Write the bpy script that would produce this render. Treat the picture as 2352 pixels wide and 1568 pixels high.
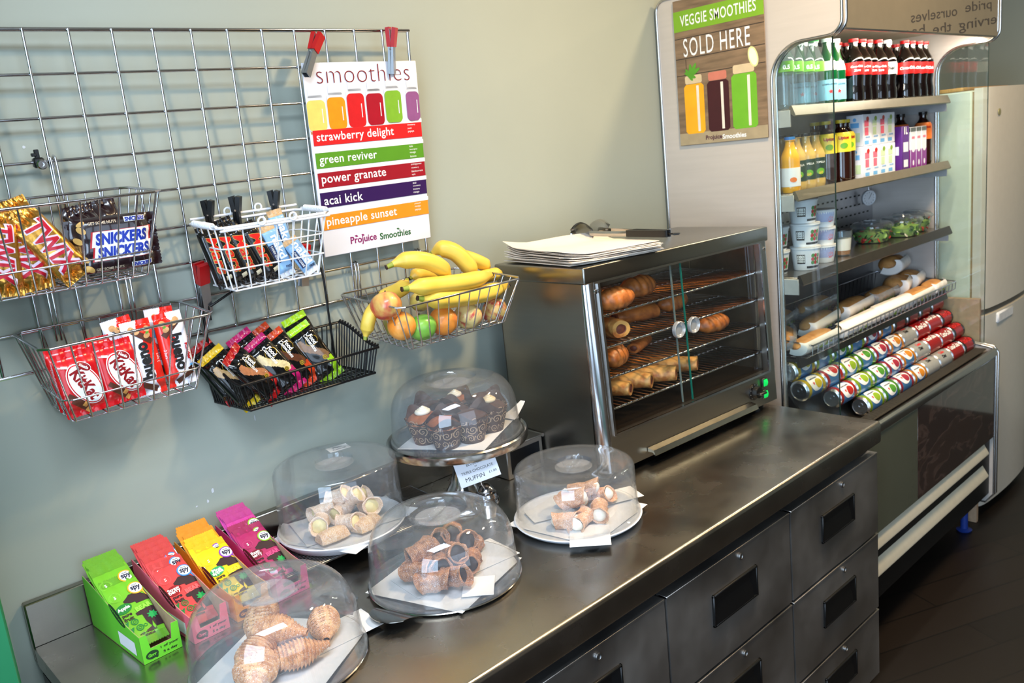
import bpy, bmesh, math, random
from mathutils import Vector, Matrix, Euler, noise
from mathutils.geometry import tessellate_polygon
PI = math.pi
SC = bpy.context.scene
COL = SC.collection
for o in list(bpy.data.objects):
    bpy.data.objects.remove(o, do_unlink=True)
# ------------------------------------------------------------------ camera
cd = bpy.data.cameras.new('camera')
cam = bpy.data.objects.new('camera', cd)
COL.objects.link(cam)
CAM = Vector((-1.3130, -1.7260, 1.6775))
right = Vector((0.7223333961691523, -0.6840331447853741, -0.10165196315748137))
fwd = Vector((0.6564293299101439, 0.724451637314779, -0.21040522813289436))
up = Vector((0.2175660810247268, 0.0852553929494627, 0.9723150304096788))
cam.matrix_world = Matrix(((right.x, up.x, -fwd.x, CAM.x), (right.y, up.y, -fwd.y, CAM.y),
                           (right.z, up.z, -fwd.z, CAM.z), (0, 0, 0, 1)))
cd.sensor_width = 36.0
cd.lens = 1945.18 * 36.0 / 2352.0
cd.clip_start = 0.02
cd.dof.use_dof = True
cd.dof.focus_distance = 1.65
cd.dof.aperture_fstop = 7.0
SC.camera = cam
# ------------------------------------------------------------------ view, world, lights
SC.view_settings.view_transform = 'Standard'
SC.view_settings.look = 'None'
SC.view_settings.gamma = 1.0
SC.view_settings.exposure = 0.0
SC.view_settings.use_curve_mapping = False
SC.cycles.max_bounces = 10
SC.cycles.transparent_max_bounces = 32
SC.cycles.glossy_bounces = 5
SC.cycles.diffuse_bounces = 4
SC.cycles.caustics_reflective = False
SC.cycles.sample_clamp_indirect = 4.0
w = bpy.data.worlds.new('daylight')
SC.world = w
w.use_nodes = True
w.node_tree.nodes['Background'].inputs[0].default_value = (0.62, 0.78, 1.0, 1)
w.node_tree.nodes['Background'].inputs[1].default_value = 1.0


def area(name, loc, target, sx, sy, power, col):
    l = bpy.data.lights.new(name, 'AREA')
    l.shape = 'RECTANGLE'
    l.size, l.size_y = sx, sy
    l.energy = power
    l.color = col
    o = bpy.data.objects.new(name, l)
    COL.objects.link(o)
    o.location = loc
    d = Vector(target) - Vector(loc)
    o.rotation_euler = d.to_track_quat('-Z', 'Y').to_euler()
    return o


# daylight through the shop window on the left and the door glass behind the camera
area('window_daylight', (-3.46, -2.60, 1.40), (0, -2.60, 1.1), 1.9, 2.3, 140.0, (0.58, 0.77, 1.0))
area('door_daylight', (-1.2, -3.84, 1.50), (-1.0, 0, 1.0), 2.0, 2.1, 34.0, (0.64, 0.80, 1.0))
area('added_fill_light', (-1.35, -1.45, 2.655), (-1.35, -1.45, 0), 1.16, 0.56, 52.0, (0.74, 0.86, 1.0))  # added fill light, not a known lamp, brightens upward faces
# warm ceiling lamps
for lx, ly, pw in ((0.35, -1.0, 33.0), (1.35, -1.15, 22.0), (2.5, -1.3, 10.0)):
    l = bpy.data.lights.new('ceiling_lamp_light', 'AREA')
    l.shape = 'DISK'
    l.size = 0.16
    l.energy = pw
    l.color = (1.0, 0.74, 0.44)
    o = bpy.data.objects.new('ceiling_lamp_light', l)
    COL.objects.link(o)
    o.location = (lx, ly, 2.645)


# ------------------------------------------------------------------ helpers
def lin(c):
    return tuple(((v / 255.0) / 12.92 if v / 255.0 <= 0.04045 else ((v / 255.0 + 0.055) / 1.055) ** 2.4) for v in c)


MATS = {}


def mat(name, rgb, rough=0.5, metal=0.0, var=0.08, vs=30.0, bump=0.0, bs=150.0, coat=0.0, stretch=None, emit=0.0, spec=0.5, trans=0.0, aniso=0.0, rvar=0.0, rgb2=None, thr=(0.45, 0.6), sss=0.0):
    if name in MATS:
        return MATS[name]
    m = bpy.data.materials.new(name)
    m.use_nodes = True
    nt = m.node_tree
    b = nt.nodes['Principled BSDF']
    b.inputs['Roughness'].default_value = rough
    b.inputs['Metallic'].default_value = metal
    b.inputs['Specular IOR Level'].default_value = spec
    b.inputs['Coat Weight'].default_value = coat
    b.inputs['Transmission Weight'].default_value = trans
    if sss:
        b.inputs['Subsurface Weight'].default_value = sss
        b.inputs['Subsurface Scale'].default_value = 0.01
    k_ = 1.0 if metal > .5 else 1.13
    c = tuple(v ** k_ for v in lin(rgb))
    tc = nt.nodes.new('ShaderNodeTexCoord')
    mp = nt.nodes.new('ShaderNodeMapping')
    nt.links.new(tc.outputs['Object'], mp.inputs['Vector'])
    if stretch:
        mp.inputs['Scale'].default_value = stretch
    n = nt.nodes.new('ShaderNodeTexNoise')
    n.inputs['Scale'].default_value = vs
    n.inputs['Detail'].default_value = 4.0
    nt.links.new(mp.outputs[0], n.inputs['Vector'])
    mr = nt.nodes.new('ShaderNodeMapRange')
    nt.links.new(n.outputs['Fac'], mr.inputs['Value'])
    mx = nt.nodes.new('ShaderNodeMix')
    mx.data_type = 'RGBA'
    if rgb2:
        mr.inputs['From Min'].default_value, mr.inputs['From Max'].default_value = thr
        mx.inputs[6].default_value = (*c, 1)
        mx.inputs[7].default_value = (*lin(rgb2), 1)
    else:
        mr.inputs['From Min'].default_value, mr.inputs['From Max'].default_value = 0.3, 0.7
        mx.inputs[6].default_value = (*[v * (1 - var) for v in c], 1)
        mx.inputs[7].default_value = (*[min(1, v * (1 + var)) for v in c], 1)
    nt.links.new(mr.outputs[0], mx.inputs[0])
    nt.links.new(mx.outputs[2], b.inputs['Base Color'])
    if rvar:
        r2 = nt.nodes.new('ShaderNodeMapRange')
        r2.inputs['From Min'].default_value, r2.inputs['From Max'].default_value = 0.3, 0.7
        r2.inputs['To Min'].default_value, r2.inputs['To Max'].default_value = max(0.02, rough - rvar), rough + rvar
        nt.links.new(n.outputs['Fac'], r2.inputs['Value'])
        nt.links.new(r2.outputs[0], b.inputs['Roughness'])
    if bump:
        n2 = nt.nodes.new('ShaderNodeTexNoise')
        n2.inputs['Scale'].default_value = bs
        n2.inputs['Detail'].default_value = 3.0
        nt.links.new(mp.outputs[0], n2.inputs['Vector'])
        bp = nt.nodes.new('ShaderNodeBump')
        bp.inputs['Strength'].default_value = bump
        bp.inputs['Distance'].default_value = 0.002
        nt.links.new(n2.outputs['Fac'], bp.inputs['Height'])
        nt.links.new(bp.outputs[0], b.inputs['Normal'])
    if emit:
        b.inputs['Emission Color'].default_value = (*c, 1)
        b.inputs['Emission Strength'].default_value = emit
    MATS[name] = m
    return m


def clear(name, tint=(0.93, 0.95, 0.96), ior=1.46, rough=0.02, haze=0.02, hz=(0.8, 0.85, 0.9), fmax=0.75):
    if name in MATS:
        return MATS[name]
    m = bpy.data.materials.new(name)
    m.use_nodes = True
    nt = m.node_tree
    nt.nodes.remove(nt.nodes['Principled BSDF'])
    out = nt.nodes['Material Output']
    tr = nt.nodes.new('ShaderNodeBsdfTransparent')
    tr.inputs[0].default_value = (*tint, 1)
    gl = nt.nodes.new('ShaderNodeBsdfGlossy')
    gl.inputs['Roughness'].default_value = rough
    fr = nt.nodes.new('ShaderNodeFresnel')
    fr.inputs['IOR'].default_value = ior
    geo = nt.nodes.new('ShaderNodeNewGeometry')
    # the same reflectance on both faces of the thin wall
    fl = nt.nodes.new('ShaderNodeMix')
    fl.data_type = 'VECTOR'
    vm = nt.nodes.new('ShaderNodeVectorMath')
    vm.operation = 'SCALE'
    vm.inputs['Scale'].default_value = -1.0
    lw = nt.nodes.new('ShaderNodeLayerWeight')
    lw.inputs['Blend'].default_value = 0.5
    pw = nt.nodes.new('ShaderNodeMath')
    pw.operation = 'POWER'
    pw.inputs[1].default_value = 4.0
    nt.links.new(lw.outputs['Facing'], pw.inputs[0])
    mr = nt.nodes.new('ShaderNodeMapRange')
    mr.inputs['To Min'].default_value = ((ior - 1) / (ior + 1)) ** 2
    mr.inputs['To Max'].default_value = fmax
    nt.links.new(pw.outputs[0], mr.inputs['Value'])
    mx = nt.nodes.new('ShaderNodeMixShader')
    nt.links.new(mr.outputs[0], mx.inputs[0])
    nt.links.new(tr.outputs[0], mx.inputs[1])
    nt.links.new(gl.outputs[0], mx.inputs[2])
    nz = nt.nodes.new('ShaderNodeTexNoise')
    nz.inputs['Scale'].default_value = 25.0
    df = nt.nodes.new('ShaderNodeBsdfDiffuse')
    df.inputs[0].default_value = (*hz, 1)
    mr2 = nt.nodes.new('ShaderNodeMapRange')
    mr2.inputs['To Min'].default_value = haze * 0.4
    mr2.inputs['To Max'].default_value = haze * 1.6
    nt.links.new(nz.outputs['Fac'], mr2.inputs['Value'])
    mx2 = nt.nodes.new('ShaderNodeMixShader')
    nt.links.new(mr2.outputs[0], mx2.inputs[0])
    nt.links.new(mx.outputs[0], mx2.inputs[1])
    nt.links.new(df.outputs[0], mx2.inputs[2])
    nt.links.new(mx2.outputs[0], out.inputs[0])
    for nd in (fr, geo, fl, vm):
        nt.nodes.remove(nd)
    MATS[name] = m
    return m


class MB:
    def __init__(s):
        s.v, s.f, s.m = [], [], []

    def add(s, vs, fs, mi=0, M=None):
        k = len(s.v)
        s.v += [tuple(M @ Vector(v)) for v in vs] if M is not None else [tuple(v) for v in vs]
        s.f += [tuple(i + k for i in f) for f in fs]
        s.m += [mi] * len(fs) if isinstance(mi, int) else list(mi)
        return s

    def box(s, lo, hi, mi=0, bev=0.0, M=None, seg=1):
        x0, y0, z0 = lo
        x1, y1, z1 = hi
        if bev <= 0:
            return s.add([(x0, y0, z0), (x1, y0, z0), (x1, y1, z0), (x0, y1, z0), (x0, y0, z1), (x1, y0, z1), (x1, y1, z1), (x0, y1, z1)],
                         [(3, 2, 1, 0), (4, 5, 6, 7), (0, 1, 5, 4), (1, 2, 6, 5), (2, 3, 7, 6), (3, 0, 4, 7)], mi, M)
        bm = bmesh.new()
        bmesh.ops.create_cube(bm, size=1.0)
        for v in bm.verts:
            v.co = Vector(((x0 + x1) / 2 + v.co.x * (x1 - x0), (y0 + y1) / 2 + v.co.y * (y1 - y0), (z0 + z1) / 2 + v.co.z * (z1 - z0)))
        bmesh.ops.bevel(bm, geom=bm.edges[:], offset=bev, segments=seg, affect='EDGES', profile=0.5)
        s.addbm(bm, mi, M)
        return s

    def addbm(s, bm, mi=0, M=None):
        bm.verts.index_update()
        s.add([v.co[:] for v in bm.verts], [[v.index for v in f.verts] for f in bm.faces], mi, M)
        bm.free()

    def tube(s, pts, r, n=6, mi=0, closed=False, M=None, rs=None):
        pts = [Vector(p) for p in pts]
        n = max(n, 10)
        N = len(pts)
        vs, fs = [], []
        T = []
        for i in range(N):
            a = pts[(i - 1) % N] if (closed or i > 0) else pts[i]
            b = pts[(i + 1) % N] if (closed or i < N - 1) else pts[i]
            t = (b - a)
            T.append(t.normalized() if t.length > 1e-9 else Vector((0, 0, 1)))
        u = T[0].orthogonal().normalized()
        for i in range(N):
            u = (u - T[i] * u.dot(T[i]))
            u = u.normalized() if u.length > 1e-6 else T[i].orthogonal().normalized()
            w_ = T[i].cross(u)
            rr = rs[i] if rs else r
            for k in range(n):
                a = 2 * PI * k / n
                vs.append(pts[i] + u * (math.cos(a) * rr) + w_ * (math.sin(a) * rr))
        for i in range(N if closed else N - 1):
            j = (i + 1) % N
            for k in range(n):
                l = (k + 1) % n
                fs.append((i * n + k, i * n + l, j * n + l, j * n + k))
        if not closed:
            fs.append(tuple(range(n - 1, -1, -1)))
            fs.append(tuple((N - 1) * n + k for k in range(n)))
        return s.add(vs, fs, mi, M)

    def lathe(s, prof, n=32, mi=0, M=None, fr=None, closed=False):
        # prof: (r, z); fr(theta, r, z) may reshape the radius
        vs, fs, ms = [], [], []
        P = len(prof)
        for i, (r, z) in enumerate(prof):
            for k in range(n):
                a = 2 * PI * k / n
                rr, zz = (fr(a, r, z) if fr else (r, z))
                vs.append((rr * math.cos(a), rr * math.sin(a), zz))
        L = P if closed else P - 1
        for i in range(L):
            j = (i + 1) % P
            for k in range(n):
                l = (k + 1) % n
                fs.append((i * n + k, i * n + l, j * n + l, j * n + k))
                ms.append(mi if isinstance(mi, int) else mi[min(i, len(mi) - 1)])
        if not closed:
            if prof[0][0] > 1e-6:
                fs.append(tuple(range(n - 1, -1, -1)))
                ms.append(ms[0])
            if prof[-1][0] > 1e-6:
                fs.append(tuple((P - 1) * n + k for k in range(n)))
                ms.append(ms[-1])
        return s.add(vs, fs, ms, M)

    def grid(s, fn, nu, nv, mi=0, wu=False, M=None, flip=False):
        vs, fs, ms = [], [], []
        cu = nu if wu else nu + 1
        for j in range(nv + 1):
            for i in range(cu):
                vs.append(fn(i / nu, j / nv))
        for j in range(nv):
            for i in range(nu):
                a = j * cu + i
                b = j * cu + (i + 1) % cu
                q = (a, b, b + cu, a + cu)
                fs.append(q[::-1] if flip else q)
                ms.append(mi if isinstance(mi, int) else mi((i + .5) / nu, (j + .5) / nv))
        return s.add(vs, fs, ms, M)

    def prism(s, poly, ax, a, b, mi=0, M=None):
        # poly in the other two axes (cyclic order), extruded along ax from a to b
        def P(u, v, t):
            return {'x': (t, u, v), 'y': (u, t, v), 'z': (u, v, t)}[ax]
        n = len(poly)
        vs = [P(u, v, a) for u, v in poly] + [P(u, v, b) for u, v in poly]
        fs = [(i, (i + 1) % n, n + (i + 1) % n, n + i) for i in range(n)]
        tri = tessellate_polygon([[Vector((u, v, 0)) for u, v in poly]])
        fs += [tuple(t) for t in tri] + [tuple(n + i for i in reversed(t)) for t in tri]
        bm = bmesh.new()
        bv = [bm.verts.new(v) for v in vs]
        for f in fs:
            try:
                bm.faces.new([bv[i] for i in f])
            except ValueError:
                pass
        bmesh.ops.recalc_face_normals(bm, faces=bm.faces[:])
        s.addbm(bm, mi, M)
        return s

    def decal(s, shape, fn, mi=0, c=(0, 0), rot=0.0, sc=1.0, dice=0.0):
        vs, fs = shape
        cr, sr = math.cos(rot), math.sin(rot)
        p = [(c[0] + sc * (x * cr - y * sr), c[1] + sc * (x * sr + y * cr)) for x, y in vs]
        if dice:
            out, P = [], list(p)
            st = []
            for f in fs:
                for i in range(1, len(f) - 1):
                    st.append((f[0], f[i], f[i + 1]))
            cache = {}
            while st:
                t = st.pop()
                best, bl = 0, 0
                for k in range(3):
                    a, b = P[t[k]], P[t[(k + 1) % 3]]
                    d = (a[0] - b[0]) ** 2 + (a[1] - b[1]) ** 2
                    if d > bl:
                        best, bl = k, d
                if bl > dice * dice and len(P) < 60000:
                    a, b, cc = t[best], t[(best + 1) % 3], t[(best + 2) % 3]
                    key = (min(a, b), max(a, b))
                    if key not in cache:
                        cache[key] = len(P)
                        P.append(((P[a][0] + P[b][0]) / 2, (P[a][1] + P[b][1]) / 2))
                    m_ = cache[key]
                    st += [(a, m_, cc), (m_, b, cc)]
                else:
                    out.append(t)
            p, fs = P, out
        return s.add([fn(x, y) for x, y in p], fs, mi)

    def mesh(s, name, mats, sharp=38):
        me = bpy.data.meshes.new(name)
        me.from_pydata(s.v, [], s.f)
        for m in mats:
            me.materials.append(m)
        me.polygons.foreach_set('material_index', s.m)
        me.polygons.foreach_set('use_smooth', [True] * len(s.f))
        me.update()
        if sharp:
            me.set_sharp_from_angle(angle=math.radians(sharp))
        return me

    def build(s, name, mats, parent=None, loc=None, rot=None, M=None, label=None, sharp=38):
        if not isinstance(mats, (list, tuple)):
            mats = [mats]
        o = bpy.data.objects.new(name, s.mesh(name, mats, sharp))
        COL.objects.link(o)
        if parent is not None:
            o.parent = parent
        if M is not None:
            o.matrix_local = M
        if loc is not None:
            o.location = loc
        if rot is not None:
            o.rotation_euler = rot
        if label:
            o['label'] = label
        return o


def tag(o, label, cat, group=None):
    o['label'] = label
    o['category'] = cat
    if group:
        o['group'] = group
    return o


def thing(name, label, cat, loc=(0, 0, 0), rot=(0, 0, 0), group=None, M=None):
    o = bpy.data.objects.new(name, None)
    o.empty_display_size = 0.05
    COL.objects.link(o)
    if M is not None:
        o.matrix_world = M
    else:
        o.location, o.rotation_euler = loc, rot
    return tag(o, label, cat, group)


def struct(o):
    o['kind'] = 'structure'
    return o


def dup(root, label, loc=None, rot=None, M=None, group=None, scale=None):
    def cp(o, par):
        c = o.copy()
        COL.objects.link(c)
        if par is not None:
            c.parent = par
        for ch in o.children:
            cp(ch, c)
        return c
    r = cp(root, None)
    if M is not None:
        r.matrix_world = M
    if loc is not None:
        r.location = loc
    if rot is not None:
        r.rotation_euler = rot
    if scale is not None:
        r.scale = scale
    r['label'] = label
    if group:
        r['group'] = group
    return r


_tc = {}


def txt(body, w=None, h=None, bold=0.0, shear=0.0, gap=1.0, res=3, case=None):
    """text as a flat shape centred on its own middle, fitted to width w and / or height h"""
    key = (body, bold, shear, gap, res)
    if key not in _tc:
        cu = bpy.data.curves.new('lettering', 'FONT')
        cu.body = body
        cu.size = 1.0
        cu.offset = bold
        cu.shear = shear
        cu.space_character = gap
        cu.resolution_u = res
        cu.align_x = 'CENTER'
        cu.space_line = 0.95
        ob = bpy.data.objects.new('lettering', cu)
        me = bpy.data.meshes.new_from_object(ob)
        vs = [(v.co.x, v.co.y) for v in me.vertices]
        fs = [tuple(p.vertices) for p in me.polygons]
        bpy.data.objects.remove(ob)
        bpy.data.meshes.remove(me)
        bpy.data.curves.remove(cu)
        _tc[key] = (vs, fs)
    vs, fs = _tc[key]
    x0, x1 = min(v[0] for v in vs), max(v[0] for v in vs)
    y0, y1 = min(v[1] for v in vs), max(v[1] for v in vs)
    sx = w / (x1 - x0) if w else None
    sy = h / (y1 - y0) if h else None
    sx, sy = sx or sy, sy or sx
    cx, cy = (x0 + x1) / 2, (y0 + y1) / 2
    return [((x - cx) * sx, (y - cy) * sy) for x, y in vs], fs


def tri2(poly):
    t = tessellate_polygon([[Vector((u, v, 0)) for u, v in poly]])
    out = []
    for a, b, c in t:
        A = (poly[b][0] - poly[a][0]) * (poly[c][1] - poly[a][1]) - (poly[b][1] - poly[a][1]) * (poly[c][0] - poly[a][0])
        out.append((a, b, c) if A > 0 else (a, c, b))
    return list(poly), out


def rect2(w, h):
    return [(-w / 2, -h / 2), (w / 2, -h / 2), (w / 2, h / 2), (-w / 2, h / 2)], [(0, 1, 2, 3)]


def ell2(rx, ry=None, n=28):
    ry = ry or rx
    return [(rx * math.cos(2 * PI * i / n), ry * math.sin(2 * PI * i / n)) for i in range(n)], [tuple(range(n))]


def ring2(r0, r1, n=28, k=1.0):
    vs = [(r * math.cos(2 * PI * i / n), k * r * math.sin(2 * PI * i / n)) for r in (r0, r1) for i in range(n)]
    return vs, [(i, n + i, n + (i + 1) % n, (i + 1) % n) for i in range(n)]


def ribbon2(pts, wd):
    vs, fs = [], []
    for i, p in enumerate(pts):
        a, b = pts[max(i - 1, 0)], pts[min(i + 1, len(pts) - 1)]
        dx, dy = b[0] - a[0], b[1] - a[1]
        l = math.hypot(dx, dy) or 1
        ww = wd(i / (len(pts) - 1)) if callable(wd) else wd
        nx, ny = -dy / l * ww / 2, dx / l * ww / 2
        vs += [(p[0] - nx, p[1] - ny), (p[0] + nx, p[1] + ny)]
        if i:
            k = 2 * i
            fs.append((k - 2, k, k + 1, k - 1))
    return vs, fs


def spiral2(r, turns=1.6, wd=0.12, n=26, d=1):
    pts = []
    for i in range(n):
        t = i / (n - 1)
        a = 2 * PI * turns * t * d
        pts.append((r * t * math.cos(a), r * t * math.sin(a)))
    return ribbon2(pts, lambda t: r * wd * (0.6 + 0.8 * t))


def star2(r0, r1, n):
    return tri2([((r0 if i % 2 else r1) * math.cos(PI * i / n + PI / 2), (r0 if i % 2 else r1) * math.sin(PI * i / n + PI / 2)) for i in range(2 * n)])


def plane_fn(O, ux, uy, off=0.0):
    O, ux, uy = Vector(O), Vector(ux), Vector(uy)
    n = ux.cross(uy).normalized()
    return lambda x, y: O + ux * x + uy * y + n * off


def sstep(x, a=0.0, b=1.0):
    t = max(0.0, min(1.0, (x - a) / (b - a)))
    return t * t * (3 - 2 * t)


def sheet(mb, fn, nu, nv, th, mi=0, M=None):
    """a thin wavy sheet with two faces and an edge: fn(u, v) -> point"""
    P = [[Vector(fn(i / nu, j / nv)) for i in range(nu + 1)] for j in range(nv + 1)]
    vs = [p + Vector((0, 0, th)) for r in P for p in r] + [p for r in P for p in r]
    K = (nu + 1) * (nv + 1)
    fs = []
    for j in range(nv):
        for i in range(nu):
            a = j * (nu + 1) + i
            fs.append((a, a + 1, a + nu + 2, a + nu + 1))
            fs.append((K + a + nu + 1, K + a + nu + 2, K + a + 1, K + a))
    ed = [i for i in range(nu)] + [j * (nu + 1) + nu for j in range(nv)] + [nv * (nu + 1) + i for i in range(nu, 0, -1)] + [j * (nu + 1) for j in range(nv, 0, -1)]
    for k in range(len(ed)):
        a, b = ed[k], ed[(k + 1) % len(ed)]
        fs.append((b, a, K + a, K + b))
    mb.add(vs, fs, mi, M)


def euler_m(loc, rot=(0, 0, 0)):
    return Matrix.Translation(loc) @ Euler(rot).to_matrix().to_4x4()


ORD = ['first', 'second', 'third', 'fourth', 'fifth', 'sixth', 'seventh', 'eighth', 'ninth', 'tenth', 'eleventh', 'twelfth']
# ------------------------------------------------------------------ shared materials
STEEL = mat('brushed_steel', (150, 146, 138), 0.27, 1.0, var=0.02, vs=6, stretch=(1, 14, 14))
STEELD = mat('worn_steel_drawer', (172, 168, 164), 0.42, 1.0, var=0.10, vs=5, rvar=0.08, bump=0.05, bs=9)
STEELT = mat('worn_steel_worktop', (172, 167, 159), 0.26, 1.0, var=0.06, vs=9, rvar=0.035, bump=0.02, bs=18)
CHROME = mat('chrome_wire', (205, 205, 210), 0.13, 1.0, var=0.03)
BLACKW = mat('black_coated_wire', (16, 16, 18), 0.35, 0.0)
WHITEW = mat('white_coated_wire', (232, 232, 234), 0.35, 0.0, var=0.03)
BLACKP = mat('black_plastic', (14, 14, 15), 0.38, 0.0)
WHITEP = mat('white_plastic', (236, 237, 240), 0.35, 0.0, var=0.02)
PAPER = mat('white_paper', (240, 238, 236), 0.75, 0.0, var=0.02)
CLEAR = clear('clear_plastic')
PANE = clear('pane_glass', (0.95, 0.97, 0.965), 1.4, 0.01, 0.006)
INK = mat('black_ink', (22, 20, 22), 0.5)
WHITEI = mat('white_ink', (240, 240, 238), 0.5, var=0.02)
# measured spots
PAINTCHIPS = [(-0.534, 1.1799, 0.0015, 0.008), (-0.6551, 1.0517, 0.004, 0.006), (-0.6686, 1.0316, 0.0025, 0.005), (-0.6941, 1.029, 0.003, 0.002), (-0.8735, 1.7852, 0.003, 0.003), (-0.4447, 1.5217, 0.001, 0.002)]
DENTS = {(2, 0): ((0.86, 0.62, 0.016, 0.006), (0.76, 0.26, 0.02, 0.005), (0.17, 0.17, 0.015, 0.005), (0.4, 0.45, 0.12, 0.004), (0.5, 0.12, 0.09, -0.003)), (1, 0): ((0.3, 0.3, 0.1, 0.003), (0.8, 0.6, 0.08, -0.002)), (2, 1): ((0.6, 0.4, 0.14, 0.004), (0.2, 0.8, 0.06, 0.003)), (3, 0): ((0.3, 0.5, 0.12, 0.003), (0.7, 0.2, 0.1, -0.003)), (3, 1): ((0.5, 0.5, 0.15, 0.003),), (3, 2): ((0.5, 0.6, 0.12, 0.003),)}
OVEN_CROISSANTS = [('large dark golden croissant at the back of the top warmer shelf', 0.2926, 0.1165, 0, -0.15, 0.125, 0.03, 0.35, 1), ('browned croissant at the front left end of the top warmer shelf', 0.1341, 0.0573, 0, -0.25, 0.125, 0.03, 0.4, 2), ('dark croissant behind the door edge on the second warmer shelf', 0.505, 0.1746, 1, 0.05, 0.135, 0.028, 0.4, 3), ('blunt golden croissant behind the right door knob on the third shelf', 0.5982, 0.1081, 2, -0.2, 0.125, 0.027, 0.3, 4), ('dark shaded croissant at the left end of the third warmer shelf', 0.1708, 0.1026, 2, 0.5, 0.11, 0.03, 0.3, 5)]
OVEN_ROLLS = [('long glazed pastry roll with open end on the second warmer shelf', 0.3276, 0.1687, 1, -0.35, 0.13, 0.026, 1, 'pastry_roll', 'C'), ('round snail end of a pastry roll at the left of the second shelf', 0.1629, 0.0983, 1, -1.8, 0.07, 0.028, 2, 'pastry_roll', 'P'), ('flat oval orange topped pastry alone on the third warmer shelf', 0.335, 0.1641, 2, 0.35, 0.115, 0.018, 3, 'topped_pastry', 'C'), ('sausage roll half hidden by the left frame on the bottom shelf', 0.1522, 0.1206, 3, -1.15, 0.12, 0.024, 4, 'sausage_roll', 'P'), ('sausage roll with a wide meat end, leftmost whole one on the bottom shelf', 0.2305, 0.1235, 3, -1.1, 0.13, 0.026, 5, 'sausage_roll', 'P'), ('sausage roll with crumpled end in the middle of the bottom shelf row', 0.3157, 0.1107, 3, -1.05, 0.13, 0.025, 6, 'sausage_roll', 'P'), ('sausage roll nearest the door edge on the bottom shelf', 0.4234, 0.122, 3, -1.05, 0.13, 0.025, 7, 'sausage_roll', 'P')]
# ================================================================== the room
WALL = mat('sage_wall_paint', (164, 170, 160), 0.62, var=0.025, vs=3, bump=0.10, bs=45)
GREEN = mat('green_trim_paint', (46, 128, 88), 0.35, var=0.06, vs=12, bump=0.05, bs=60)
CEIL = mat('ceiling_paint', (205, 196, 178), 0.8, var=0.02)
DARKW = mat('room_paint', (140, 132, 120), 0.8, var=0.05)
fl = mat('dark_plank_floor', (40, 30, 24), 0.42, var=0.35, vs=4, stretch=(1, 9, 1), bump=0.05, bs=40)
nt = fl.node_tree
br = nt.nodes.new('ShaderNodeTexBrick')
br.inputs['Scale'].default_value = 1.0
br.inputs['Brick Width'].default_value = 1.1
br.inputs['Row Height'].default_value = 0.13
br.inputs['Mortar Size'].default_value = 0.003
br.inputs['Color1'].default_value = (*lin((27, 20, 16)), 1)
br.inputs['Color2'].default_value = (*lin((19, 14, 12)), 1)
br.inputs['Mortar'].default_value = (*lin((8, 6, 6)), 1)
tc = [n for n in nt.nodes if n.type == 'TEX_COORD'][0]
mpp = nt.nodes.new('ShaderNodeMapping')
mpp.inputs['Rotation'].default_value = (0, 0, 0.42)
nt.links.new(tc.outputs['Object'], mpp.inputs[0])
nt.links.new(mpp.outputs[0], br.inputs['Vector'])
nt.links.new(br.outputs['Color'], nt.nodes['Principled BSDF'].inputs['Base Color'])

XL, XR, YB, ZC = -3.5, 3.7, -3.9, 2.68
struct(MB().box((XL, YB, -0.1), (XR, 0.0, 0.0)).build('floor', fl))
struct(MB().box((XL, YB, ZC), (XR, 0.12, ZC + 0.1)).build('ceiling', CEIL))
struct(MB().box((XL, 0.0, -0.1), (XR, 0.12, ZC)).build('wall_back', WALL))
struct(MB().box((XR, YB, -0.1), (XR + 0.12, 0.12, ZC)).build('wall_right', WALL))
# left wall with the shop window opening
m = MB()
m.box((XL - 0.12, YB, -0.1), (XL, 0.12, 0.48)).box((XL - 0.12, YB, 2.60), (XL, 0.12, ZC))
m.box((XL - 0.12, YB, 0.48), (XL, -3.60, 2.60)).box((XL - 0.12, -1.60, 0.48), (XL, 0.12, 2.60))
struct(m.build('wall_left', DARKW))
m = MB()
for y0, y1 in ((-3.60, -3.54), (-2.63, -2.57), (-1.66, -1.60)):
    m.box((XL - 0.09, y0, 0.48), (XL - 0.03, y1, 2.60), bev=0.006)
for z0, z1 in ((0.48, 0.54), (1.95, 2.0), (2.54, 2.60)):
    m.box((XL - 0.09, -3.60, z0), (XL - 0.03, -1.60, z1), bev=0.006)
struct(m.build('window_1', GREEN))
# wall behind the camera with a glazed door
m = MB()
m.box((XL, YB - 0.12, -0.1), (-2.23, YB, ZC)).box((-0.17, YB - 0.12, -0.1), (XR, YB, ZC)).box((-2.23, YB - 0.12, 2.60), (-0.17, YB, ZC))
struct(m.build('wall_front', DARKW))
m = MB()
for x0, x1 in ((-2.23, -2.17), (-1.23, -1.17), (-0.23, -0.17)):
    m.box((x0, YB - 0.08, 0.0), (x1, YB - 0.03, 2.60), bev=0.005)
for z0, z1 in ((0.0, 0.40), (2.54, 2.60)):
    m.box((-2.23, YB - 0.08, z0), (-0.17, YB - 0.03, z1), bev=0.005)
struct(m.build('door_1', GREEN))
# green painted pier at the left end of the counter
struct(MB().box((-1.75, -0.25, 0.0), (-1.108, 0.0, ZC), bev=0.004).build('trim_1', GREEN))
# bits of bare plaster showing through the paint low on the wall
m = MB()
random.seed(4)
for (x, z, w_, h_) in PAINTCHIPS:
    pts = []
    for i in range(9):
        a = 2 * PI * i / 9
        k = random.uniform(.55, 1.1)
        pts.append((w_ * k * math.cos(a), h_ * k * math.sin(a)))
    m.decal(tri2(pts), plane_fn((x, -0.0006, z), (1, 0, 0), (0, 0, 1)), 0)
struct(m.build('trim_2', mat('bare_plaster', (205, 208, 212), 0.8)))
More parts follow.
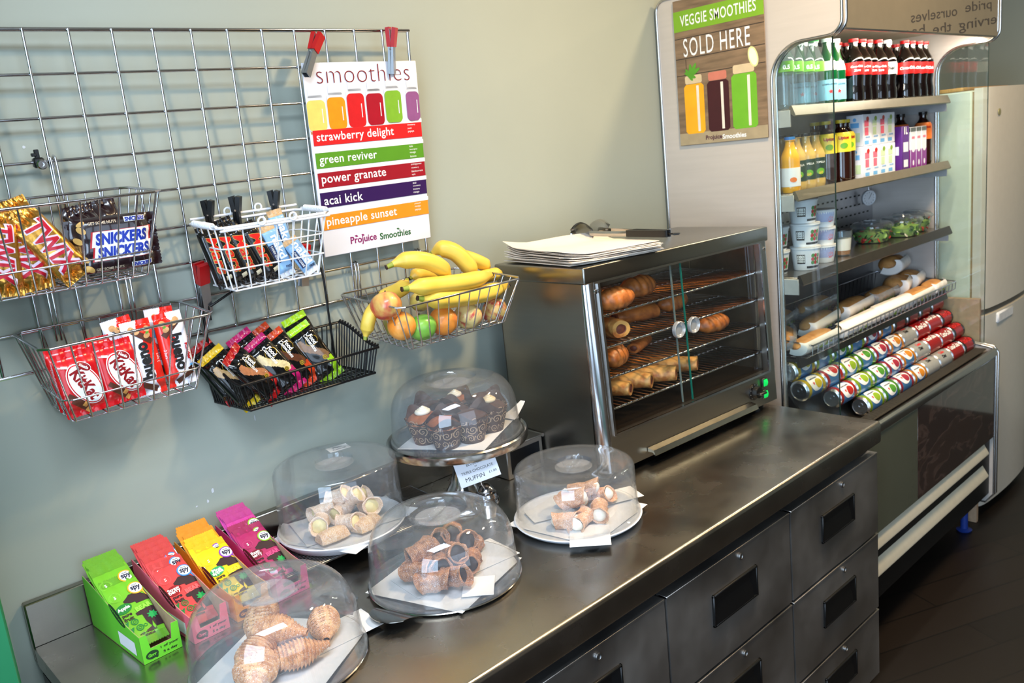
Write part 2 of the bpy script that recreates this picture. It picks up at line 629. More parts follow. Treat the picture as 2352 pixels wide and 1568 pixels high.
# recessed ceiling lamps
LAMPW = mat('lamp_glow', (255, 225, 170), 0.4, emit=14.0)
lamps = [('over the oven', 0.35, -1.0), ('over the gap before the cooler', 1.35, -1.15), ('near the white fridge', 2.5, -1.3)]
for nm, x, y in lamps:
    t = thing('ceiling_lamp', 'round recessed warm ceiling lamp ' + nm, 'lamp', (x, y, ZC), group='recessed ceiling lamps')
    MB().lathe([(0.10, 0.0), (0.10, -0.012), (0.085, -0.016), (0.08, -0.004), (0.08, 0.0)], 32).build('lamp_ring', CHROME, t)
    MB().lathe([(0.0001, -0.004), (0.078, -0.004), (0.078, -0.002), (0.0001, -0.002)], 32).build('diffuser', LAMPW, t)
t = thing('added_fill_panel', 'added cool white fill light panel on the ceiling above the left end of the counter', 'lamp', (-1.35, -1.45, ZC))  # unseen panel added to carry the fill light over the worktop
MB().box((-.62, -.32, -.022), (.62, .32, -.001), bev=.003).build('added_fill_frame', CHROME, t)
MB().box((-.58, -.28, -.0235), (.58, .28, -.0215)).build('diffuser', mat('fill_panel_glow', (226, 238, 255), .5, emit=2.5), t)  # glowing face of the added fill panel
# ================================================================== counter
t = thing('drawer_counter', 'long stainless steel drawer counter with nine recessed black pulls', 'counter', (0, 0, 0))
CX0, CX1, CY = -1.045, 0.875, -0.762
m = MB()
m.box((CX0 + 0.005, CY + 0.035, 0.10), (CX1 - 0.006, -0.02, 0.825))
m.build('carcass', mat('dark_steel_carcass', (70, 70, 72), 0.4, 0.9), t)
for x in (CX0 + 0.08, -0.1, CX1 - 0.08):
    for y in (CY + 0.10, -0.1):
        m = MB()
        m.lathe([(0.022, 0.0), (0.03, 0.01), (0.02, 0.02), (0.02, 0.11)], 16, M=Matrix.Translation((x, y, 0)))
        m.build('foot', BLACKP, t)
yf = CY + 0.008
cols = [(-1.04, -0.569), (-0.561, -0.098), (-0.090, 0.392), (0.400, 0.868)]
rows = [(0.560, 0.792), (0.326, 0.552), (0.115, 0.318)]
lock_m = mat('lock_metal', (160, 160, 160), 0.3, 1.0)
for ci, (x0, x1) in enumerate(cols):
    for ri, (z0, z1) in enumerate(rows):
        d = MB()
        # drawer front as a plate with a folded lip, with dents
        def fp(u, v, x0=x0, x1=x1, z0=z0, z1=z1, ci=ci, ri=ri):
            x, z = x0 + (x1 - x0) * u, z0 + (z1 - z0) * v
            e = 0.0
            for (dx, dz, r, dp) in DENTS.get((ci, ri), ()):
                q = ((u - dx) * (x1 - x0)) ** 2 + ((v - dz) * (z1 - z0)) ** 2
                e += dp * math.exp(-q / (r * r))
            return (x, yf + e, z)
        d.grid(fp, 56, 30)
        d.box((x0, yf, z0), (x1, yf + 0.026, z1))
        d.box((x0, yf - 0.0015, z1 - 0.004), (x1, yf + 0.02, z1 + 0.001), bev=0.0008)
        d.f.pop()
        d.m.pop()
        o = d.build('drawer', STEELD, t)
        cx, cz = (x0 + x1) / 2, (z0 + z1) / 2 + 0.012
        w_, h_ = 0.088, 0.038
        hb = MB()
        # black plastic cup pull: bezel, sloped recess
        for (a, b) in (((-w_, h_ - .007), (w_, h_)), ((-w_, -h_), (w_, -h_ + .007)), ((-w_, -h_), (-w_ + .007, h_)), ((w_ - .007, -h_), (w_, h_))):
            hb.box((cx + a[0], yf - 0.006, cz + a[1]), (cx + b[0], yf + 0.002, cz + b[1]), bev=0.002)
        hb.prism([(cx - w_ + .006, cz - h_ + .006), (cx + w_ - .006, cz - h_ + .006), (cx + w_ - .006, cz + h_ - .006), (cx - w_ + .006, cz + h_ - .006)], 'y', yf - 0.0012, yf - 0.0004)
        hb.prism([(yf - 0.0056, cz - h_ + 0.004), (yf - 0.0012, cz - h_ + 0.004), (yf - 0.0012, cz + h_ * .35)], 'x', cx - w_ + .006, cx + w_ - .02)
        hb.prism([(cx + w_ - .008, yf - 0.0056), (cx + w_ - .008, yf - 0.001), (cx + w_ - .030, yf - 0.001)], 'z', cz - h_ + .006, cz + h_ - .006)
        hb.build('handle', BLACKP, o)
        lk = MB()
        lk.lathe([(0.0075, 0), (0.0075, 0.003), (0.005, 0.0036), (0.0048, 0.0022), (0.0001, 0.0022)], 20,
                 M=Matrix.Translation((cx + 0.028, yf - 0.0005, z1 - 0.022)) @ Matrix.Rotation(PI / 2, 4, 'X'))
        lk.build('lock', lock_m, o)
# worktop
t = thing('steel_worktop', 'continuous stainless steel worktop over the drawer counter', 'worktop', (0, 0, 0))
m = MB()
prof = [(CY + 0.006, 0.820), (CY + 0.0015, 0.821), (CY, 0.826)] + [(CY + 0.010 - 0.010 * math.cos(a), 0.870 + 0.010 * math.sin(a)) for a in (0, .4, .8, 1.2, PI / 2)] + [(-0.024, 0.88), (-0.024, 0.845), (CY + 0.03, 0.845), (CY + 0.03, 0.820)]
m.prism(prof, 'x', CX0, CX1)
m.build('top_slab', STEELT, t)
m = MB()
m.box((CX0, -0.022, 0.846), (CX1 - 0.02, -0.002, 0.967), bev=0.003)
tag(m.build('steel_upstand', STEEL), 'low stainless steel upstand along the foot of the sage wall', 'upstand')
# ================================================================== pie warmer (heated display oven)
t = thing('pastry_warmer', 'stainless steel heated pastry cabinet with sliding glass doors on the counter', 'oven', (0.141, -0.416, 0.88), (0, 0, -0.047))
OW, OD, OH, LN = 0.752, 0.346, 0.532, 0.022
Z0 = 0.020
def oy(z):
    return LN * (z - Z0) / (OH - Z0)
zb, zt = 0.113, 0.488   # glass opening
wx0, wx1 = 0.040, 0.711
ST2 = mat('warmer_steel', (160, 156, 148), 0.30, 1.0, var=0.02, vs=7, stretch=(1, 1, 14), rvar=0.0)
STIN = mat('warmer_inner_steel', (150, 136, 118), 0.30, .9, var=0.1)
m = MB()
m.box((0.0, 0.035, Z0), (0.004, OD, OH - 0.03)).box((OW - 0.004, 0.035, Z0), (OW, OD, OH - 0.03))
m.box((0.0, OD - 0.004, Z0), (OW, OD, OH - 0.03))
m.build('side_panel', ST2, t)
m = MB()
m.box((0.004, 0.03, Z0), (OW - 0.004, OD - 0.004, Z0 + 0.085))
m.build('base_pan', mat('warmer_base', (64, 52, 42), 0.35, 0.8), t)
m = MB()
m.box((0.005, OD - 0.006, 0.10), (OW - 0.005, OD - 0.0042, OH - 0.03)).box((0.0042, 0.03, 0.10), (0.006, OD - 0.006, OH - 0.03)).box((OW - 0.006, 0.03, 0.10), (OW - 0.0042, OD - 0.006, OH - 0.03))
m.box((0.006, 0.03, OH - 0.034), (OW - 0.006, OD - 0.006, OH - 0.031))
m.build('inner_lining', STIN, t)
m = MB()
m.box((-0.004, LN - 0.002, OH - 0.042), (OW + 0.004, OD + 0.003, OH), bev=0.005, seg=3)
m.build('top_cover', STEEL, t)
# rounded corner posts leaning back
for sx in (0, 1):
    m = MB()
    for a in range(0, 1):
        pass
    R_ = 0.030
    def post(u, v, sx=sx):
        a = u * PI / 2
        z = Z0 + v * (OH - 0.04 - Z0)
        x = R_ - R_ * math.cos(a)
        y = R_ - R_ * math.sin(a)
        if sx:
            x = OW - x * 0.5
        return (x, oy(z) + y * (1 - oy(z) / 0.05), z)
    m.grid(post, 10, 6, flip=bool(sx))
    m.build('corner_post', mat('polished_post', (190, 190, 194), 0.16, 1.0, var=0.03), t)
def face(x0, z0, x1, z1, d0, d1, mi=0, mb=None):
    # a slab lying in the leaning front plane; d measured outward from it
    vs = []
    for d in (d0, d1):
        for x, z in ((x0, z0), (x1, z0), (x1, z1), (x0, z1)):
            vs.append((x, oy(z) - d, z))
    mb.add(vs, [(0, 1, 2, 3)[::-1], (4, 5, 6, 7), (0, 1, 5, 4), (1, 2, 6, 5), (2, 3, 7, 6), (3, 0, 4, 7)], mi)
    return mb
m = MB()
face(0.026, zt, OW - 0.014, OH - 0.030, -0.02, 0.0, mb=m)
face(0.026, Z0, wx0, zt, -0.02, 0.0, mb=m)
face(wx1, Z0, OW - 0.014, zt, -0.02, 0.0, mb=m)
face(wx0, Z0, wx1, zb, -0.02, 0.0, mb=m)
m.build('front_frame', ST2, t)
m = MB()
face(wx0 - 0.003, zb - 0.002, wx0 + 0.004, zt, 0.0, 0.004, mb=m)
face(wx1 - 0.004, zb - 0.002, wx1 + 0.003, zt, 0.0, 0.004, mb=m)
face(wx0, zb - 0.004, wx1, zb + 0.002, 0.0, 0.004, mb=m)
m.build('door_track', CHROME, t)
GL = clear('door_glass', (0.96, 0.97, 0.96), 1.15, 0.01, 0.001, fmax=.35)
GE = mat('glass_edge_green', (30, 110, 95), 0.2)
xm = 0.345
for k, (a, b, d) in enumerate(((wx0 + .004, xm + 0.022, -0.012), (xm - 0.012, wx1 - .004, -0.018))):
    m = MB()
    face(a, zb + .002, b, zt, d - 0.004, d, mb=m)
    o = m.build('glass_door', GL, t)
    e = MB()
    x = b if k == 0 else a
    face(x - 0.0012, zb + .002, x + 0.0012, zt, d - 0.0042, d + 0.0003, mb=e)
    e.build('glass_edge', GE if k == 0 else mat('glass_edge_pale', (120, 130, 124), .2), o)
    kx, kz = (0.330, 0.315) if k == 0 else (0.400, 0.313)
    q = MB()
    q.lathe([(0.0001, 0.004), (0.014, 0.004), (0.017, 0.0075), (0.0205, 0.010), (0.0225, 0.008), (0.0225, 0.0), (0.0001, 0.0)], 28, M=Matrix.Translation((kx, oy(kz) - d, kz)) @ Matrix.Rotation(PI / 2, 4, 'X'))
    q.build('finger_knob', mat('knob_clear_grey', (170, 172, 172), 0.15, 0.3), o)
# lower fascia handle (crumb tray), dial, switches, screws, feet
m = MB()
m.prism([(-0.001, 0.046), (-0.020, 0.042), (-0.026, 0.030), (-0.024, 0.028), (-0.017, 0.036), (-0.001, 0.036)], 'x', 0.152, 0.606)
m.build('crumb_tray_handle', mat('pale_handle_metal', (222, 214, 196), 0.22, 1.0), t)
m = MB()
m.lathe([(0.024, 0.0), (0.024, 0.004), (0.017, 0.006), (0.016, 0.020), (0.0001, 0.021)], 24, M=Matrix.Translation((0.626, oy(.07) + 0.0, 0.070)) @ Matrix.Rotation(PI / 2, 4, 'X'))
m.box((0.626 - 0.016, -0.034, 0.066), (0.626 + 0.016, -0.016, 0.074), bev=0.003)
o = m.build('thermostat_dial', BLACKP, t)
m = MB()
for i in range(9):
    a = -PI * 0.75 + i * PI * 1.5 / 8
    m.decal(rect2(0.0014, 0.004), plane_fn((0.626, oy(.07) - 0.0045, 0.070), (1, 0, 0), (0, 0, 1), 0.0003), 0, (0.0205 * math.sin(a), 0.0205 * math.cos(a)), -a)
m.build('dial_marks', WHITEI, o)
for z in (0.051, 0.086):
    m = MB()
    m.box((0.665, -0.004, z - 0.0135), (0.687, 0.006, z + 0.0135), bev=0.002)
    o = m.build('switch', BLACKP, t)
    m = MB()
    m.prism([(-0.003, z - 0.010), (-0.006, z - 0.010), (-0.009, z), (-0.006, z + 0.010), (-0.003, z + 0.010)], 'x', 0.668, 0.684)
    m.build('lit_rocker', mat('green_switch_glow', (20, 190, 90), 0.3, emit=0.9), o)
for x, z in ((0.030, OH - 0.062), (OW - 0.020, OH - 0.062)):
    m = MB()
    m.lathe([(0.006, 0), (0.005, 0.003), (0.0001, 0.004)], 14, M=Matrix.Translation((x, oy(z), z)) @ Matrix.Rotation(PI / 2, 4, 'X'))
    m.build('screw', CHROME, t)
for x in (0.04, OW - 0.05):
    for y in (0.045, OD - 0.05):
        MB().lathe([(0.016, 0.0), (0.019, 0.003), (0.019, 0.014), (0.012, 0.022)], 18, M=Matrix.Translation((x, y, 0.0))).build('foot', BLACKP, t)
# wire shelves
SHZ = [0.404, 0.323, 0.245, 0.164]
for z in SHZ:
    m = MB()
    x0, x1, y0, y1 = 0.012, OW - 0.012, 0.042, OD - 0.012
    for y in (y0, (y0 + y1) / 2, y1):
        m.tube([(x0, y, z - 0.003), (x1, y, z - 0.003)], 0.0030, 6)
    n = 34
    for i in range(n):
        x = x0 + 0.01 + (x1 - x0 - 0.02) * i / (n - 1)
        m.tube([(x, y0 - 0.004, z), (x, y1, z)], 0.0021, 5)
    m.build('wire_shelf', CHROME, t)
for xx in (0.008, OW - 0.014):
    for y in (0.06, OD - 0.05):
        m = MB()
        m.box((xx, y, 0.11), (xx + 0.006, y + 0.008, OH - 0.04))
        m.build('shelf_rail', STIN, t)
# heating lamp at the top left inside
m = MB()
m.tube([(0.07, OD - 0.05, OH - 0.052), (0.30, OD - 0.05, OH - 0.052)], 0.006, 10)
m.build('heat_lamp', mat('heat_lamp_glow', (255, 150, 60), 0.4, emit=9.0), t)
for x, e in ((0.12, 22.0), (0.42, 15.0), (0.62, 14.0)):
    l = bpy.data.lights.new('warmer_lamp_light', 'AREA')
    l.shape = 'RECTANGLE'
    l.size, l.size_y = 0.16, 0.04
    l.energy = e
    l.color = (1.0, 0.45, 0.13)
    o = bpy.data.objects.new('warmer_lamp_light', l)
    COL.objects.link(o)
    o.parent = t
    o.location = (x, 0.20, OH - 0.038)
OVM = euler_m((0.141, -0.416, 0.88), (0, 0, -0.047))
# ------------------------------------------------------------------ pastries
CRUST = mat('baked_crust', (196, 120, 58), 0.42, var=0.45, vs=34, bump=0.35, bs=120, rgb2=(120, 58, 22), thr=(0.42, 0.72))
PALECR = mat('pale_pastry', (216, 166, 100), 0.5, var=0.3, vs=38, bump=0.5, bs=90, rgb2=(160, 92, 40), thr=(0.44, 0.64))
FILLR = mat('sausage_filling', (120, 62, 42), 0.6, var=0.3, vs=120, bump=0.4)
def croissant(L=0.13, R=0.026, bend=0.9, ridges=7, seed=1, mtl=None, name='croissant'):
    m = MB()
    def fn(u, v):
        s = (v - 0.5) * 2
        a = s * bend
        rad = L / 2 / max(bend, 0.05)
        cx, cy = rad * math.sin(a), rad * (1 - math.cos(a))
        env = max(0.0, 1 - abs(s) ** 2.2) ** 0.6
        rg = 1 + 0.10 * abs(math.sin(ridges * PI * v + 0.9 * math.sin(2 * PI * u))) - 0.06
        r = (R * env * rg + 0.0012) * (1 + 0.10 * noise.noise((u * 3 + seed, v * 6, seed)))
        th = 2 * PI * u
        q = 0.82 if math.sin(th) < 0 else 1.0
        return (cx - math.sin(a) * r * math.cos(th), cy + math.cos(a) * r * math.cos(th), R * 0.80 + r * math.sin(th) * q)
    m.grid(fn, 22, 46, wu=True)
    return m
def sausage_roll(L=0.12, R=0.024, seed=1):
    m = MB()
    def fn(u, v):
        th = 2 * PI * u
        s = (v - .5) * 2
        r = R * (1 - 0.10 * s * s) * (1 + 0.13 * noise.noise((math.cos(th) * 1.2, math.sin(th) * 1.2 + v * 5, seed * 3.1)) + 0.015 * math.sin(v * 60 + 3 * th))
        return ((v - .5) * L, r * math.cos(th) * 1.12, R * 0.86 + r * math.sin(th) * 0.86)
    m.grid(fn, 22, 26, wu=True)
    for sx in (0, 1):
        m.grid(lambda u, v, sx=sx: tuple(Vector(fn(u, sx)).lerp(Vector(((sx - .5) * L * (1 + .03 * math.sin(PI * v)), 0, R * .86)), v * .42)), 22, 4, wu=True, flip=bool(sx) is False)
    fs = []
    for sx in (-1, 1):
        f = MB()
        fs.append(f)
        def cap(u, v, sx=sx):
            th = 2 * PI * u
            r = R * 0.62 * v
            x = sx * (L * 0.5 - 0.003 + 0.004 * (1 - v) - (0.0 if v < 0.9 else -0.003))
            return (x, r * math.cos(th) * 1.1, R * 0.86 + r * math.sin(th) * 0.84)
        f.grid(cap, 20, 5, wu=True, flip=sx > 0)
    return m, fs
WP = 'pastry kept warm in the glass fronted cabinet'
def in_oven(x, y, si):
    return OVM @ Vector((x, y, SHZ[si] + 0.0015))
def add_croissant(label, x, y, si, rz, L, R, bend, seed, mtl=CRUST):
    o = croissant(L, R, bend, 7, seed).build('croissant', mtl)
    o.location = in_oven(x, y, si)
    o.rotation_euler = (0, 0, rz)
    tag(o, label, 'pastry', WP)
def add_roll(label, x, y, si, rz, L, R, seed, name='sausage_roll', body=PALECR):
    a, b = sausage_roll(L, R, seed)
    r = thing(name, label, 'pastry', in_oven(x, y, si), (0, 0, rz), WP)
    a.build('crust', body, r)
    for f in b:
        f.build('filling', FILLR, r)
for args in OVEN_CROISSANTS:
    add_croissant(*args)
for args in OVEN_ROLLS:
    add_roll(*args[:-1], body=CRUST if args[-1] == 'C' else PALECR)
GRIDX = (0.999688, -0.019052, 0.016154)
GRIDD = (0.017571, 0.076715, -0.996898)
BOARDM = ( (1.00000, -0.00000, 0.00259, -0.14310), (0.00000, 1.00000, 0.00000, -0.01200), (-0.00259, -0.00000, 1.00000, -0.27697) , (0, 0, 0, 1))
TONGM = ( (-0.1695, 0.9855, 0.0, 0.4607), (-0.9855, -0.1695, 0.0, -0.1131), (0.0000, 0.0000, 1.0, 1.4460), (0.0, 0.0, 0.0, 1.0))
# ================================================================== wire grid on the wall
GO = Vector((-0.0318, -0.0611, 1.9922))
gx = Vector(GRIDX)
gz = -Vector(GRIDD)
gy = gz.cross(gx)
MG = Matrix(((gx.x, gy.x, gz.x, GO.x), (gx.y, gy.y, gz.y, GO.y), (gx.z, gy.z, gz.z, GO.z), (0, 0, 0, 1)))
PT = 0.07437


def GM(loc, rot=(0, 0, 0)):
    return MG @ Matrix.Translation(loc) @ Euler(rot).to_matrix().to_4x4()


t = thing('grid_panel', 'large chrome wire grid panel fixed to the sage wall', 'grid panel', M=MG)
xl = -13 * PT
m = MB()
for z in (0.0, -8 * PT):
    m.tube([(xl - 0.09, 0, z), (0.0045, 0, z)], 0.0042, 8)
m.tube([(0, 0, 0), (0, 0, -8 * PT)], 0.0036, 8)
m.tube([(xl, 0, 0), (xl, 0, -8 * PT)], 0.0036, 8)
m.build('frame', CHROME, t)
m = MB()
for c in range(1, 13):
    m.tube([(-c * PT, -0.004, 0.0015), (-c * PT, -0.004, -8 * PT - 0.0015)], 0.0026, 8)
m.build('vertical_wires', CHROME, t)
m = MB()
for r in range(1, 8):
    m.tube([(xl - 0.09, 0.0, -r * PT), (0.004, 0.0, -r * PT)], 0.0029, 8)
m.build('horizontal_wires', CHROME, t)
for x, z in ((-0.12, -0.150), (-0.85, -0.372), (-0.02, -8 * PT + .004), (-0.6, -8 * PT + .004)):
    m = MB()
    m.tube([(x, 0.003, z), (x, (0.050 if z > -.2 else (0.034 if z > -.4 else 0.012)), z)], 0.004, 8)
    m.build('wall_bracket', CHROME, t)


def basket(name, label, M, top, bot, dt, db, mt, r=0.0016, rr=0.0026, pitch=0.0265, ring=None, hooks=(), grp=None, sides=5, front_low=None):
    """open wire basket: top = (x0, x1, n0, n1) of the rim, bot the same of the floor, dt / db their depths"""
    t = thing(name, label, 'basket', M=M, group=grp)
    x0, x1, n0, n1 = top
    X0, X1, N0, N1 = bot
    c = 0.014
    def rimline(a0, a1, b0, b1, z):
        return [(a0 + c, -b0, z), (a1 - c, -b0, z), (a1, -b0 - c, z), (a1, -b1 + c, z), (a1 - c, -b1, z), (a0 + c, -b1, z), (a0, -b1 + c, z), (a0, -b0 - c, z)]
    m = MB()
    m.tube(rimline(x0, x1, n0, n1, -dt), rr, 8, closed=True)
    m.build('rim', mt, t)
    if ring:
        k = ring
        L = lambda a, b: a + (b - a) * k
        m = MB()
        m.tube(rimline(L(x0, X0), L(x1, X1), L(n0, N0), L(n1, N1), -(dt + (db - dt) * k)), r, 6, closed=True)
        m.build('middle_ring', mt, t)
    m = MB()
    n = max(2, round((X1 - X0) / pitch))
    for i in range(n + 1):
        f = i / n
        a, A = x0 + 0.012 + (x1 - x0 - 0.024) * f, X0 + 0.004 + (X1 - X0 - 0.008) * f
        m.tube([(a, -n0, -dt), (A, -N0, -db + 0.004), (A, -N0 - 0.004, -db), (A, -N1 + 0.004, -db), (A, -N1, -db + 0.004), (a, -n1, -dt)], r, 6)
    m.build('front_to_back_wires', mt, t)
    m = MB()
    for i in range(sides):
        f = (i + 0.5) / sides
        b, B = n0 + (n1 - n0) * f, N0 + (N1 - N0) * f
        m.tube([(x0, -b, -dt), (X0, -B, -db + 0.002), (X0 + 0.004, -B, -db - 0.002), (X1 - 0.004, -B, -db - 0.002), (X1, -B, -db + 0.002), (x1, -b, -dt)], r, 6)
    m.build('side_to_side_wires', mt, t)
    for hx, hz in hooks:
        m = MB()
        for dx in (-0.004, 0.004):
            m.tube([(hx + dx, -n0 + 0.001, -dt - 0.03), (hx + dx, -n0, -dt), (hx + dx, -0.010, hz - 0.01), (hx + dx, -0.008, hz + 0.006), (hx + dx, 0.003, hz + 0.009), (hx + dx, 0.010, hz + 0.003), (hx + dx, 0.0105, hz - 0.012)], 0.0022, 6)
        m.build('hook', mt, t)
    return t


CH = 'chrome wire baskets hung on the grid'
t_choc = basket('wire_basket', 'upper left chrome wire basket holding gold and dark brown chocolate packs', MG,
       (-1.000, -0.696, 0.008, 0.190), (-0.972, -0.728, 0.010, 0.150), 0.283, 0.430, CHROME, ring=.70, hooks=((-0.812, -3 * PT), (-0.95, -3 * PT)), grp=CH)
basket('wire_basket', 'lower left chrome wire basket holding red and white chocolate bars', MG,
       (-0.938, -0.640, 0.008, 0.190), (-0.903, -0.678, 0.010, 0.152), 0.516, 0.662, CHROME, ring=.70, hooks=((-0.865, -6 * PT), (-0.725, -6 * PT)), grp=CH)
basket('fruit_basket', 'chrome wire basket of bananas and apples at the right end of the grid', MG,
       (-0.270, 0.088, 0.008, 0.252), (-0.228, 0.052, 0.012, 0.222), 0.578, 0.684, CHROME, hooks=((-0.213, -7 * PT), (-0.03, -7 * PT)), grp=CH, sides=9, pitch=0.0262)
# white wire basket with folded handles
tw = basket('white_wire_basket', 'small white wire basket with coiled handles held by black clamps', MG,
            (-0.588, -0.344, 0.012, 0.142), (-0.562, -0.371, 0.016, 0.120), 0.370, 0.498, WHITEW, r=0.0016, rr=0.0030, pitch=0.030, ring=.33, sides=4)
m = MB()
for k in (.66, 1.0):
    L = lambda a, b: a + (b - a) * k
    a0, a1, b0, b1, z = L(-.588, -.562), L(-.344, -.371), L(.012, .016), L(.142, .120), -(.370 + .128 * k)
    m.tube([(a0, -b0, z), (a1, -b0, z), (a1, -b1, z), (a0, -b1, z)], 0.0016, 6, closed=True)
m.build('lower_rings', WHITEW, tw)
for x in (-0.590, -0.342):
    m = MB()
    m.tube([(x, -0.020, -0.368), (x, -0.140, -0.366)], 0.0032, 8)
    pts = []
    for i in range(240):
        a = 2 * PI * i / 12
        y = -0.036 - 0.088 * i / 239
        pts.append((x + 0.0052 * math.cos(a), y, -0.366 + 0.0052 * math.sin(a)))
    m.tube(pts, 0.0018, 5)
    m.build('coiled_handle', WHITEW, tw)
m = MB()
for s_ in (0,):
    m.tube([(-0.586, -0.146, -0.375), (-0.348, -0.146, -0.375)], 0.0026, 8)
    for x in (-0.500, -0.432):
        m.tube([(x + 0.0075 * math.cos(2 * PI * i / 16), -0.148, -0.366 + 0.0075 * math.sin(2 * PI * i / 16)) for i in range(16)], 0.0022, 6, closed=True)
m.build('front_handle_bar', WHITEW, tw)
m = MB()
m.tube([(-0.586, -0.010, -0.360), (-0.348, -0.010, -0.360)], 0.0026, 8)
for x in (-0.505, -0.437):
    m.tube([(x + 0.0075 * math.cos(2 * PI * i / 16), -0.010, -0.354 + 0.0075 * math.sin(2 * PI * i / 16)) for i in range(16)], 0.0022, 6, closed=True)
m.build('rear_handle_bar', WHITEW, tw)
# black wire basket with scalloped sloping sides, hung on two long hooks
MBK = MG @ Matrix.Translation((0, 0, 0))
tb = thing('black_wire_basket', 'black wire basket with sloping sides holding black wrapped cake bars', 'basket', M=MBK)
bx0, bx1 = -0.597, -0.292
f0, f1 = -0.572, -0.268
db, nf = 0.746, 0.124
def bl(f, g):   # floor point: f across, g from the wall outward
    return (bx0 + (f0 - bx0) * g + (bx1 - bx0) * f, -0.008 - (nf - 0.008) * g)
m = MB()
P = [bl(0, 0), bl(1, 0), bl(1, 1), bl(0, 1)]
m.tube([(x, y, -db) for x, y in P], 0.0028, 8, closed=True)
m.build('floor_frame', BLACKW, tb)
def side_h(g):
    return 0.012 + (0.056 + 0.044 * (1 - g) ** 1.0) * (1 - 0.18 * math.sin(PI * g) * 0)
rimp = lambda f, g: (bl(f, g)[0] + (-0.014 if f == 0 else 0.014), bl(f, g)[1] - 0.004 * g, -db + 0.058 + 0.046 * (0.5 + 0.5 * math.cos(PI * g)))
m = MB()
m.tube([rimp(0, i / 12) for i in range(13)] + [rimp(1, i / 12) for i in range(12, -1, -1)], 0.0030, 8, closed=True)
m.build('rim', BLACKW, tb)
for f in (0, 1):
    m = MB()
    for i in range(15):
        g = (i + .3) / 15
        x, y = bl(f, g)
        q = rimp(f, g)
        m.tube([(x, y, -db), q], 0.0016, 6)
        if f == 1:
            m.tube([(q[0], q[1] - 0.0025, q[2] + 0.002), (q[0] + 0.003, q[1], q[2] + 0.004), (q[0] + 0.002, q[1] + 0.003, q[2])], 0.0028, 6)
    m.build('side_wires', BLACKW, tb)
m = MB()
for i in range(26):
    f = (i + .5) / 26
    x, y = bl(f, 1)
    a, b = rimp(0, 1), rimp(1, 1)
    m.tube([(x, y, -db), (a[0] + (b[0] - a[0]) * f, a[1], a[2])], 0.0014, 6)
m.build('front_wires', BLACKW, tb)
m = MB()
for i in range(26):
    f = (i + .5) / 26
    x, y = bl(f, 0)
    a, b = rimp(0, 0), rimp(1, 0)
    m.tube([(x, y, -db), (a[0] + (b[0] - a[0]) * f, a[1], a[2])], 0.0014, 6)
m.build('back_wires', BLACKW, tb)
m = MB()
for i in range(38):
    f = i / 37
    m.tube([(*bl(f, 0), -db), (*bl(f, 1), -db)], 0.0014, 6)
for g in (.2, .4, .6, .8):
    m.tube([(*bl(0, g), -db - .002), (*bl(1, g), -db - .002)], 0.0014, 6)
m.build('floor_wires', BLACKW, tb)
m = MB()
zt_ = -7 * PT
m.tube([(-0.592, -0.010, -db), (-0.592, -0.012, zt_ - 0.02), (-0.590, -0.012, zt_ + 0.010), (-0.584, -0.010, zt_ + 0.016), (-0.578, -0.008, zt_ + 0.010), (-0.577, -0.008, zt_ - 0.05)], 0.0030, 8)
m.tube([(-0.300, -0.010, -db), (-0.305, -0.012, zt_ - 0.02), (-0.308, -0.012, zt_ + 0.012), (-0.330, -0.012, zt_ + 0.018), (-0.345, -0.012, zt_ + 0.006), (-0.50, -0.016, zt_ + 0.012), (-0.575, -0.014, zt_ - 0.020)], 0.0026, 8)
m.build('hanger', BLACKW, tb)
# ------------------------------------------------------------------ spring clamps
CLAMPS = mat('clamp_steel', (160, 162, 165), 0.3, .9, var=0.05)
REDP = mat('red_vinyl_grip', (186, 20, 28), 0.30, var=0.06)
def clamp(label, M, grip, jaw, L=0.095, w_=0.017, op=0.20, gl=.40, grp=None, pad=None, spread=.09):
    """spring clamp: two bent steel arms on a pivot, grips at the top; local z up along the clamp, -y outward"""
    t = thing('spring_clamp', label, 'clamp', M=M, group=grp)
    for s_ in (-1, 1):
        m = MB()
        zp = 0.0
        a = op * s_
        def pt(z, off):
            y = s_ * (0.005 + abs(z) * (spread if z > 0 else 0.02))
            return y
        zs = [-L * .55, -L * .3, 0, L * .25, L * .45]
        prof = [(pt(z, 0), z) for z in zs]
        pr = [(y + s_ * 0.0012, z) for y, z in prof] + [(y - s_ * 0.0012, z) for y, z in reversed(prof)]
        m.prism(pr, 'x', -w_ / 2, w_ / 2)
        for sx in (-1, 1):
            q = [(y + s_ * 0.001, z) for y, z in prof] + [(y - s_ * 0.0065, z) for y, z in reversed(prof)]
            m.prism(q, 'x', sx * w_ / 2 - 0.0007, sx * w_ / 2 + 0.0007)
        arm = m.build('arm', jaw, t)
        g = MB()
        z0, z1 = L * .45 - L * gl, L * .47
        y0, y1 = pt(z0, 0), pt(z1, 0)
        for i in range(1):
            g.prism([(y0 + s_ * 0.003, z0), (y1 + s_ * 0.0035, z1), (y1 - s_ * 0.0055, z1 + 0.002), (y0 - s_ * 0.0065, z0)], 'x', -w_ / 2 - 0.0018, w_ / 2 + 0.0018)
        g.build('grip', grip, arm)
        if pad:
            q = MB()
            q.box((-w_ / 2 - .001, min(0.001 * s_, .007 * s_), -L * .60), (w_ / 2 + .001, max(0.001 * s_, .007 * s_), -L * .50), bev=0.001)
            q.build('jaw_pad', pad, arm)
    m = MB()
    m.tube([(-w_ / 2 - 0.002, 0, 0), (w_ / 2 + 0.002, 0, 0)], 0.0022, 10)
    pts = [(-w_ * .35 + w_ * .7 * i / 50, 0.0052 * math.cos(i * .75), 0.0052 * math.sin(i * .75)) for i in range(51)]
    m.tube(pts, 0.0011, 5)
    m.build('pivot_spring', CHROME, t)
    return t
RC = 'red handled spring clamps'
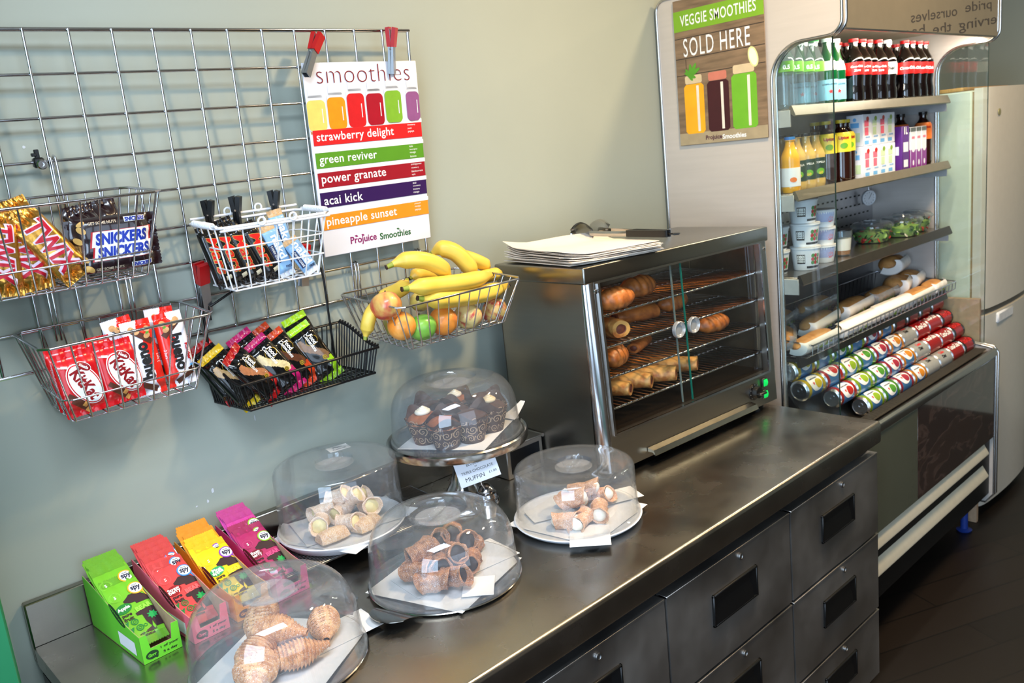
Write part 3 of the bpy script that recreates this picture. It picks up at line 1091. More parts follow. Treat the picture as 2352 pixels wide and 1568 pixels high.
clamp('red handled steel clamp leaning over the left top corner of the smoothie board', GM((-0.270, -0.022, -0.048), (0.10, 0.60, 0.55)), REDP, CLAMPS, 0.098, 0.016, grp=RC)
clamp('upright red handled steel clamp near the right top corner of the smoothie board', GM((-0.063, -0.020, -0.042), (0.10, -0.02, 0.65)), REDP, CLAMPS, 0.098, 0.016, grp=RC)
clamp('red handled steel clamp between the lower left basket and the white wire basket', GM((-0.583, -0.016, -0.495), (0.25, -0.12, 0.15)), REDP, CLAMPS, 0.104, 0.019, grp=RC)
clamp('red handled clamp seen through the right end of the white wire basket', GM((-0.352, -0.016, -0.490), (0.05, 0.12, 0.1)), REDP, CLAMPS, 0.090, 0.018, grp=RC)
BC = 'black clamps on the white basket rim'
for lab, px_ in (('left black plastic clamp on the back rim of the white wire basket', (-0.5495, -0.0200, -0.3537)), ('middle black plastic clamp on the back rim of the white wire basket', (-0.4904, -0.0200, -0.3527)), ('right black plastic clamp on the back rim of the white wire basket', (-0.4034, -0.0200, -0.3512))):
    clamp(lab, GM(px_, (0.05, -0.02, 0.75)), BLACKP, mat('black_clamp_arm', (30, 30, 32), 0.3, 0.3), 0.058, 0.011, gl=.5, grp=BC, spread=.15)
t = thing('cable_clip', 'small black clip with a metal nut on the fourth grid wire', 'clip', M=GM((-0.8361, -0.0040, -0.2229)))
MB().box((-0.009, -0.010, -0.010), (0.009, 0.006, 0.008), bev=0.003).box((-0.009, -0.004, 0.010), (-0.001, 0.004, 0.016), bev=0.001).box((-0.004, -0.003, 0.004), (0.004, 0.003, 0.022), bev=0.001).build('clip_body', BLACKP, t)
MB().lathe([(0.009, 0), (0.009, 0.006), (0.007, 0.008), (0.0035, 0.008), (0.0035, 0.004), (0.0001, 0.004)], 20, M=Matrix.Translation((0.002, -0.009, -0.004)) @ Matrix.Rotation(PI / 2, 4, 'X')).build('nut', CHROME, t)
# ------------------------------------------------------------------ smoothie board
PW, PH_ = 0.302, 0.420
MP = MG @ Matrix(BOARDM)
t = thing('menu_board', 'white smoothie menu board clamped to the right end of the grid', 'sign', M=MP)
MB().box((-PW / 2, 0, -PH_ / 2), (PW / 2, 0.004, PH_ / 2), bev=0.0012).build('board', mat('board_white', (226, 225, 230), 0.35, var=0.01), t)
F = plane_fn((0, 0, 0), (1, 0, 0), (0, 0, 1), 0.0004)
F2 = plane_fn((0, 0, 0), (1, 0, 0), (0, 0, 1), 0.0008)
F3 = plane_fn((0, 0, 0), (1, 0, 0), (0, 0, 1), 0.0012)
ypos = lambda k: PH_ / 2 - k * PH_
bands = [('strawberry delight', (214, 40, 42), ['strawberry', 'peach', 'papaya'], .375), ('green reviver', (98, 152, 44), ['kale', 'lemongrass', 'mango', 'banana'], .492),
         ('power granate', (160, 26, 44), ['pomegranate', 'strawberry', 'blackcurrant', 'apple'], .595), ('acai kick', (58, 24, 90), ['acai', 'strawberry', 'blueberry', 'mango'], .698), ('pineapple sunset', (236, 150, 40), ['pineapple', 'mango', 'papaya'], .817)]
bh = 0.0335
for nm, colr, ing, k in bands:
    y = ypos(k)
    b = MB()
    b.box((-PW / 2 + 0.006, -0.0014, y - bh / 2), (PW / 2 - 0.001, 0.0, y + bh / 2), bev=0.0004)
    b.box((-PW / 2 + 0.006, -0.0008, y + bh / 2 + .0004), (PW / 2 + 0.001, 0.0, y + bh / 2 + .009))
    o = b.build('flavour_strip', [mat('strip_' + nm.replace(' ', '_'), colr, 0.4, var=0.03)], t)
    o.data.materials.append(PAPER)
    for p in o.data.polygons:
        if p.center.z > y + bh / 2 + .0005:
            p.material_index = 1
    b = MB()
    FS = plane_fn((0, -0.0014, 0), (1, 0, 0), (0, 0, 1), 0.0004)
    tw_ = {'strawberry delight': .205, 'green reviver': .152, 'power granate': .172, 'acai kick': .102, 'pineapple sunset': .192}[nm]
    s2 = txt(nm, w=tw_, bold=0.012, gap=1.05)
    b.decal(s2, FS, 0, (-PW / 2 + 0.014 + tw_ / 2, y - 0.001))
    for i, g in enumerate(ing):
        s3 = txt(g, h=0.0046)
        wd = max(v[0] for v in s3[0])
        b.decal(s3, FS, 0, (PW / 2 - 0.042 + wd, y + 0.0125 - i * 0.0078))
    b.build('lettering', WHITEI, o)
b = MB()
b.decal(txt('smoothies', w=.248, bold=-0.022, gap=1.04, res=8), F3, 0, (0.004, ypos(.058)))
b.build('title_lettering', mat('maroon_ink', (128, 24, 34), 0.5), t)
# printed row of jars
jm = [mat('print_' + str(i) + '_smoothie', c, 0.4, var=0.06, vs=60) for i, c in enumerate(((232, 204, 112), (240, 150, 28), (206, 34, 40), (170, 16, 44), (132, 176, 56), (148, 92, 138)))]
gl_ = mat('print_jar_glass', (212, 214, 218), 0.4, var=0.03)
wd_ = mat('print_table', (196, 150, 110), 0.5, var=0.15, vs=30, stretch=(1, 1, 8))
b = MB()
b.decal(rect2(PW - 0.004, 0.014), F, 7, (0.0, ypos(.338)))
jw = 0.046
for i in range(6):
    cx = -PW / 2 + 0.022 + i * 0.0510
    top = (.185, .175, .160, .165, .155, .165)[i]
    bot = (.345, .343, .340, .336, .330, .328)[i]
    hw = jw / 2 if i < 5 else 0.019
    if i == 5:
        cx = PW / 2 - 0.020
    def jar(y0, y1, hw=hw):
        r = 0.011
        q = []
        for ax_, ay_, a0 in ((cx + hw - r, y0 + r, -PI / 2), (cx + hw - r, y1 - r, 0), (cx - hw + r, y1 - r, PI / 2), (cx - hw + r, y0 + r, PI)):
            q += [(ax_ + r * math.cos(a0 + PI / 2 * j / 5), ay_ + r * math.sin(a0 + PI / 2 * j / 5)) for j in range(6)]
        return q, [tuple(range(len(q)))]
    b.decal(jar(ypos(bot), ypos(top) + .010), F2, 6)
    b.decal(rect2(hw * 1.5, 0.020), F2, 6, (cx, ypos(top) + .015))
    b.decal(jar(ypos(bot) + .002, ypos(top)), F3, i)
    b.decal(rect2(0.0024, 0.03), plane_fn((0, 0, 0), (1, 0, 0), (0, 0, 1), 0.0015), 6, (cx + hw * .62, ypos((top + bot) / 2)))
b.build('jar_picture', jm + [gl_, wd_], t)
b = MB()
PURP = mat('purple_ink', (140, 20, 100), 0.5)
DGR = mat('green_ink', (40, 104, 48), 0.5)
b.decal(txt('Projuice', w=.072, bold=.022), F, 0, (-.044, ypos(.940)))
b.decal(txt('Smoothies', w=.090, bold=.022), F, 1, (.046, ypos(.940)))
for cx, k in ((-.058, 0), (-.040, 0), (.060, 1)):
    b.decal(tri2([(0, 0), (.004, .0035), (.010, .003), (.006, -.001)]), F, k, (cx, ypos(.940) + .0095), 2.6)
b.build('logo_lettering', [PURP, DGR], t)
# ================================================================== wrapped sweets in the baskets
def packet(m, W, H, T, body=0, fin=0, fl=0.010, seed=0, nu=30, nv=34, wr=0.0012, region=None, teeth=True, both=True, sq=4.0):
    """flow-wrapped pack, front towards -y, foot at z = 0; returns a mapping (x, z) -> point on its front"""
    def half(u, z):
        tv = sstep(z, fl * .8, fl + .22 * W) * sstep(H - z, fl * .8, fl + .22 * W)
        return 0.0005 + T / 2 * (tv ** .6) * max(0.0, 1 - abs(u) ** sq) ** .55
    def wrk(u, z, s):
        e = min(z, H - z)
        k = max(0.0, 1 - max(0.0, e - fl * .7) / (.35 * W)) * (1 if e > fl * .6 else 0.35)
        return wr * (0.35 * noise.noise((u * 2.2 + seed, z * 40, s * 3.0 + seed)) + k * 1.2 * math.sin(u * 11 + seed * 1.7 + 2 * noise.noise((u * 2, z * 50, seed))) * (1 - abs(u) ** 4))
    def P(u, z, s):
        x = u * W / 2 * (1 - 0.035 * (1 - sstep(min(z, H - z), fl, fl + .2 * W)))
        return Vector((x, s * half(u, z) + s * wrk(u, z, s) * (1 - abs(u) ** 8), z))
    def zrow(v):
        return v * H
    for s in (-1, 1):
        def fn(i, j, s=s):
            u = i * 2 - 1
            z = zrow(j)
            p = P(u, z, s)
            if teeth and both and j < 1e-6:
                p.z -= 0.0016 * (1 if round(i * nu) % 2 else 0)
            if teeth and j > 1 - 1e-6:
                p.z += 0.0016 * (1 if round(i * nu) % 2 else 0)
            return p
        def mi(i, j):
            z = zrow(j)
            if region:
                r = region(i * 2 - 1, z, s)
                if r is not None:
                    return r
            return fin if (z < fl or z > H - fl) else body
        m.grid(fn, nu, nv, mi, flip=(s == 1))
    # close the long edges
    def S(x, z, off=0.0006):
        u = max(-1, min(1, 2 * x / W))
        p = P(u, max(0, min(H, z)), -1)
        p.y -= off
        return p
    return S


FOIL = dict(rough=0.28, coat=0.4)
def wrapm(name, c, r=0.30, **k):
    return mat(name, c, r, 0.0, var=0.05, vs=40, coat=0.5, bump=0.12, bs=70, **k)


def gthing(name, label, cat, loc, rot, group):
    return thing(name, label, cat, M=GM(loc, rot), group=group)


OUTL = lambda m, S, shp, c, rot, off, mi, dice, k=1.0: m.decal(shp, lambda x, z: S(x, z, off), mi, c, rot, k, dice)
# ---- gold two-bar packs
GOLD = mat('gold_foil', (214, 156, 70), 0.26, 0.85, var=0.30, vs=60, bump=0.55, bs=70)
TWR = mat('wrapper_raspberry', (190, 22, 52), 0.35, var=0.05)
TWO = mat('wrapper_pale_outline', (226, 206, 220), 0.35)
GG = 'gold chocolate packs in the upper left basket'
FLZ = -0.428
def goldpack(label, loc, rot, seed, W=.062, H=.135):
    t = gthing('chocolate_pack', label, 'chocolate pack', loc, rot, GG)
    m = MB()
    S = packet(m, W, H, .030, seed=seed, wr=.0042, fl=.012)
    m.build('wrapper', GOLD, t)
    d = MB()
    for off, mi, bold in ((.0011, 1, .085), (.0019, 0, .025)):
        d.decal(txt('TWIX', w=H * .74 if mi == 0 else H * .77, h=W * .60 if mi == 0 else W * .68, bold=bold, shear=0.15), lambda x, z, off=off: S(x, z, off), mi, (0.0, H * .5), -PI / 2 - .06, 1, .006)
    d.build('lettering', [TWR, TWO], t)
goldpack('gold chocolate pack cut off by the left edge, farthest left in the upper basket', (-0.958, -0.126, FLZ), (-.12, .10, 0), 1)
goldpack('gold chocolate pack standing upright second from the left in the upper basket', (-0.905, -0.115, FLZ), (-.15, -.05, .1), 3)
goldpack('gold chocolate pack leaning behind the slanted one, tallest in the upper basket', (-0.865, -0.060, FLZ + .004), (-.10, -.30, 0), 5, H=.15)
goldpack('gold chocolate pack slanting across the front beside the black multipack', (-0.838, -0.130, FLZ + .012), (-.16, -.55, .05), 7, W=.058)
# ---- dark brown multipack
SNB = mat('wrapper_dark_brown', (42, 20, 26), 0.24, var=0.1, coat=0.6, bump=0.2, bs=60)
SBL = mat('wrapper_blue_lettering', (24, 60, 170), 0.35)
t = gthing('chocolate_multipack', 'dark brown peanut chocolate multipack lying on its side in the upper left basket', 'chocolate pack', (-0.700, -0.136, FLZ + 0.060), (-.10, -PI / 2 + .0, .0), 'dark brown chocolate packs')
m = MB()
S = packet(m, .098, .150, .034, seed=2, wr=.0016, fl=.013, sq=6)
m.build('wrapper', SNB, t)
d = MB()
NUT = mat('print_peanut', (222, 178, 104), 0.5, var=.2)
for zc, ty in ((.063, .012), (.063, -.012)):
    pw_, ph_ = .094, .026
    pl = tri2([(-pw_ / 2 - .004, -ph_ / 2), (pw_ / 2 - .002, -ph_ / 2), (pw_ / 2 + .004, ph_ / 2), (-pw_ / 2 + .002, ph_ / 2)])
    # the pack is turned on its side: text runs along local -z, up is local +x
    A = lambda x, y, off: S(y + ty, zc - x, off)
    for k, off, mi in ((1.06, .0008, 2), (1.0, .0012, 1)):
        d.decal(pl, lambda x, y, off=off: A(x, y, off), mi, (0, 0), 0, k, .006)
    d.decal(txt('SNICKERS', w=.088, h=.0205, bold=.05, shear=.22), lambda x, y: A(x, y, .0018), 0, (0, 0), 0, 1, .006)
for ty in (.040, -.040):
    A = lambda x, y, off: S(y + ty, .072 - x, off)
    d.decal(txt('GET SOME NUTS', w=.046, h=.0048, bold=.02), lambda x, y: A(x, y, .0009), 3, (-.018, 0), 0, 1, .006)
    d.decal(rect2(.036, .0085), lambda x, y: A(x, y, .0008), 1, (.036, .001), 0, 1, .006)
    d.decal(txt('SNICKERS', w=.034, h=.007, bold=.05, shear=.2), lambda x, y: A(x, y, .0014), 0, (.036, .001), 0, 1, .006)
    d.decal(ell2(.007, .0035), lambda x, y: A(x, y, .0009), 4, (-.052, .001), .4, 1, .004)
for x_, z_ in ((-.02, .128), (.012, .132), (.03, .125), (-.038, .122)):
    d.decal(ell2(.008, .005), lambda x, y: S(x, y, .0009), 4, (x_, z_), .8, 1, .004)
d.build('lettering', [SBL, WHITEI, mat('wrapper_red_edge', (190, 30, 40), .35), mat('wrapper_cream_ink', (214, 196, 170), .4), NUT], t)
for i, (x, y, z, rz) in enumerate(((-0.796, -.105, FLZ + .010, .4), (-0.770, -.060, FLZ + .014, .1))):
    t = gthing('chocolate_pack', ('crumpled dark brown chocolate wrapper end between the gold packs and the multipack', 'dark brown chocolate pack behind the front multipack')[i], 'chocolate pack', (x, y, z), (-.1, -.1, rz), 'dark brown chocolate packs')
    m = MB()
    packet(m, .055 if i == 0 else .10, .115, .034, seed=9 + i, wr=.004)
    m.build('wrapper', SNB, t)
# ---- red wafer bars
KR = wrapm('wrapper_red', (206, 16, 30))
KD = mat('wrapper_deep_red', (150, 8, 20), 0.35, var=.05, coat=.4)
BROWN = mat('print_chocolate', (92, 46, 24), 0.45, var=.15, vs=60)
WAF = mat('print_wafer', (204, 150, 84), 0.5, var=.3, vs=200)
GK = 'red wafer bars in the lower left basket'
FZ = -0.659
def redbar(label, loc, rot, seed, full=True):
    W, H = .072, .113
    t = gthing('wafer_bar', label, 'chocolate bar', loc, rot, GK)
    m = MB()
    S = packet(m, W, H, .021, seed=seed, wr=.0010, fl=.011, sq=7)
    m.build('wrapper', KR, t)
    d = MB()
    c = (.006, .054)
    R_ = -PI / 2 + .42
    for rx, ry, off, mi in ((.0415, .0250, .0008, 1), (.0395, .0232, .0011, 2), (.0375, .0215, .0014, 1)):
        d.decal(ell2(rx, ry), lambda x, z, off=off: S(x, z, off), mi, c, R_, 1, .007)
    for bold, off, mi in ((.03, .0019, 0),):
        d.decal(txt('KitKat', w=.062, h=.022, bold=.035, shear=.12), lambda x, z, off=off: S(x, z, off), mi, c, R_, 1, .006)
    d.decal(ell2(.013, .0075), lambda x, z: S(x, z, .0017), 1, (.011, .085), -.7, 1, .006)
    d.decal(ell2(.012, .0065), lambda x, z: S(x, z, .0020), 0, (.011, .085), -.7, 1, .006)
    d.decal(txt('Nestle', w=.016, h=.0055, bold=.03), lambda x, z: S(x, z, .0024), 1, (.011, .085), -.7, 1, .006)
    for k in (0, 1):
        d.decal(rect2(.034, .0085), lambda x, z: S(x, z, .0016 + .0002 * k), 3, (-.014 + .004 * k, .030 - .011 * k), -.75, 1, .006)
        d.decal(rect2(.008, .009), lambda x, z: S(x, z, .0021 + .0002 * k), 4, (-.002 + .004 * k, .019 - .011 * k), -.75, 1, .006)
    d.decal(rect2(.011, .0045), lambda x, z: S(x, z, .001), 1, (-.020, .091), -.25, 1, .005)
    d.decal(ell2(.001), lambda x, z: S(x, z, .001), 1, (.033, .038))
    d.build('lettering', [KD, WHITEI, KR, BROWN, WAF], t)
    if full:
        e = MB()
        sx = lambda y, z: Vector((-W / 2 - .0012, 0, 0)) + Vector((0, y, z))
        for i, y in enumerate((-.006, .0, .006)):
            e.decal(txt('Have a break, have a', w=.080, h=.0042, bold=.02), lambda x, z, y=y: sx(y - z, x), 0, (.060 - .004 * i, 0), PI)
        e.build('side_lettering', WHITEI, t)
    return t
redbar('red wafer bar at the front left of the lower left basket', (-0.872, -0.128, FZ), (-.13, -.03, .06), 1)
redbar('red wafer bar at the front, second from left beside the white bars', (-0.800, -0.122, FZ + .002), (-.14, -.05, .05), 2)
redbar('red wafer bar standing behind the front left one with its crimp showing', (-0.874, -0.096, FZ + .006), (-.12, -.03, .05), 3)
redbar('red wafer bar standing behind the second front one', (-0.806, -0.088, FZ + .008), (-.12, .02, .04), 4, False)
# ---- white and red hazelnut bars
KW = wrapm('wrapper_white', (232, 230, 238))
KO = wrapm('wrapper_scarlet', (224, 44, 26))
GB = 'white and red hazelnut bars in the lower left basket'
def hazel(label, loc, rot, seed, flip=False):
    W, H = .056, .142
    t = gthing('hazelnut_bar', label, 'chocolate bar', loc, rot, GB)
    sg = -1 if flip else 1
    def reg(u, z, s):
        wv = .10 * math.sin(z * 190) + .25 - 0.25 * math.sin((z - .05) * 22)
        return 1 if u * sg > wv else None
    m = MB()
    S = packet(m, W, H, .026, 0, 0, seed=seed, wr=.0014, fl=.012, region=reg, nu=36, nv=60)
    m.build('wrapper', [KW, KO], t)
    d = MB()
    d.decal(txt('bueno', w=.070, h=.024, bold=.05), lambda x, z: S(x, z, .0009), 0, (-.003 * sg, .066), PI / 2 * sg, 1, .007)
    d.decal(txt('Kinder', w=.034, h=.0075, bold=.04), lambda x, z: S(x, z, .0009), 1, (-.0195 * sg, .062), PI / 2 * sg, 1, .006)
    d.decal(rect2(.016, .006), lambda x, z: S(x, z, .0009), 2, (-.0195 * sg, .096 if not flip else .030), PI / 2 * sg, 1, .006)
    d.decal(txt('2 bars', w=.017, h=.005), lambda x, z: S(x, z, .0009), 3, (.0215 * sg, .066), PI / 2 * sg, 1, .006)
    for cx, cz, a in ((.006, .110, -.7), (-.004, .016, -.5)):
        d.decal(rect2(.034, .011), lambda x, z: S(x, z, .0010), 4, (cx * sg, cz), a * sg, 1, .006)
        d.decal(rect2(.010, .0112), lambda x, z: S(x, z, .0013), 5, ((cx - .014) * sg, cz + .012), a * sg, 1, .006)
    for cx, cz in ((-.012, .127), (-.005, .122), (.016, .124), (.012, .112)):
        d.decal(ell2(.0065, .0050), lambda x, z: S(x, z, .0014), 6, (cx * sg, cz), .5, 1, .004)
    d.decal(ell2(.0035, .0020), lambda x, z: S(x, z, .0016), 7, (.014 * sg, .117), .4)
    d.build('lettering', [INK, mat('wrapper_red_ink', (200, 24, 30), .4), mat('wrapper_sky_blue', (110, 180, 226), .4), WHITEI, BROWN, mat('print_dark_chocolate', (60, 30, 18), .4), mat('print_hazelnut', (206, 160, 110), .5, var=.25, vs=120), mat('print_leaf', (90, 160, 50), .5)], t)
hazel('white and red hazelnut bar with upright name, left one of the front pair', (-0.750, -0.112, FZ - .002), (-.16, -.03, .0), 1)
hazel('white and red hazelnut bar turned upside down at the right end of the basket', (-0.690, -0.108, FZ), (-.14, -.02, .0), 2, True)
hazel('white and red hazelnut bar behind the front pair, red edge showing', (-0.762, -0.082, FZ + .004), (-.14, -.12, .0), 3)
hazel('white and red hazelnut bar behind the upside down one', (-0.700, -0.078, FZ + .006), (-.12, .02, .0), 4)
# ---- black bars with red lettering in the white basket
MK = wrapm('wrapper_black', (20, 17, 18), 0.26)
MR_ = mat('wrapper_mars_red', (214, 36, 24), .35)
MY = mat('wrapper_gold_line', (206, 166, 90), .35)
GMR = 'black chocolate bars in the white basket'
WZ = -0.496
def blackbar(label, loc, rot, seed, W=.038, H=.128):
    t = gthing('chocolate_bar', label, 'chocolate bar', loc, rot, GMR)
    m = MB()
    S = packet(m, W, H, .024, seed=seed, wr=.0014, fl=.011)
    m.build('wrapper', MK, t)
    d = MB()
    d.decal(txt('Mars', w=H * .62, h=W * .60, bold=.05, shear=.25), lambda x, z: S(x, z, .0008), 1, (0, H * .52), -PI / 2 - .05, 1, .006)
    d.decal(txt('Mars', w=H * .60, h=W * .55, bold=.012, shear=.25), lambda x, z: S(x, z, .0014), 0, (0, H * .52), -PI / 2 - .05, 1, .006)
    d.decal(rect2(.012, .009), lambda x, z: S(x, z, .0009), 2, (.006, .018), .1, 1, .005)
    d.build('lettering', [MR_, MY, mat('wrapper_cream_box', (214, 206, 180), .4)], t)
for i, (x, y, rx, ry) in enumerate(((-.555, -.070, -.12, -.20), (-.522, -.074, -.16, -.26), (-.490, -.076, -.18, -.30), (-.452, -.078, -.18, -.34))):
    blackbar('black chocolate bar with red lettering, %s from the left in the white basket' % ORD[i], (x, y, WZ), (rx, ry, .0), i + 1)
blackbar('black chocolate bar standing behind the others in the white basket', (-.500, -.044, WZ + .008), (-.08, -.25, 0), 8)
NB = wrapm('wrapper_pale_blue', (146, 188, 226))
NW = wrapm('wrapper_white_band', (224, 228, 236))
NN = mat('wrapper_navy', (30, 44, 96), .4)
GN = 'pale blue fruit and nut bars in the white basket'
def bluebar(label, loc, rot, seed, H=.110):
    W = .036
    t = gthing('fruit_nut_bar', label, 'snack bar', loc, rot, GN)
    m = MB()
    S = packet(m, W, H, .018, 0, 1, seed=seed, wr=.0012, region=lambda u, z, s: 2 if z > H * .88 else None)
    m.build('wrapper', [NB, NW, mat('wrapper_tan', (200, 170, 132), .4, var=.2, vs=80)], t)
    d = MB()
    d.decal(txt('nakd', w=.052, h=.018, bold=.03), lambda x, z: S(x, z, .0009), 1, (.004, H * .56), -PI / 2, 1, .006)
    d.decal(rect2(.040, .0095), lambda x, z: S(x, z, .0009), 0, (-.011, H * .46), -PI / 2, 1, .006)
    d.decal(txt('CASHEW COOKIE', w=.036, h=.0045, bold=.02), lambda x, z: S(x, z, .0015), 1, (-.011, H * .46), -PI / 2, 1, .006)
    d.decal(txt('FREE', w=.014, h=.005, bold=.02), lambda x, z: S(x, z, .0012), 0, (.006, H * .17), -.1, 1, .006)
    d.build('lettering', [NN, WHITEI], t)
bluebar('pale blue nut bar leaning beside the black bars in the white basket', (-.424, -.080, WZ), (-.16, -.26, 0), 1, .115)
bluebar('pale blue nut bar lying lowest at the front right of the white basket', (-.378, -.100, WZ), (-.30, -.42, 0), 2, .085)
bluebar('pale blue nut bar standing tallest at the back of the white basket', (-.404, -.052, WZ + .028), (-.10, -.14, 0), 3, .108)
# ---- black cake bars with bright ends in the black basket
CK = wrapm('wrapper_gloss_black', (14, 13, 15), 0.16)
CEN = {'yellow': (206, 178, 30), 'red': (170, 20, 28), 'magenta': (178, 18, 104), 'orange': (190, 66, 22), 'lime': (158, 200, 28)}
CWD = {'yellow': (196, 160, 112), 'red': (176, 120, 84), 'magenta': (214, 196, 150), 'orange': (96, 54, 30), 'lime': (130, 98, 66)}
GCB = 'black wrapped cake bars in the black basket'
BZ = -0.744
def cakebar(label, colr, loc, rot, seed, W=.062, H=.142, text=True):
    t = gthing('cake_bar', label, 'cake bar', loc, rot, GCB)
    def reg(u, z, s):
        if z > H - .010 + .004 * math.sin(u * 5 + seed) or z < .007:
            return 1
        if s < 0 and text:
            f = (z - .045) / (H - .075)
            if 0 < f < 1:
                c = -.55 + 1.05 * sstep(1 - f, .15, .9)
                wdt = .30 * math.sin(PI * min(1, f * 1.0)) ** .5 + .05
                if abs(u - c) < wdt:
                    return 2
            if z < .05 and u > .35 + .0 and u < .85:
                return 1
        return None
    m = MB()
    S = packet(m, W, H, .026, 0, 1, seed=seed, wr=.0020, fl=.014, region=reg, nu=40, nv=60)
    m.build('wrapper', [CK, mat('wrapper_end_' + colr, CEN[colr], .3, var=.08, coat=.4, bump=.2, bs=60), mat('cake_window_' + colr, CWD[colr], .3, var=.22, vs=160, coat=.8)], t)
    if text:
        d = MB()
        R_ = -PI / 2 + .0
        d.decal(txt('Food', w=.024, h=.0105, bold=.03, shear=.15), lambda x, z: S(x, z, .0009), 0, (.012, H * .70), R_, 1, .006)
        d.decal(txt('Connections', w=.044, h=.0085, bold=.02, shear=.15), lambda x, z: S(x, z, .0009), 0, (.003, H * .67), R_, 1, .006)
        d.decal(ring2(.0135, .0145, k=.8), lambda x, z: S(x, z, .0008), 1, (.008, H * .69), 0, 1, .006)
        d.decal(star2(.0046, .0058, 12), lambda x, z: S(x, z, .0011), 1, (.010, H * .36), 0, 1, .005)
        d.decal(ring2(.0022, .0032), lambda x, z: S(x, z, .0014), 2, (.010, H * .36), 0, 1, .005)
        d.build('lettering', [WHITEI, mat('wrapper_gilt', (190, 160, 50), .3, .4), INK], t)
sp = [('yellow ended cake bar at the front left of the black basket', 'yellow', (-.545, -.096, BZ), (-.42, -.44, .15), True),
      ('red ended cake bar turned away, second from the left in the black basket', 'red', (-.495, -.092, BZ), (-.42, -.48, .55), True),
      ('magenta ended cake bar with a pale window in the middle of the black basket', 'magenta', (-.445, -.090, BZ), (-.42, -.46, .1), True),
      ('orange ended cake bar with a dark window right of the magenta one', 'orange', (-.405, -.080, BZ), (-.40, -.42, .1), True),
      ('lime ended cake bar at the right of the row in the black basket', 'lime', (-.352, -.086, BZ), (-.36, -.42, -.1), True),
      ('red ended cake bar behind the yellow one in the black basket', 'red', (-.560, -.054, BZ + .006), (-.34, -.40, .1), False),
      ('magenta ended cake bar behind the front magenta one', 'magenta', (-.470, -.050, BZ + .006), (-.34, -.40, .1), False),
      ('orange ended cake bar behind the front orange one', 'orange', (-.425, -.044, BZ + .006), (-.32, -.40, .1), False),
      ('lime ended cake bar standing tallest at the back right of the black basket', 'lime', (-.352, -.044, BZ + .010), (-.26, -.30, .0), False)]
for i, (lb, c_, lo, ro, tx) in enumerate(sp):
    cakebar(lb, c_, lo, ro, i + 1, text=tx)
# ================================================================== fruit
BAN = mat('banana_skin', (236, 204, 92), 0.42, var=.08, vs=18, rgb2=(226, 188, 66), thr=(.4, .7))
BANG = mat('banana_stem_green', (150, 160, 60), .5, var=.1)
BANT = mat('banana_tip_brown', (58, 40, 26), .7, var=.2)
GBN = 'bananas heaped on the fruit basket'
def banana(label, pts, R=.0175, seed=0):
    """curved along grid-local points"""
    P = [Vector(p) for p in pts]
    def cr(t):
        n = len(P) - 1
        i = min(int(t * n), n - 1)
        f = t * n - i
        a, b, c, d = P[max(i - 1, 0)], P[i], P[i + 1], P[min(i + 2, n)]
        return 0.5 * ((2 * b) + (c - a) * f + (2 * a - 5 * b + 4 * c - d) * f * f + (3 * b - a - 3 * c + d) * f ** 3)
    N = 34
    ctr = [cr(i / N) for i in range(N + 1)]
    base = ctr[0].copy()
    def body(lo, hi, rad, nm, mt, par):
        m = MB()
        pp = [p - base for p in ctr[lo:hi + 1]]
        n = 20
        T = [(pp[min(i + 1, len(pp) - 1)] - pp[max(i - 1, 0)]).normalized() for i in range(len(pp))]
        u = T[0].orthogonal().normalized()
        vs, fs = [], []
        for i, p in enumerate(pp):
            u = (u - T[i] * u.dot(T[i])).normalized()
            w_ = T[i].cross(u)
            s = (lo + i) / N
            for k in range(n):
                a = 2 * PI * k / n
                r = rad(s) * (1 + .055 * math.cos(5 * a))
                vs.append(p + u * (r * math.cos(a)) + w_ * (r * math.sin(a)))
        for i in range(len(pp) - 1):
            for k in range(n):
                l = (k + 1) % n
                fs.append((i * n + k, i * n + l, (i + 1) * n + l, (i + 1) * n + k))
        fs.append(tuple(range(n - 1, -1, -1)))
        fs.append(tuple((len(pp) - 1) * n + k for k in range(n)))
        m.add(vs, fs)
        return m.build(nm, mt, par)
    t = thing('banana', label, 'banana', M=MG @ Matrix.Translation(base), group=GBN)
    rad = lambda s: R * (0.34 + .66 * sstep(s, .10, .30)) * (1 - .62 * sstep(s, .82, .985))
    body(4, N - 1, rad, 'skin', BAN, t)
    body(1, 4, lambda s: R * (.27 + .07 * sstep(s, .04, .12)), 'stem', BANG, t)
    body(0, 1, lambda s: R * (.30 - s), 'stem_end', BANT, t)
    body(N - 1, N, lambda s: R * .30, 'tip', BANT, t)
banana('banana with a green stem pointing left on top of the heap', ((-0.2330, -0.1600, -0.5052), (-0.1934, -0.1700, -0.4956), (-0.1570, -0.1900, -0.4980), (-0.1188, -0.1950, -0.5160), (-0.0752, -0.1800, -0.5498)), .0190)
banana('banana arching highest on top of the heap', ((-0.0698, -0.1000, -0.5153), (-0.0508, -0.1200, -0.4979), (-0.0255, -0.1400, -0.5066), (0.0009, -0.1500, -0.5353), (0.0272, -0.1500, -0.5742)), .0205)
banana('banana tucked behind the highest one, short dark tip to the right', ((0.0178, -0.0800, -0.5299), (0.0506, -0.0900, -0.5368), (0.0804, -0.1000, -0.5519), (0.1161, -0.1000, -0.5726)), .0170)
banana('banana at the right edge of the heap with a dark tip', ((0.0235, -0.1000, -0.5856), (0.0567, -0.1100, -0.5907), (0.0914, -0.1200, -0.5872), (0.1382, -0.1200, -0.5891)), .0165)
banana('long straight banana lying across the middle of the heap', ((-0.2318, -0.2100, -0.5482), (-0.1888, -0.2150, -0.5502), (-0.1213, -0.2100, -0.5579), (-0.0372, -0.2000, -0.5670), (0.0631, -0.1700, -0.5743)), .0195)
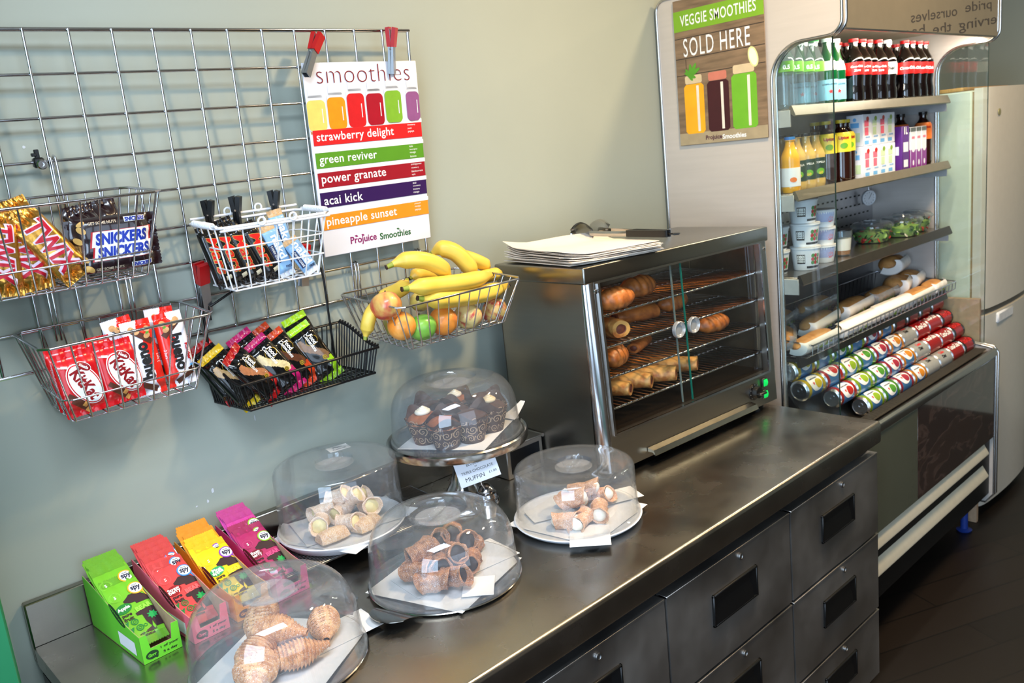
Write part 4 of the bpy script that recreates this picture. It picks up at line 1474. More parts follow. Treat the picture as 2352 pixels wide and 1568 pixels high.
banana('lowest front banana lying across the apples', ((-0.1928, -0.2100, -0.5756), (-0.1531, -0.2150, -0.5870), (-0.0773, -0.2050, -0.5998), (0.0144, -0.1900, -0.6098), (0.1235, -0.1600, -0.6132)), .0200)
banana('banana behind the red apple with a dark blackened stem', ((-0.1588, -0.1300, -0.5479), (-0.1735, -0.1400, -0.5592), (-0.1962, -0.1400, -0.5678), (-0.2229, -0.1400, -0.5725), (-0.2431, -0.1300, -0.5817)), .0175)
banana('banana end showing behind the long one near the dark stem', ((-0.1458, -0.1200, -0.5515), (-0.1227, -0.1200, -0.5455), (-0.0817, -0.1100, -0.5541), (-0.0367, -0.1000, -0.5742)), .0150)
banana('banana drooping through the left end of the fruit basket', ((-0.3067, -0.1600, -0.6547), (-0.2994, -0.1600, -0.6327), (-0.2952, -0.1650, -0.6102), (-0.2783, -0.1600, -0.5920), (-0.2358, -0.1400, -0.5819)), .0150)
GAP = 'apples and oranges in the fruit basket'
def apple(label, loc, R, c1, c2, thr, rot, kind='apple', vs=26, stretch=(1, 1, 1), stem=True):
    t = thing(kind, label, kind, M=GM(loc, rot), group=GAP)
    m = MB()
    pr = []
    for i in range(21):
        a = PI * i / 20
        r = math.sin(a)
        z = -math.cos(a)
        if kind == 'apple':
            r = r * (1.0 + 0.06 * z)
            z = z * .90 - .28 * math.exp(-(r / .26) ** 2) * (1 if z > 0 else -.6)
        pr.append((max(R * r, 1e-5), R * z))
    m.lathe(pr, 28, fr=lambda a, r, z: (r * (1 + .025 * math.sin(a * 3 + R * 900)), z))
    m.build('flesh', mat('skin_' + label.replace(' ', '_')[:40], c1, .34 if kind == 'apple' else .45, rgb2=c2, thr=thr, vs=vs, stretch=stretch, bump=.0 if kind == 'apple' else .25, bs=260, coat=.2), t)
    if stem:
        s_ = MB()
        s_.tube([(0, 0, R * .62), (.001, 0, R * .85), (.005, .001, R * 1.06)], .0016, 6)
        s_.build('stem', mat('fruit_stem', (70, 56, 34), .7), t)
YR = ((226, 200, 120), (196, 70, 56), (.48, .72))
apple('large red and yellow apple at the left of the basket', (-0.2577, -0.1850, -0.5841), .0350, (222, 182, 104), (200, 72, 56), (.42, .62), (-.5, .25, 0), vs=14, stretch=(2.4, 2.4, .8))
apple('orange beside the green apple on its left', (-0.2244, -0.1850, -0.6360), .0320, (240, 150, 54), (246, 170, 80), (.4, .6), (-.4, 0, 0), 'orange', stem=False)
apple('bright green apple at the front of the basket', (-0.1720, -0.1900, -0.6512), .0330, (112, 178, 54), (134, 194, 74), (.4, .6), (-.55, .1, 0), vs=16)
apple('orange with red flecks right of the green apple', (-0.1079, -0.1850, -0.6510), .0335, (240, 156, 66), (222, 110, 50), (.5, .68), (-.3, .5, 0), 'orange', stem=False)
apple('pale yellow apple streaked red in the front row', (-0.0254, -0.1750, -0.6592), .0335, (226, 204, 140), (190, 62, 56), (.50, .66), (-.4, .9, 0), vs=30, stretch=(3, 3, .8))
apple('red streaked apple at the right end of the basket', (0.0721, -0.1600, -0.6672), .0335, (220, 190, 120), (186, 50, 56), (.44, .62), (-.4, -.8, 0), vs=26, stretch=(3, 3, .8))
apple('small speckled yellow apple in the middle behind the green one', (-0.1271, -0.1300, -0.6078), .0260, (220, 200, 110), (120, 84, 50), (.6, .75), (-.6, .1, 0), vs=50)
apple('yellow green apple low at the back near the drooping banana', (-0.1835, -0.1000, -0.6554), .0300, (208, 196, 104), (190, 180, 80), (.4, .6), (-.4, .3, 0))
# ================================================================== on the worktop
ZC0 = 0.8805
DOME = clear('clear_dome_plastic', (0.982, 0.986, 0.99), 1.47, 0.025, 0.034, (0.8, 0.86, 0.94))
RECREF = clear('recess_reflection_plastic', (.95, .96, .97), 1.5, .06, .14, (.86, .88, .94))  # whitish haze puts the ceiling's reflection into the colour
STP = mat('polished_steel_plate', (176, 174, 172), 0.16, 1.0, var=0.06, rvar=.05)
def shell(prof, th):
    """closed double wall from an outer profile going from foot to crown"""
    inner = []
    for i, (r, z) in enumerate(prof):
        a, b = prof[max(i - 1, 0)], prof[min(i + 1, len(prof) - 1)]
        dr, dz = b[0] - a[0], b[1] - a[1]
        l = math.hypot(dr, dz) or 1
        inner.append((max(1e-5, r - th * dz / l), z + th * dr / l))
    return prof + inner[::-1]
def dome_round(R, H):
    k = [(R + .004, 0.0), (R + .004, .004), (R, .006)]
    k += [(R - .004 * t, .006 + (H * .45 - .006) * t) for t in (.3, .6, 1.0)]
    n = 12
    for i in range(1, n + 1):
        a = PI / 2 * i / n
        rr = R * .40
        k.append((R - .004 - rr + rr * math.cos(a), H * .45 + (H * .55) * math.sin(a)))
    k += [(R * .44, H + .0015), (R * .41, H + .003), (R * .40, H + .001), (R * .385, H - .006), (R * .25, H - .011), (1e-5, H - .012)]
    return k
def dome_drum(R, H, r2):
    k = [(R + .004, 0.0), (R + .004, .004), (R, .006), ((R + r2) / 2, H * .5), (r2 + .001, H - .010), (r2 - .002, H - .004), (r2 - .007, H - .001), (r2 - .013, H), (r2 - .020, H - .001), (r2 * .7, H + .004), (r2 * .34, H + .006), (r2 * .32, H + .005), (r2 * .30, H - .004), (r2 * .2, H - .007), (1e-5, H - .007)]
    return k
def cover(label, x, y, z, prof, grip=None, grp='clear cake covers', rz=.45, gs=1.0):
    t = thing('cake_dome', label, 'cake cover', (x, y, z), (0, 0, rz), grp)
    MB().lathe(shell(prof, -0.0022), 72).build('cover', DOME, t, sharp=50)
    R, H = max(p[0] for p in prof), max(p[1] for p in prof)
    zl = prof[-1][1]
    MB().lathe([(1e-5, zl + .0006), (R * .30, zl + .0012), (R * .30, zl + .0024), (1e-5, zl + .0020)], 48).build('recess_reflection', RECREF, t, sharp=50)  # milky disc painted as the ceiling reflected in the lid recess
    if grip == 'bar':
        m = MB()
        m.box((-.036 * gs, -.0022, H - .0095), (.036 * gs, .0022, H + .006), bev=.0015)
        m.build('grip_bar', DOME, t)
    elif grip == 'scoop':
        m = MB()
        m.box((-.040 * gs, -.004, H - .010), (.040 * gs, .004, H + .004), bev=.002)
        m.tube([(.036 * gs * math.cos(a), .019 * gs * math.sin(a), H + .001) for a in [2 * PI * i / 32 for i in range(32)]], .002, 6, closed=True)
        m.build('grip_bar', DOME, t)
    return t
def paper(label, x, y, z, W, H, rz, grp='paper sheets under the pastries', seed=0, lift=.004, th=.0005, curl=0.0, R=.15):
    t = MB()
    def fn(u, v):
        a, b = (u - .5) * W, (v - .5) * H
        zz = lift * .35 * (noise.noise((a * 14 + seed, b * 14, seed)) + 1) * .5
        d = math.hypot(a, b)
        if d > R:
            zz += curl * (d - R)
        return (a, b, zz)
    sheet(t, fn, 22, 22, th)
    o = t.build('greaseproof_paper', PAPER, None, (x, y, z), (0, 0, rz), sharp=60)
    return tag(o, label, 'paper', grp)
# ---- pastry horns with cream
def horn_shell(L=.070, R=.0155, seed=0, flare=.18, wall=.0028):
    """rolled pastry tube along x, open obliquely cut ends, wrapped seam"""
    m = MB()
    def fn(u, v, inner=False):
        th = 2 * PI * u
        s = (v - .5) * 2
        r = R * (1 + flare * s * s + .05 * abs(s) ** 8) * (1 + .13 * noise.noise((math.cos(th) * 1.6 + seed, math.sin(th) * 1.6, v * 4 + seed)) + .05 * noise.noise((math.cos(th) * 5 + seed, math.sin(th) * 5, v * 14)))
        if not inner:
            lap = .0032 * sstep(((u + .22 * s + .3) % 1.0), .70, 1.0)
            r += lap + .0012 * noise.noise((u * 30, v * 24, seed))
        else:
            r -= wall
        x = s * L / 2 + (.0075 * math.cos(th + 1.2 * (seed % 5)) * abs(s) ** 5 * (1 if s > 0 else -1))
        return (x, r * math.cos(th), r * math.sin(th))
    m.grid(lambda u, v: fn(u, v), 40, 30, wu=True, flip=True)
    n = 40
    # rim and inner wall near both ends
    for e0, e1 in ((0.0, .34), (1.0, .66)):
        def rimf(u, v, e0=e0, e1=e1):
            if v < .34:
                k = v / .34
                a, b = Vector(fn(u, e0)), Vector(fn(u, e0, True))
                p = a.lerp(b, k)
                p.x += (.0012 if e0 else -.0012) * math.sin(PI * k)
                return p
            k = (v - .34) / .66
            return fn(u, e0 + (e1 - e0) * k, True)
        m.grid(rimf, n, 8, wu=True, flip=(e0 < .5))
    return m
def horn_cream(L=.070, R=.0155, bulge=.004, seed=0, depth=.010, both=True):
    m = MB()
    for sx in ((-1, 1) if both else (1,)):
        def fn(u, v, sx=sx):
            th = 2 * PI * u
            r = R * .96 * v
            x = sx * (L / 2 - depth + bulge * (1 - v * v) * 2.0 + .0012 * noise.noise((math.cos(th) * 2 * v + seed, math.sin(th) * 2 * v, seed)))
            return (x, r * math.cos(th), r * math.sin(th))
        m.grid(fn, 20, 6, wu=True, flip=sx < 0)
    return m
def sugar_mat(name, c1, c2, sug=(246, 240, 234), amt=.5):
    m_ = mat(name, c1, .6, var=.15, vs=70, bump=.7, bs=110, rgb2=c2, thr=(.40, .58))
    nt = m_.node_tree
    b = nt.nodes['Principled BSDF']
    src = b.inputs['Base Color'].links[0].from_socket
    prev = src
    for scl, lo, hi in ((38, .66 - .24 * amt, .84 - .24 * amt), (130, .72 - .24 * amt, .95 - .22 * amt)):
        nz = nt.nodes.new('ShaderNodeTexNoise')
        nz.inputs['Scale'].default_value = scl
        nz.inputs['Detail'].default_value = 5
        mr = nt.nodes.new('ShaderNodeMapRange')
        mr.inputs['From Min'].default_value, mr.inputs['From Max'].default_value = lo, hi
        mr.inputs['To Max'].default_value = .85
        mx = nt.nodes.new('ShaderNodeMix')
        mx.data_type = 'RGBA'
        mx.inputs[7].default_value = (*lin(sug), 1)
        nt.links.new(nz.outputs['Fac'], mr.inputs['Value'])
        nt.links.new(mr.outputs[0], mx.inputs[0])
        nt.links.new(prev, mx.inputs[6])
        prev = mx.outputs[2]
    nt.links.new(prev, b.inputs['Base Color'])
    return m_
HC = sugar_mat('sugared_horn_tan', (234, 206, 178), (214, 176, 142), amt=.85)
HB = sugar_mat('sugared_horn_brown', (186, 128, 80), (136, 82, 46), amt=.45)
HG = sugar_mat('sugared_horn_gold', (224, 174, 132), (194, 136, 90), amt=.6)
CUS = mat('custard_cream', (238, 224, 172), .5, var=.05, sss=.1)
CHO = mat('chocolate_cream', (58, 34, 26), .42, var=.2, vs=120)
WCR = mat('white_cream', (244, 238, 222), .5, var=.03, sss=.1)
def horns(kind, items, sh, cr, grp, L=.060, R=.0158, bulge=.003, depth=.009, flare=.18):
    items = [(a, b, (c[0], -abs(c[1]) - .05, c[2])) for a, b, c in items]
    pro = []
    for i, (label, loc, rot) in enumerate(items):
        if i < 3:
            t = thing('cream_horn', label, 'pastry', loc, rot, grp)
            horn_shell(L, R, i + 1.3 * len(items), flare).build('pastry_tube', sh, t)
            horn_cream(L, R, bulge, i + 1, depth).build('cream_filling', cr, t)
            pro.append(t)
        else:
            dup(pro[i % 3], label, loc, rot)
# --- back left dome : custard horns on a white plate over the cooling rack
X2, Y2, Z2 = -0.433, -0.131, 0.931
CG = mat('rack_wire', (150, 150, 152), .25, 1.0)
t = thing('cooling_rack', 'wire cooling rack under the white plate by the wall', 'rack', (-0.405, -0.135, ZC0), (0, 0, -.06))
rw, rd, rz_ = .215, .105, .024
m = MB()
m.tube([(-rw, -rd, rz_), (rw, -rd, rz_), (rw, rd, rz_), (-rw, rd, rz_)], .0026, 8, closed=True)
m.build('frame', CG, t)
m = MB()
for i in range(30):
    y = -rd + 2 * rd * (i + 1) / 31
    m.tube([(-rw, y, rz_ + .001), (rw, y, rz_ + .001)], .0011, 5)
m.build('long_wires', CG, t)
m = MB()
for x in (-.13, 0.0, .13):
    m.tube([(x, -rd, rz_ - .002), (x, rd, rz_ - .002)], .0018, 6)
m.build('cross_wires', CG, t)
for sx in (-.19, .19):
    m = MB()
    m.tube([(sx, -rd + .01, rz_ - .001), (sx, -rd + .012, .002), (sx, -rd + .03, .0016), (sx, rd - .03, .0016), (sx, rd - .012, .002), (sx, rd - .01, rz_ - .001)], .0017, 6)
    m.build('leg', CG, t)
def plate(name, label, x, y, z, R, mt, h=.012, foot=.6, grp='cake plates', cat='plate'):
    m = MB()
    m.lathe([(1e-5, h * .5), (R * .90, h * .5), (R * .95, h * .8), (R * .985, h), (R, h * .9), (R * .985, h * .65), (R * .9, .001), (R * foot, 0.0), (1e-5, 0.0)], 72)
    return tag(m.build(name, mt, None, (x, y, z)), label, cat, grp)
plate('cake_plate', 'white round plate with custard horns on the cooling rack', X2, Y2, ZC0 + rz_ + .0025, .142, WHITEP, .022)
zz = ZC0 + rz_ + .0025 + .012
paper('white paper sheet under the custard horns, corner over the plate edge', X2 + .006, Y2 - .004, zz, .236, .232, .35, seed=1, curl=.0, R=.5)
paper('second white paper sheet draped over the right edge of the custard plate', X2 + .02, Y2 + .004, zz + .004, .235, .150, -.25, seed=2)
cover('flat topped clear cover over the custard horns, paper label on its lid', X2 + .004, Y2 + .002, zz + .0105, dome_drum(.136, .139, .132), 'bar')
m = MB()
sheet(m, lambda u, v: ((u - .5) * .050, (v - .5) * .030, 0), 2, 2, .0006)
o = m.build('paper_label', PAPER, None, (X2 + .055, Y2 + .066, zz + .0105 + .1415), (.06, 0, -.15))
tag(o, 'small white paper label lying on the lid of the custard horn cover', 'label')
m = MB()
m.decal(txt('Plain', w=.022, bold=.02), plane_fn((0, 0, .0006), (1, 0, 0), (0, 1, 0), .0002), 0, (0, .006))
m.decal(txt('Cannoli', w=.032, bold=.02), plane_fn((0, 0, .0006), (1, 0, 0), (0, 1, 0), .0002), 0, (0, -.006))
m.build('lettering', mat('grey_ink', (90, 92, 110), .6), o)
hz = zz + .020
P2 = lambda dx, dy, dz: (X2 + dx, Y2 + dy, hz + dz)
horns('custard', [
 ('custard horn facing front in the middle of the custard pile', P2(-.012, -.048, .004), (0, .12, -1.15)),
 ('custard horn at the left end of the custard pile showing its cream', P2(-.064, -.018, .012), (.3, -.1, -2.15)),
 ('custard horn standing up on top of the custard pile', P2(.034, .004, .032), (.2, .45, -1.35)),
 ('custard horn at the right front of the custard pile', P2(.062, -.018, .008), (.5, .25, -1.75)),
 ('custard horn at the right back of the custard pile', P2(.062, .032, .020), (.2, .1, -.85)),
 ('custard horn lying across behind the middle of the custard pile', P2(.006, .012, .010), (.2, .0, .55)),
 ('custard horn at the back left of the custard pile', P2(-.022, .036, .014), (.1, -.1, -.3)),
 ('custard horn leaning beside the standing one', P2(.014, .028, .036), (.3, .3, -1.0)),
], HC, CUS, 'custard horns under the back left cover', R=.0165, L=.058)
def wedge(label, loc, rz, seed):
    m = MB()
    def fn(u, v):
        th = PI * u
        s = (v - .5) * 2
        r = .021 * (1 - .25 * s * s) * (1 + .10 * noise.noise((u * 4, v * 5, seed)))
        return (s * .034 * (1 - .10 * math.sin(th)), r * math.cos(th) * 1.1, r * math.sin(th) * 1.05 - .0012 + .0012 * math.sin(th))
    m.grid(fn, 16, 18, flip=True)
    for sx in (0, 1):
        m.grid(lambda u, v, sx=sx: tuple(Vector(fn(u, sx)).lerp(Vector((Vector(fn(0, sx)) + Vector(fn(1, sx))) / 2), v)), 16, 3, flip=not sx)
    o = m.build('puff_slice', sugar_mat('sugared_puff', (226, 192, 150), (206, 160, 112), amt=.6), None, loc, (0, 0, rz))
    tag(o, label, 'pastry', 'puff pastry slices under the back left cover')
wedge('half round puff slice at the front left of the custard pile', P2(-.060, -.058, -.010), -.05, 2)
wedge('half round puff slice at the front right of the custard pile', P2(.018, -.072, -.010), .25, 4)
# --- muffin stand
X1, Y1, Z1 = -0.140, -0.206, 1.060
t = thing('cake_stand', 'steel pedestal cake stand holding the chocolate muffins', 'cake stand', (X1, Y1, ZC0))
hp = Z1 - ZC0
MB().lathe([(1e-5, 0.0), (.078, 0.0), (.080, .003), (.078, .008), (.066, .018), (.045, .034), (.030, .058), (.022, .085), (.019, .12), (.020, hp - .02), (.030, hp - .011), (1e-5, hp - .011)], 48).build('pedestal', STP, t)
MB().lathe([(1e-5, hp - .011), (.150, hp - .011), (.160, hp - .020), (.166, hp - .020), (.168, hp - .014), (.168, hp - .002), (.165, hp + .001), (.160, hp - .001), (.156, hp - .006), (1e-5, hp - .006)], 80).build('plate', STP, t)
paper('white paper sheet under the muffins on the cake stand', X1, Y1, Z1 - .004, .212, .212, .5, seed=4)
cover('tall rounded clear cover over the chocolate muffins', X1 + .002, Y1 + .004, Z1 - .004, dome_round(.150, .136), 'bar')
m = MB()
def flap(u, v):
    return (.0 + .060 * u, -.010 + .05 * (v - .5) * (1 - .7 * u), .012 * u * u + .016 * u)
sheet(m, flap, 8, 4, .0005)
o = m.build('greaseproof_paper', PAPER, None, (X1 + .135, Y1 - .020, Z1 + .001), (0, 0, .05))
tag(o, 'paper corner sticking up at the right edge of the muffin stand', 'paper', 'paper sheets under the pastries')
MUF = mat('muffin_chocolate', (78, 48, 36), .75, var=.3, vs=60, bump=.7, bs=90)
MUB = mat('muffin_brown', (150, 92, 54), .75, var=.3, vs=60, bump=.7, bs=90)
CUP = mat('muffin_case_brown', (84, 60, 52), .6, var=.08)
SWI = mat('case_swirl_cream', (190, 160, 130), .6)
def muffin(label, loc, rz, top, cream, seed, petal=True):
    t = thing('muffin', label, 'muffin', loc, (0, 0, rz), 'muffins on the cake stand')
    t.scale = (1.2, 1.2, 1.2)
    m = MB()
    def r_at(z):
        return .0225 + .0125 * min(1.0, z / .048)
    def cs(u, v):
        th = 2 * PI * u
        hmax = .050 + .020 * max(0.0, math.cos(2 * th)) ** 2 + .003 * math.sin(th * 3 + seed)
        z = v * hmax
        r = r_at(z) * (1 + .025 * math.cos(8 * th) * v) + (.006 * max(0, z - .044) / .016)
        return (r * math.cos(th), r * math.sin(th), z)
    m.grid(cs, 56, 12, wu=True, flip=False)
    m.grid(lambda u, v: tuple(Vector(cs(u, v)) * .965 + Vector((0, 0, .001))), 56, 12, wu=True, flip=True)
    m.lathe([(1e-5, .0004), (.0225, .0004)], 24)
    c = m.build('case', CUP, t)
    d = MB()
    random.seed(seed)
    for i in range(9):
        a0 = 2 * PI * i / 9
        for z0, rr in ((.012, .0078), (.030, .0092), (.046, .0070)):
            fn = lambda x, y, a0=a0, z0=z0: Vector(((r_at(z0 + y) + .0007) * math.cos(a0 + (x + .3 * z0) / .029), (r_at(z0 + y) + .0007) * math.sin(a0 + (x + .3 * z0) / .029), z0 + y))
            d.decal(spiral2(rr, 1.7, .16, 30, 1 if (i + (z0 > .02)) % 2 else -1), fn, 0, (0, 0), random.uniform(0, 6))
            d.decal(ribbon2([(rr * (.9 + .5 * k / 6), -.005 + .010 * math.sin(k / 6 * 2.5)) for k in range(7)], .0011), fn, 0)
    d.build('swirl_print', SWI, c)
    m = MB()
    def tp(u, v):
        th = 2 * PI * u
        r = .0345 * math.sin(v * PI / 2)
        z = .042 + .018 * math.cos(v * PI / 2) * (1 + .15 * noise.noise((math.cos(th) * 2 * v + seed, math.sin(th) * 2 * v, seed)))
        k = 1 + .05 * noise.noise((math.cos(th) * 3 + seed, math.sin(th) * 3, v * 4))
        return (r * k * math.cos(th), r * k * math.sin(th), z)
    m.grid(tp, 28, 10, wu=True, flip=False)
    m.build('crumb_top', top, t)
    if cream:
        m = MB()
        pts = [(.013 * (1 - i / 40) * math.cos(i * .55), .013 * (1 - i / 40) * math.sin(i * .55), .060 + .012 * i / 40) for i in range(41)]
        m.tube(pts, .005, 8, rs=[.0048 * (1 - .55 * i / 40) for i in range(41)])
        m.build('piped_cream', cream, t)
zM = Z1 - .0030
MG_ = [('chocolate muffin in swirl case at the front centre of the stand', (-.010, -.066), .3, MUF, None),
 ('muffin in swirl case at the front left of the stand', (-.068, -.048), 1.0, MUB, None),
 ('muffin in swirl case at the front right with cream topping', (.062, -.050), .6, MUF, mat('pale_frosting', (222, 204, 168), .5)),
 ('muffin at the left edge with a white cream swirl', (-.072, .020), 1.5, MUB, WCR),
 ('muffin at the right edge turned with its case point forward', (.096, .010), .1, MUF, None),
 ('dark chocolate muffin in the middle of the stand', (.000, .006), .9, MUF, None),
 ('muffin at the back right with a cream whirl and tall brown case', (.052, .058), .4, MUB, WCR),
 ('dark chocolate muffin at the back of the stand', (-.010, .080), 1.3, MUF, None)]
for i, (lb, (dx, dy), rz, tp, cr) in enumerate(MG_):
    muffin(lb, (X1 + dx * 1.04, Y1 + dy * 1.04, zM), rz, tp, cr, i + 1)
# --- price card in a cupcake shaped holder
t = thing('price_holder', 'silver cupcake shaped holder clipping the muffin price card', 'card holder', (*(-0.1541, -0.3039, 0.8800)[:2], ZC0), (0, 0, -.35))
t.scale = (1.3, 1.3, 1.45)
MB().lathe([(1e-5, 0), (.016, 0), (.0215, .020), (.023, .021), (.024, .025), (.022, .029), (.0195, .030), (.021, .034), (.019, .039), (.015, .041), (.016, .045), (.012, .050), (.006, .054), (1e-5, .055)], 32, fr=lambda a, r, z: (r * (1 + (.05 * math.cos(12 * a) if z < .02 else .02 * math.cos(3 * a + z * 200))), z)).build('cupcake_body', mat('polished_silver', (200, 200, 205), .10, 1.0), t)
m = MB()
m.tube([(-.004, -.010, .048), (-.012, -.018, .060), (-.016, -.0185, .082), (-.014, -.018, .088), (-.011, -.0185, .082), (-.010, -.016, .066)], .0011, 6)
m.build('wire_clip', CHROME, t)
MC = Matrix.Translation((-0.189, -0.326, 1.009)) @ Euler((-.10, -.22, -.62)).to_matrix().to_4x4()
t = thing('price_card', 'white muffin price card standing in the silver holder', 'price card', M=MC)
cw, ch = .094, .058
MB().box((-cw / 2, 0, -ch / 2), (cw / 2, .0007, ch / 2)).build('card', mat('card_white', (236, 238, 246), .6, var=.01), t)
m = MB()
FC = plane_fn((0, 0, 0), (1, 0, 0), (0, 0, 1), .0003)
m.decal(txt('BLUEBERRY', w=.044, h=.0062, bold=.0), FC, 0, (0.002, .0175))
m.decal(txt('or', w=.006), FC, 0, (0, .0095))
m.decal(txt('TRIPLE CHOCOLATE', w=.074, h=.0062, bold=.0), FC, 0, (0, .0010))
m.decal(txt('MUFFIN', w=.044, h=.0095), FC, 0, (-.010, -.0150))
m.decal(txt('\u00a31.80', w=.018, h=.0055), FC, 0, (.032, -.0140))
m.build('lettering', INK, t)
m = MB()
m.box((-.005, 0, -.028), (.006, .0007, .040))
o = m.build('price_card', PAPER, None, (*(0.0964, -0.1580, 0.9300)[:2], ZC0 + .028), (0, .05, -.9))
tag(o, 'narrow white card edge standing right of the muffin stand', 'price card')
# --- chocolate horns on a steel plate, centre
X3, Y3 = -0.405, -0.456
def steel_plate(label, x, y, R, ha):
    t = thing('steel_plate', label, 'plate', (x, y, ZC0), (0, 0, ha), 'round steel plates with strip handles')
    MB().lathe([(1e-5, .004), (R * .93, .004), (R * .96, .0065), (R * .99, .008), (R, .0065), (R * .985, .004), (R * .95, .0015), (R * .9, 0), (1e-5, 0)], 80).build('plate', STP, t)
    m = MB()
    def hd(u, v):
        s = (u - .5) * 2
        x = R * .985 + .058 * v
        return (x - .016 * v * s * s, s * (.050 - .012 * v), .006 + .030 * v * (1 - .55 * v))
    sheet(m, hd, 12, 8, .0012)
    m.build('strip_handle', STP, t)
    return t
steel_plate('round steel plate carrying the chocolate horns', X3, Y3, .153, 3.45)
z3 = ZC0 + .0048
paper('square white paper under the chocolate horns', X3, Y3, z3, .225, .225, .30, seed=6)
paper('white paper with a corner pointing right past the chocolate horn cover', X3 + .034, Y3 + .006, z3 + .0022, .245, .105, -.10, seed=7, lift=.002)
paper('small folded paper corner at the front of the chocolate horns', X3 + .006, Y3 - .095, z3 + .004, .075, .060, .8, seed=8)
cover('rounded clear cover over the chocolate horns in the centre', X3, Y3, ZC0 + .0085, dome_round(.1455, .134), 'bar')
h3 = z3 + .0230
P3 = lambda dx, dy, dz: (X3 + dx, Y3 + dy, h3 + dz)
horns('chocolate', [
 ('chocolate horn pointing up front in the middle of the chocolate pile', P3(.014, -.022, .026), (.1, .28, -1.9)),
 ('chocolate horn at the front right resting on the paper', P3(.040, -.034, .002), (.2, .05, -2.35)),
 ('chocolate horn at the upper right of the pile, dark mouth to the front', P3(.062, .004, .026), (0, .35, -1.95)),
 ('chocolate horn at the far right end of the pile', P3(.080, .010, .004), (.4, .1, -2.5)),
 ('chocolate horn lying on top at the back left of the pile', P3(-.030, .036, .030), (.2, .05, .1)),
 ('chocolate horn standing at the back of the pile with a round mouth', P3(.020, .046, .028), (.3, .55, -1.7)),
 ('chocolate horn at the back right leaning over the others', P3(.060, .042, .034), (.1, .25, -2.2)),
 ('chocolate horn at the left middle of the pile', P3(-.060, .000, .012), (.1, .1, -1.3)),
 ('chocolate horn at the front left corner of the pile', P3(-.058, -.044, .004), (.2, .1, -.9)),
 ('chocolate horn at the front centre under the bright window reflection', P3(-.022, -.060, .004), (.3, .15, -1.25)),
 ('chocolate horn behind the front centre one in the pile', P3(-.022, -.022, .014), (.1, .2, -2.2)),
 ('chocolate horn lying low under the pile at the right', P3(.030, .012, .002), (.2, .0, .4)),
 ('chocolate horn lying low under the pile at the left', P3(-.030, .014, .003), (.2, .0, .9)),
], HB, CHO, 'chocolate horns under the centre cover', L=.056, R=.0178, bulge=.001, depth=.011, flare=.14)
# --- white cream horns, right
X4, Y4 = -0.051, -0.491
plate('cake_plate', 'white round plate with white cream horns on the worktop', X4, Y4, ZC0, .143, WHITEP, .014)
z4 = ZC0 + .0085
paper('white paper under the white cream horns', X4, Y4, z4, .226, .226, .15, seed=11)
paper('white paper with a point reaching right beyond the white plate', X4 + .044, Y4 + .020, z4 + .0055, .270, .070, -.42, seed=12, lift=.002)
paper('white paper tongue hanging over the front rim of the white plate', X4 - .070, Y4 - .098, z4 + .0052, .100, .085, .75, seed=13, lift=.002)
cover('low flat topped clear cover over the white cream horns', X4, Y4, z4 + .007, dome_drum(.1335, .114, .130), 'scoop')
h4 = z4 + .0200
P4 = lambda dx, dy, dz: (X4 + dx, Y4 + dy, h4 + dz)
horns('cream', [
 ('white cream horn lying across the top of the pile, cream to the right', P4(-.022, -.008, .028), (.1, .25, -.95)),
 ('white cream horn at the front right with an overflowing mouth', P4(.006, -.060, .002), (.2, .0, -2.4)),
 ('white cream horn at the far right end of the cream pile', P4(.070, -.004, .004), (.2, .15, -1.25)),
 ('white cream horn on top at the right of the cream pile', P4(.040, .010, .026), (.2, .2, -1.0)),
 ('white cream horn at the left end of the cream pile', P4(-.070, -.032, .002), (.3, .1, -1.2)),
 ('white cream horn at the front left leaning out of the cream pile', P4(-.046, -.054, .002), (.2, -.1, .25)),
 ('white cream horn in the middle at the back of the cream pile', P4(.016, .022, .006), (.2, .1, -1.35)),
], HG, WCR, 'white cream horns under the right cover', R=.0158, L=.058, bulge=.006, depth=.006)
# --- ridged lobster tail pastries, front left
X5, Y5 = -0.767, -0.453
steel_plate('round steel plate carrying the ridged pastries at the lower left', X5, Y5, .151, .42)
paper('large white paper sheet under the ridged pastries', X5 + .012, Y5 + .004, z3, .228, .224, .55, seed=15)
paper('white paper sheet sticking out at the right of the ridged pastry cover', X5 + .066, Y5 - .010, z3 + .0022, .225, .08, -.05, seed=16, lift=.002)
cover('rounded clear cover over the ridged pastries, nearest to the camera', X5, Y5, ZC0 + .0085, dome_round(.143, .133), 'bar', gs=1.1)
LB = sugar_mat('ridged_pastry_gold', (234, 184, 132), (192, 128, 76), amt=.5)
def lobster(label, loc, rot, L=.105, R=.030, seed=1):
    t = thing('ridged_pastry', label, 'pastry', loc, rot, 'ridged pastries under the front left cover')
    m = MB()
    def fn(u, v):
        th = 2 * PI * u
        env = (sstep(v, 0, .12) * .30 + .70 * math.sin(PI * min(1, .12 + .80 * v)) ** .8) * (1 - .55 * sstep(v, .5, 1.0))
        rg = .84 + .24 * (1 - ((v * 15 + .35 * math.sin(th + seed)) % 1.0)) ** 1.3
        r = R * env * rg * (1 + .08 * noise.noise((math.cos(th) * 1.5, math.sin(th) * 1.5, v * 4 + seed)))
        return ((v - .5) * L, r * math.cos(th) * 1.1, r * math.sin(th) * .85)
    m.grid(fn, 30, 150, wu=True, flip=True)
    m.build('layered_crust', LB, t)
    m = MB()
    m.grid(lambda u, v: ((-.5 * L + .004 - .004 * (1 - v)), R * .34 * v * math.cos(2 * PI * u), R * .28 * v * math.sin(2 * PI * u)), 14, 4, wu=True)
    m.build('cream_filling', CUS, t)
h5 = z3 + .026
P5 = lambda dx, dy, dz: (X5 + dx, Y5 + dy, h5 + dz)
lobster('ridged pastry alone at the right of the paper', P5(.088, -.004, -.002), (0, .05, -2.05), .098, .025, 1)
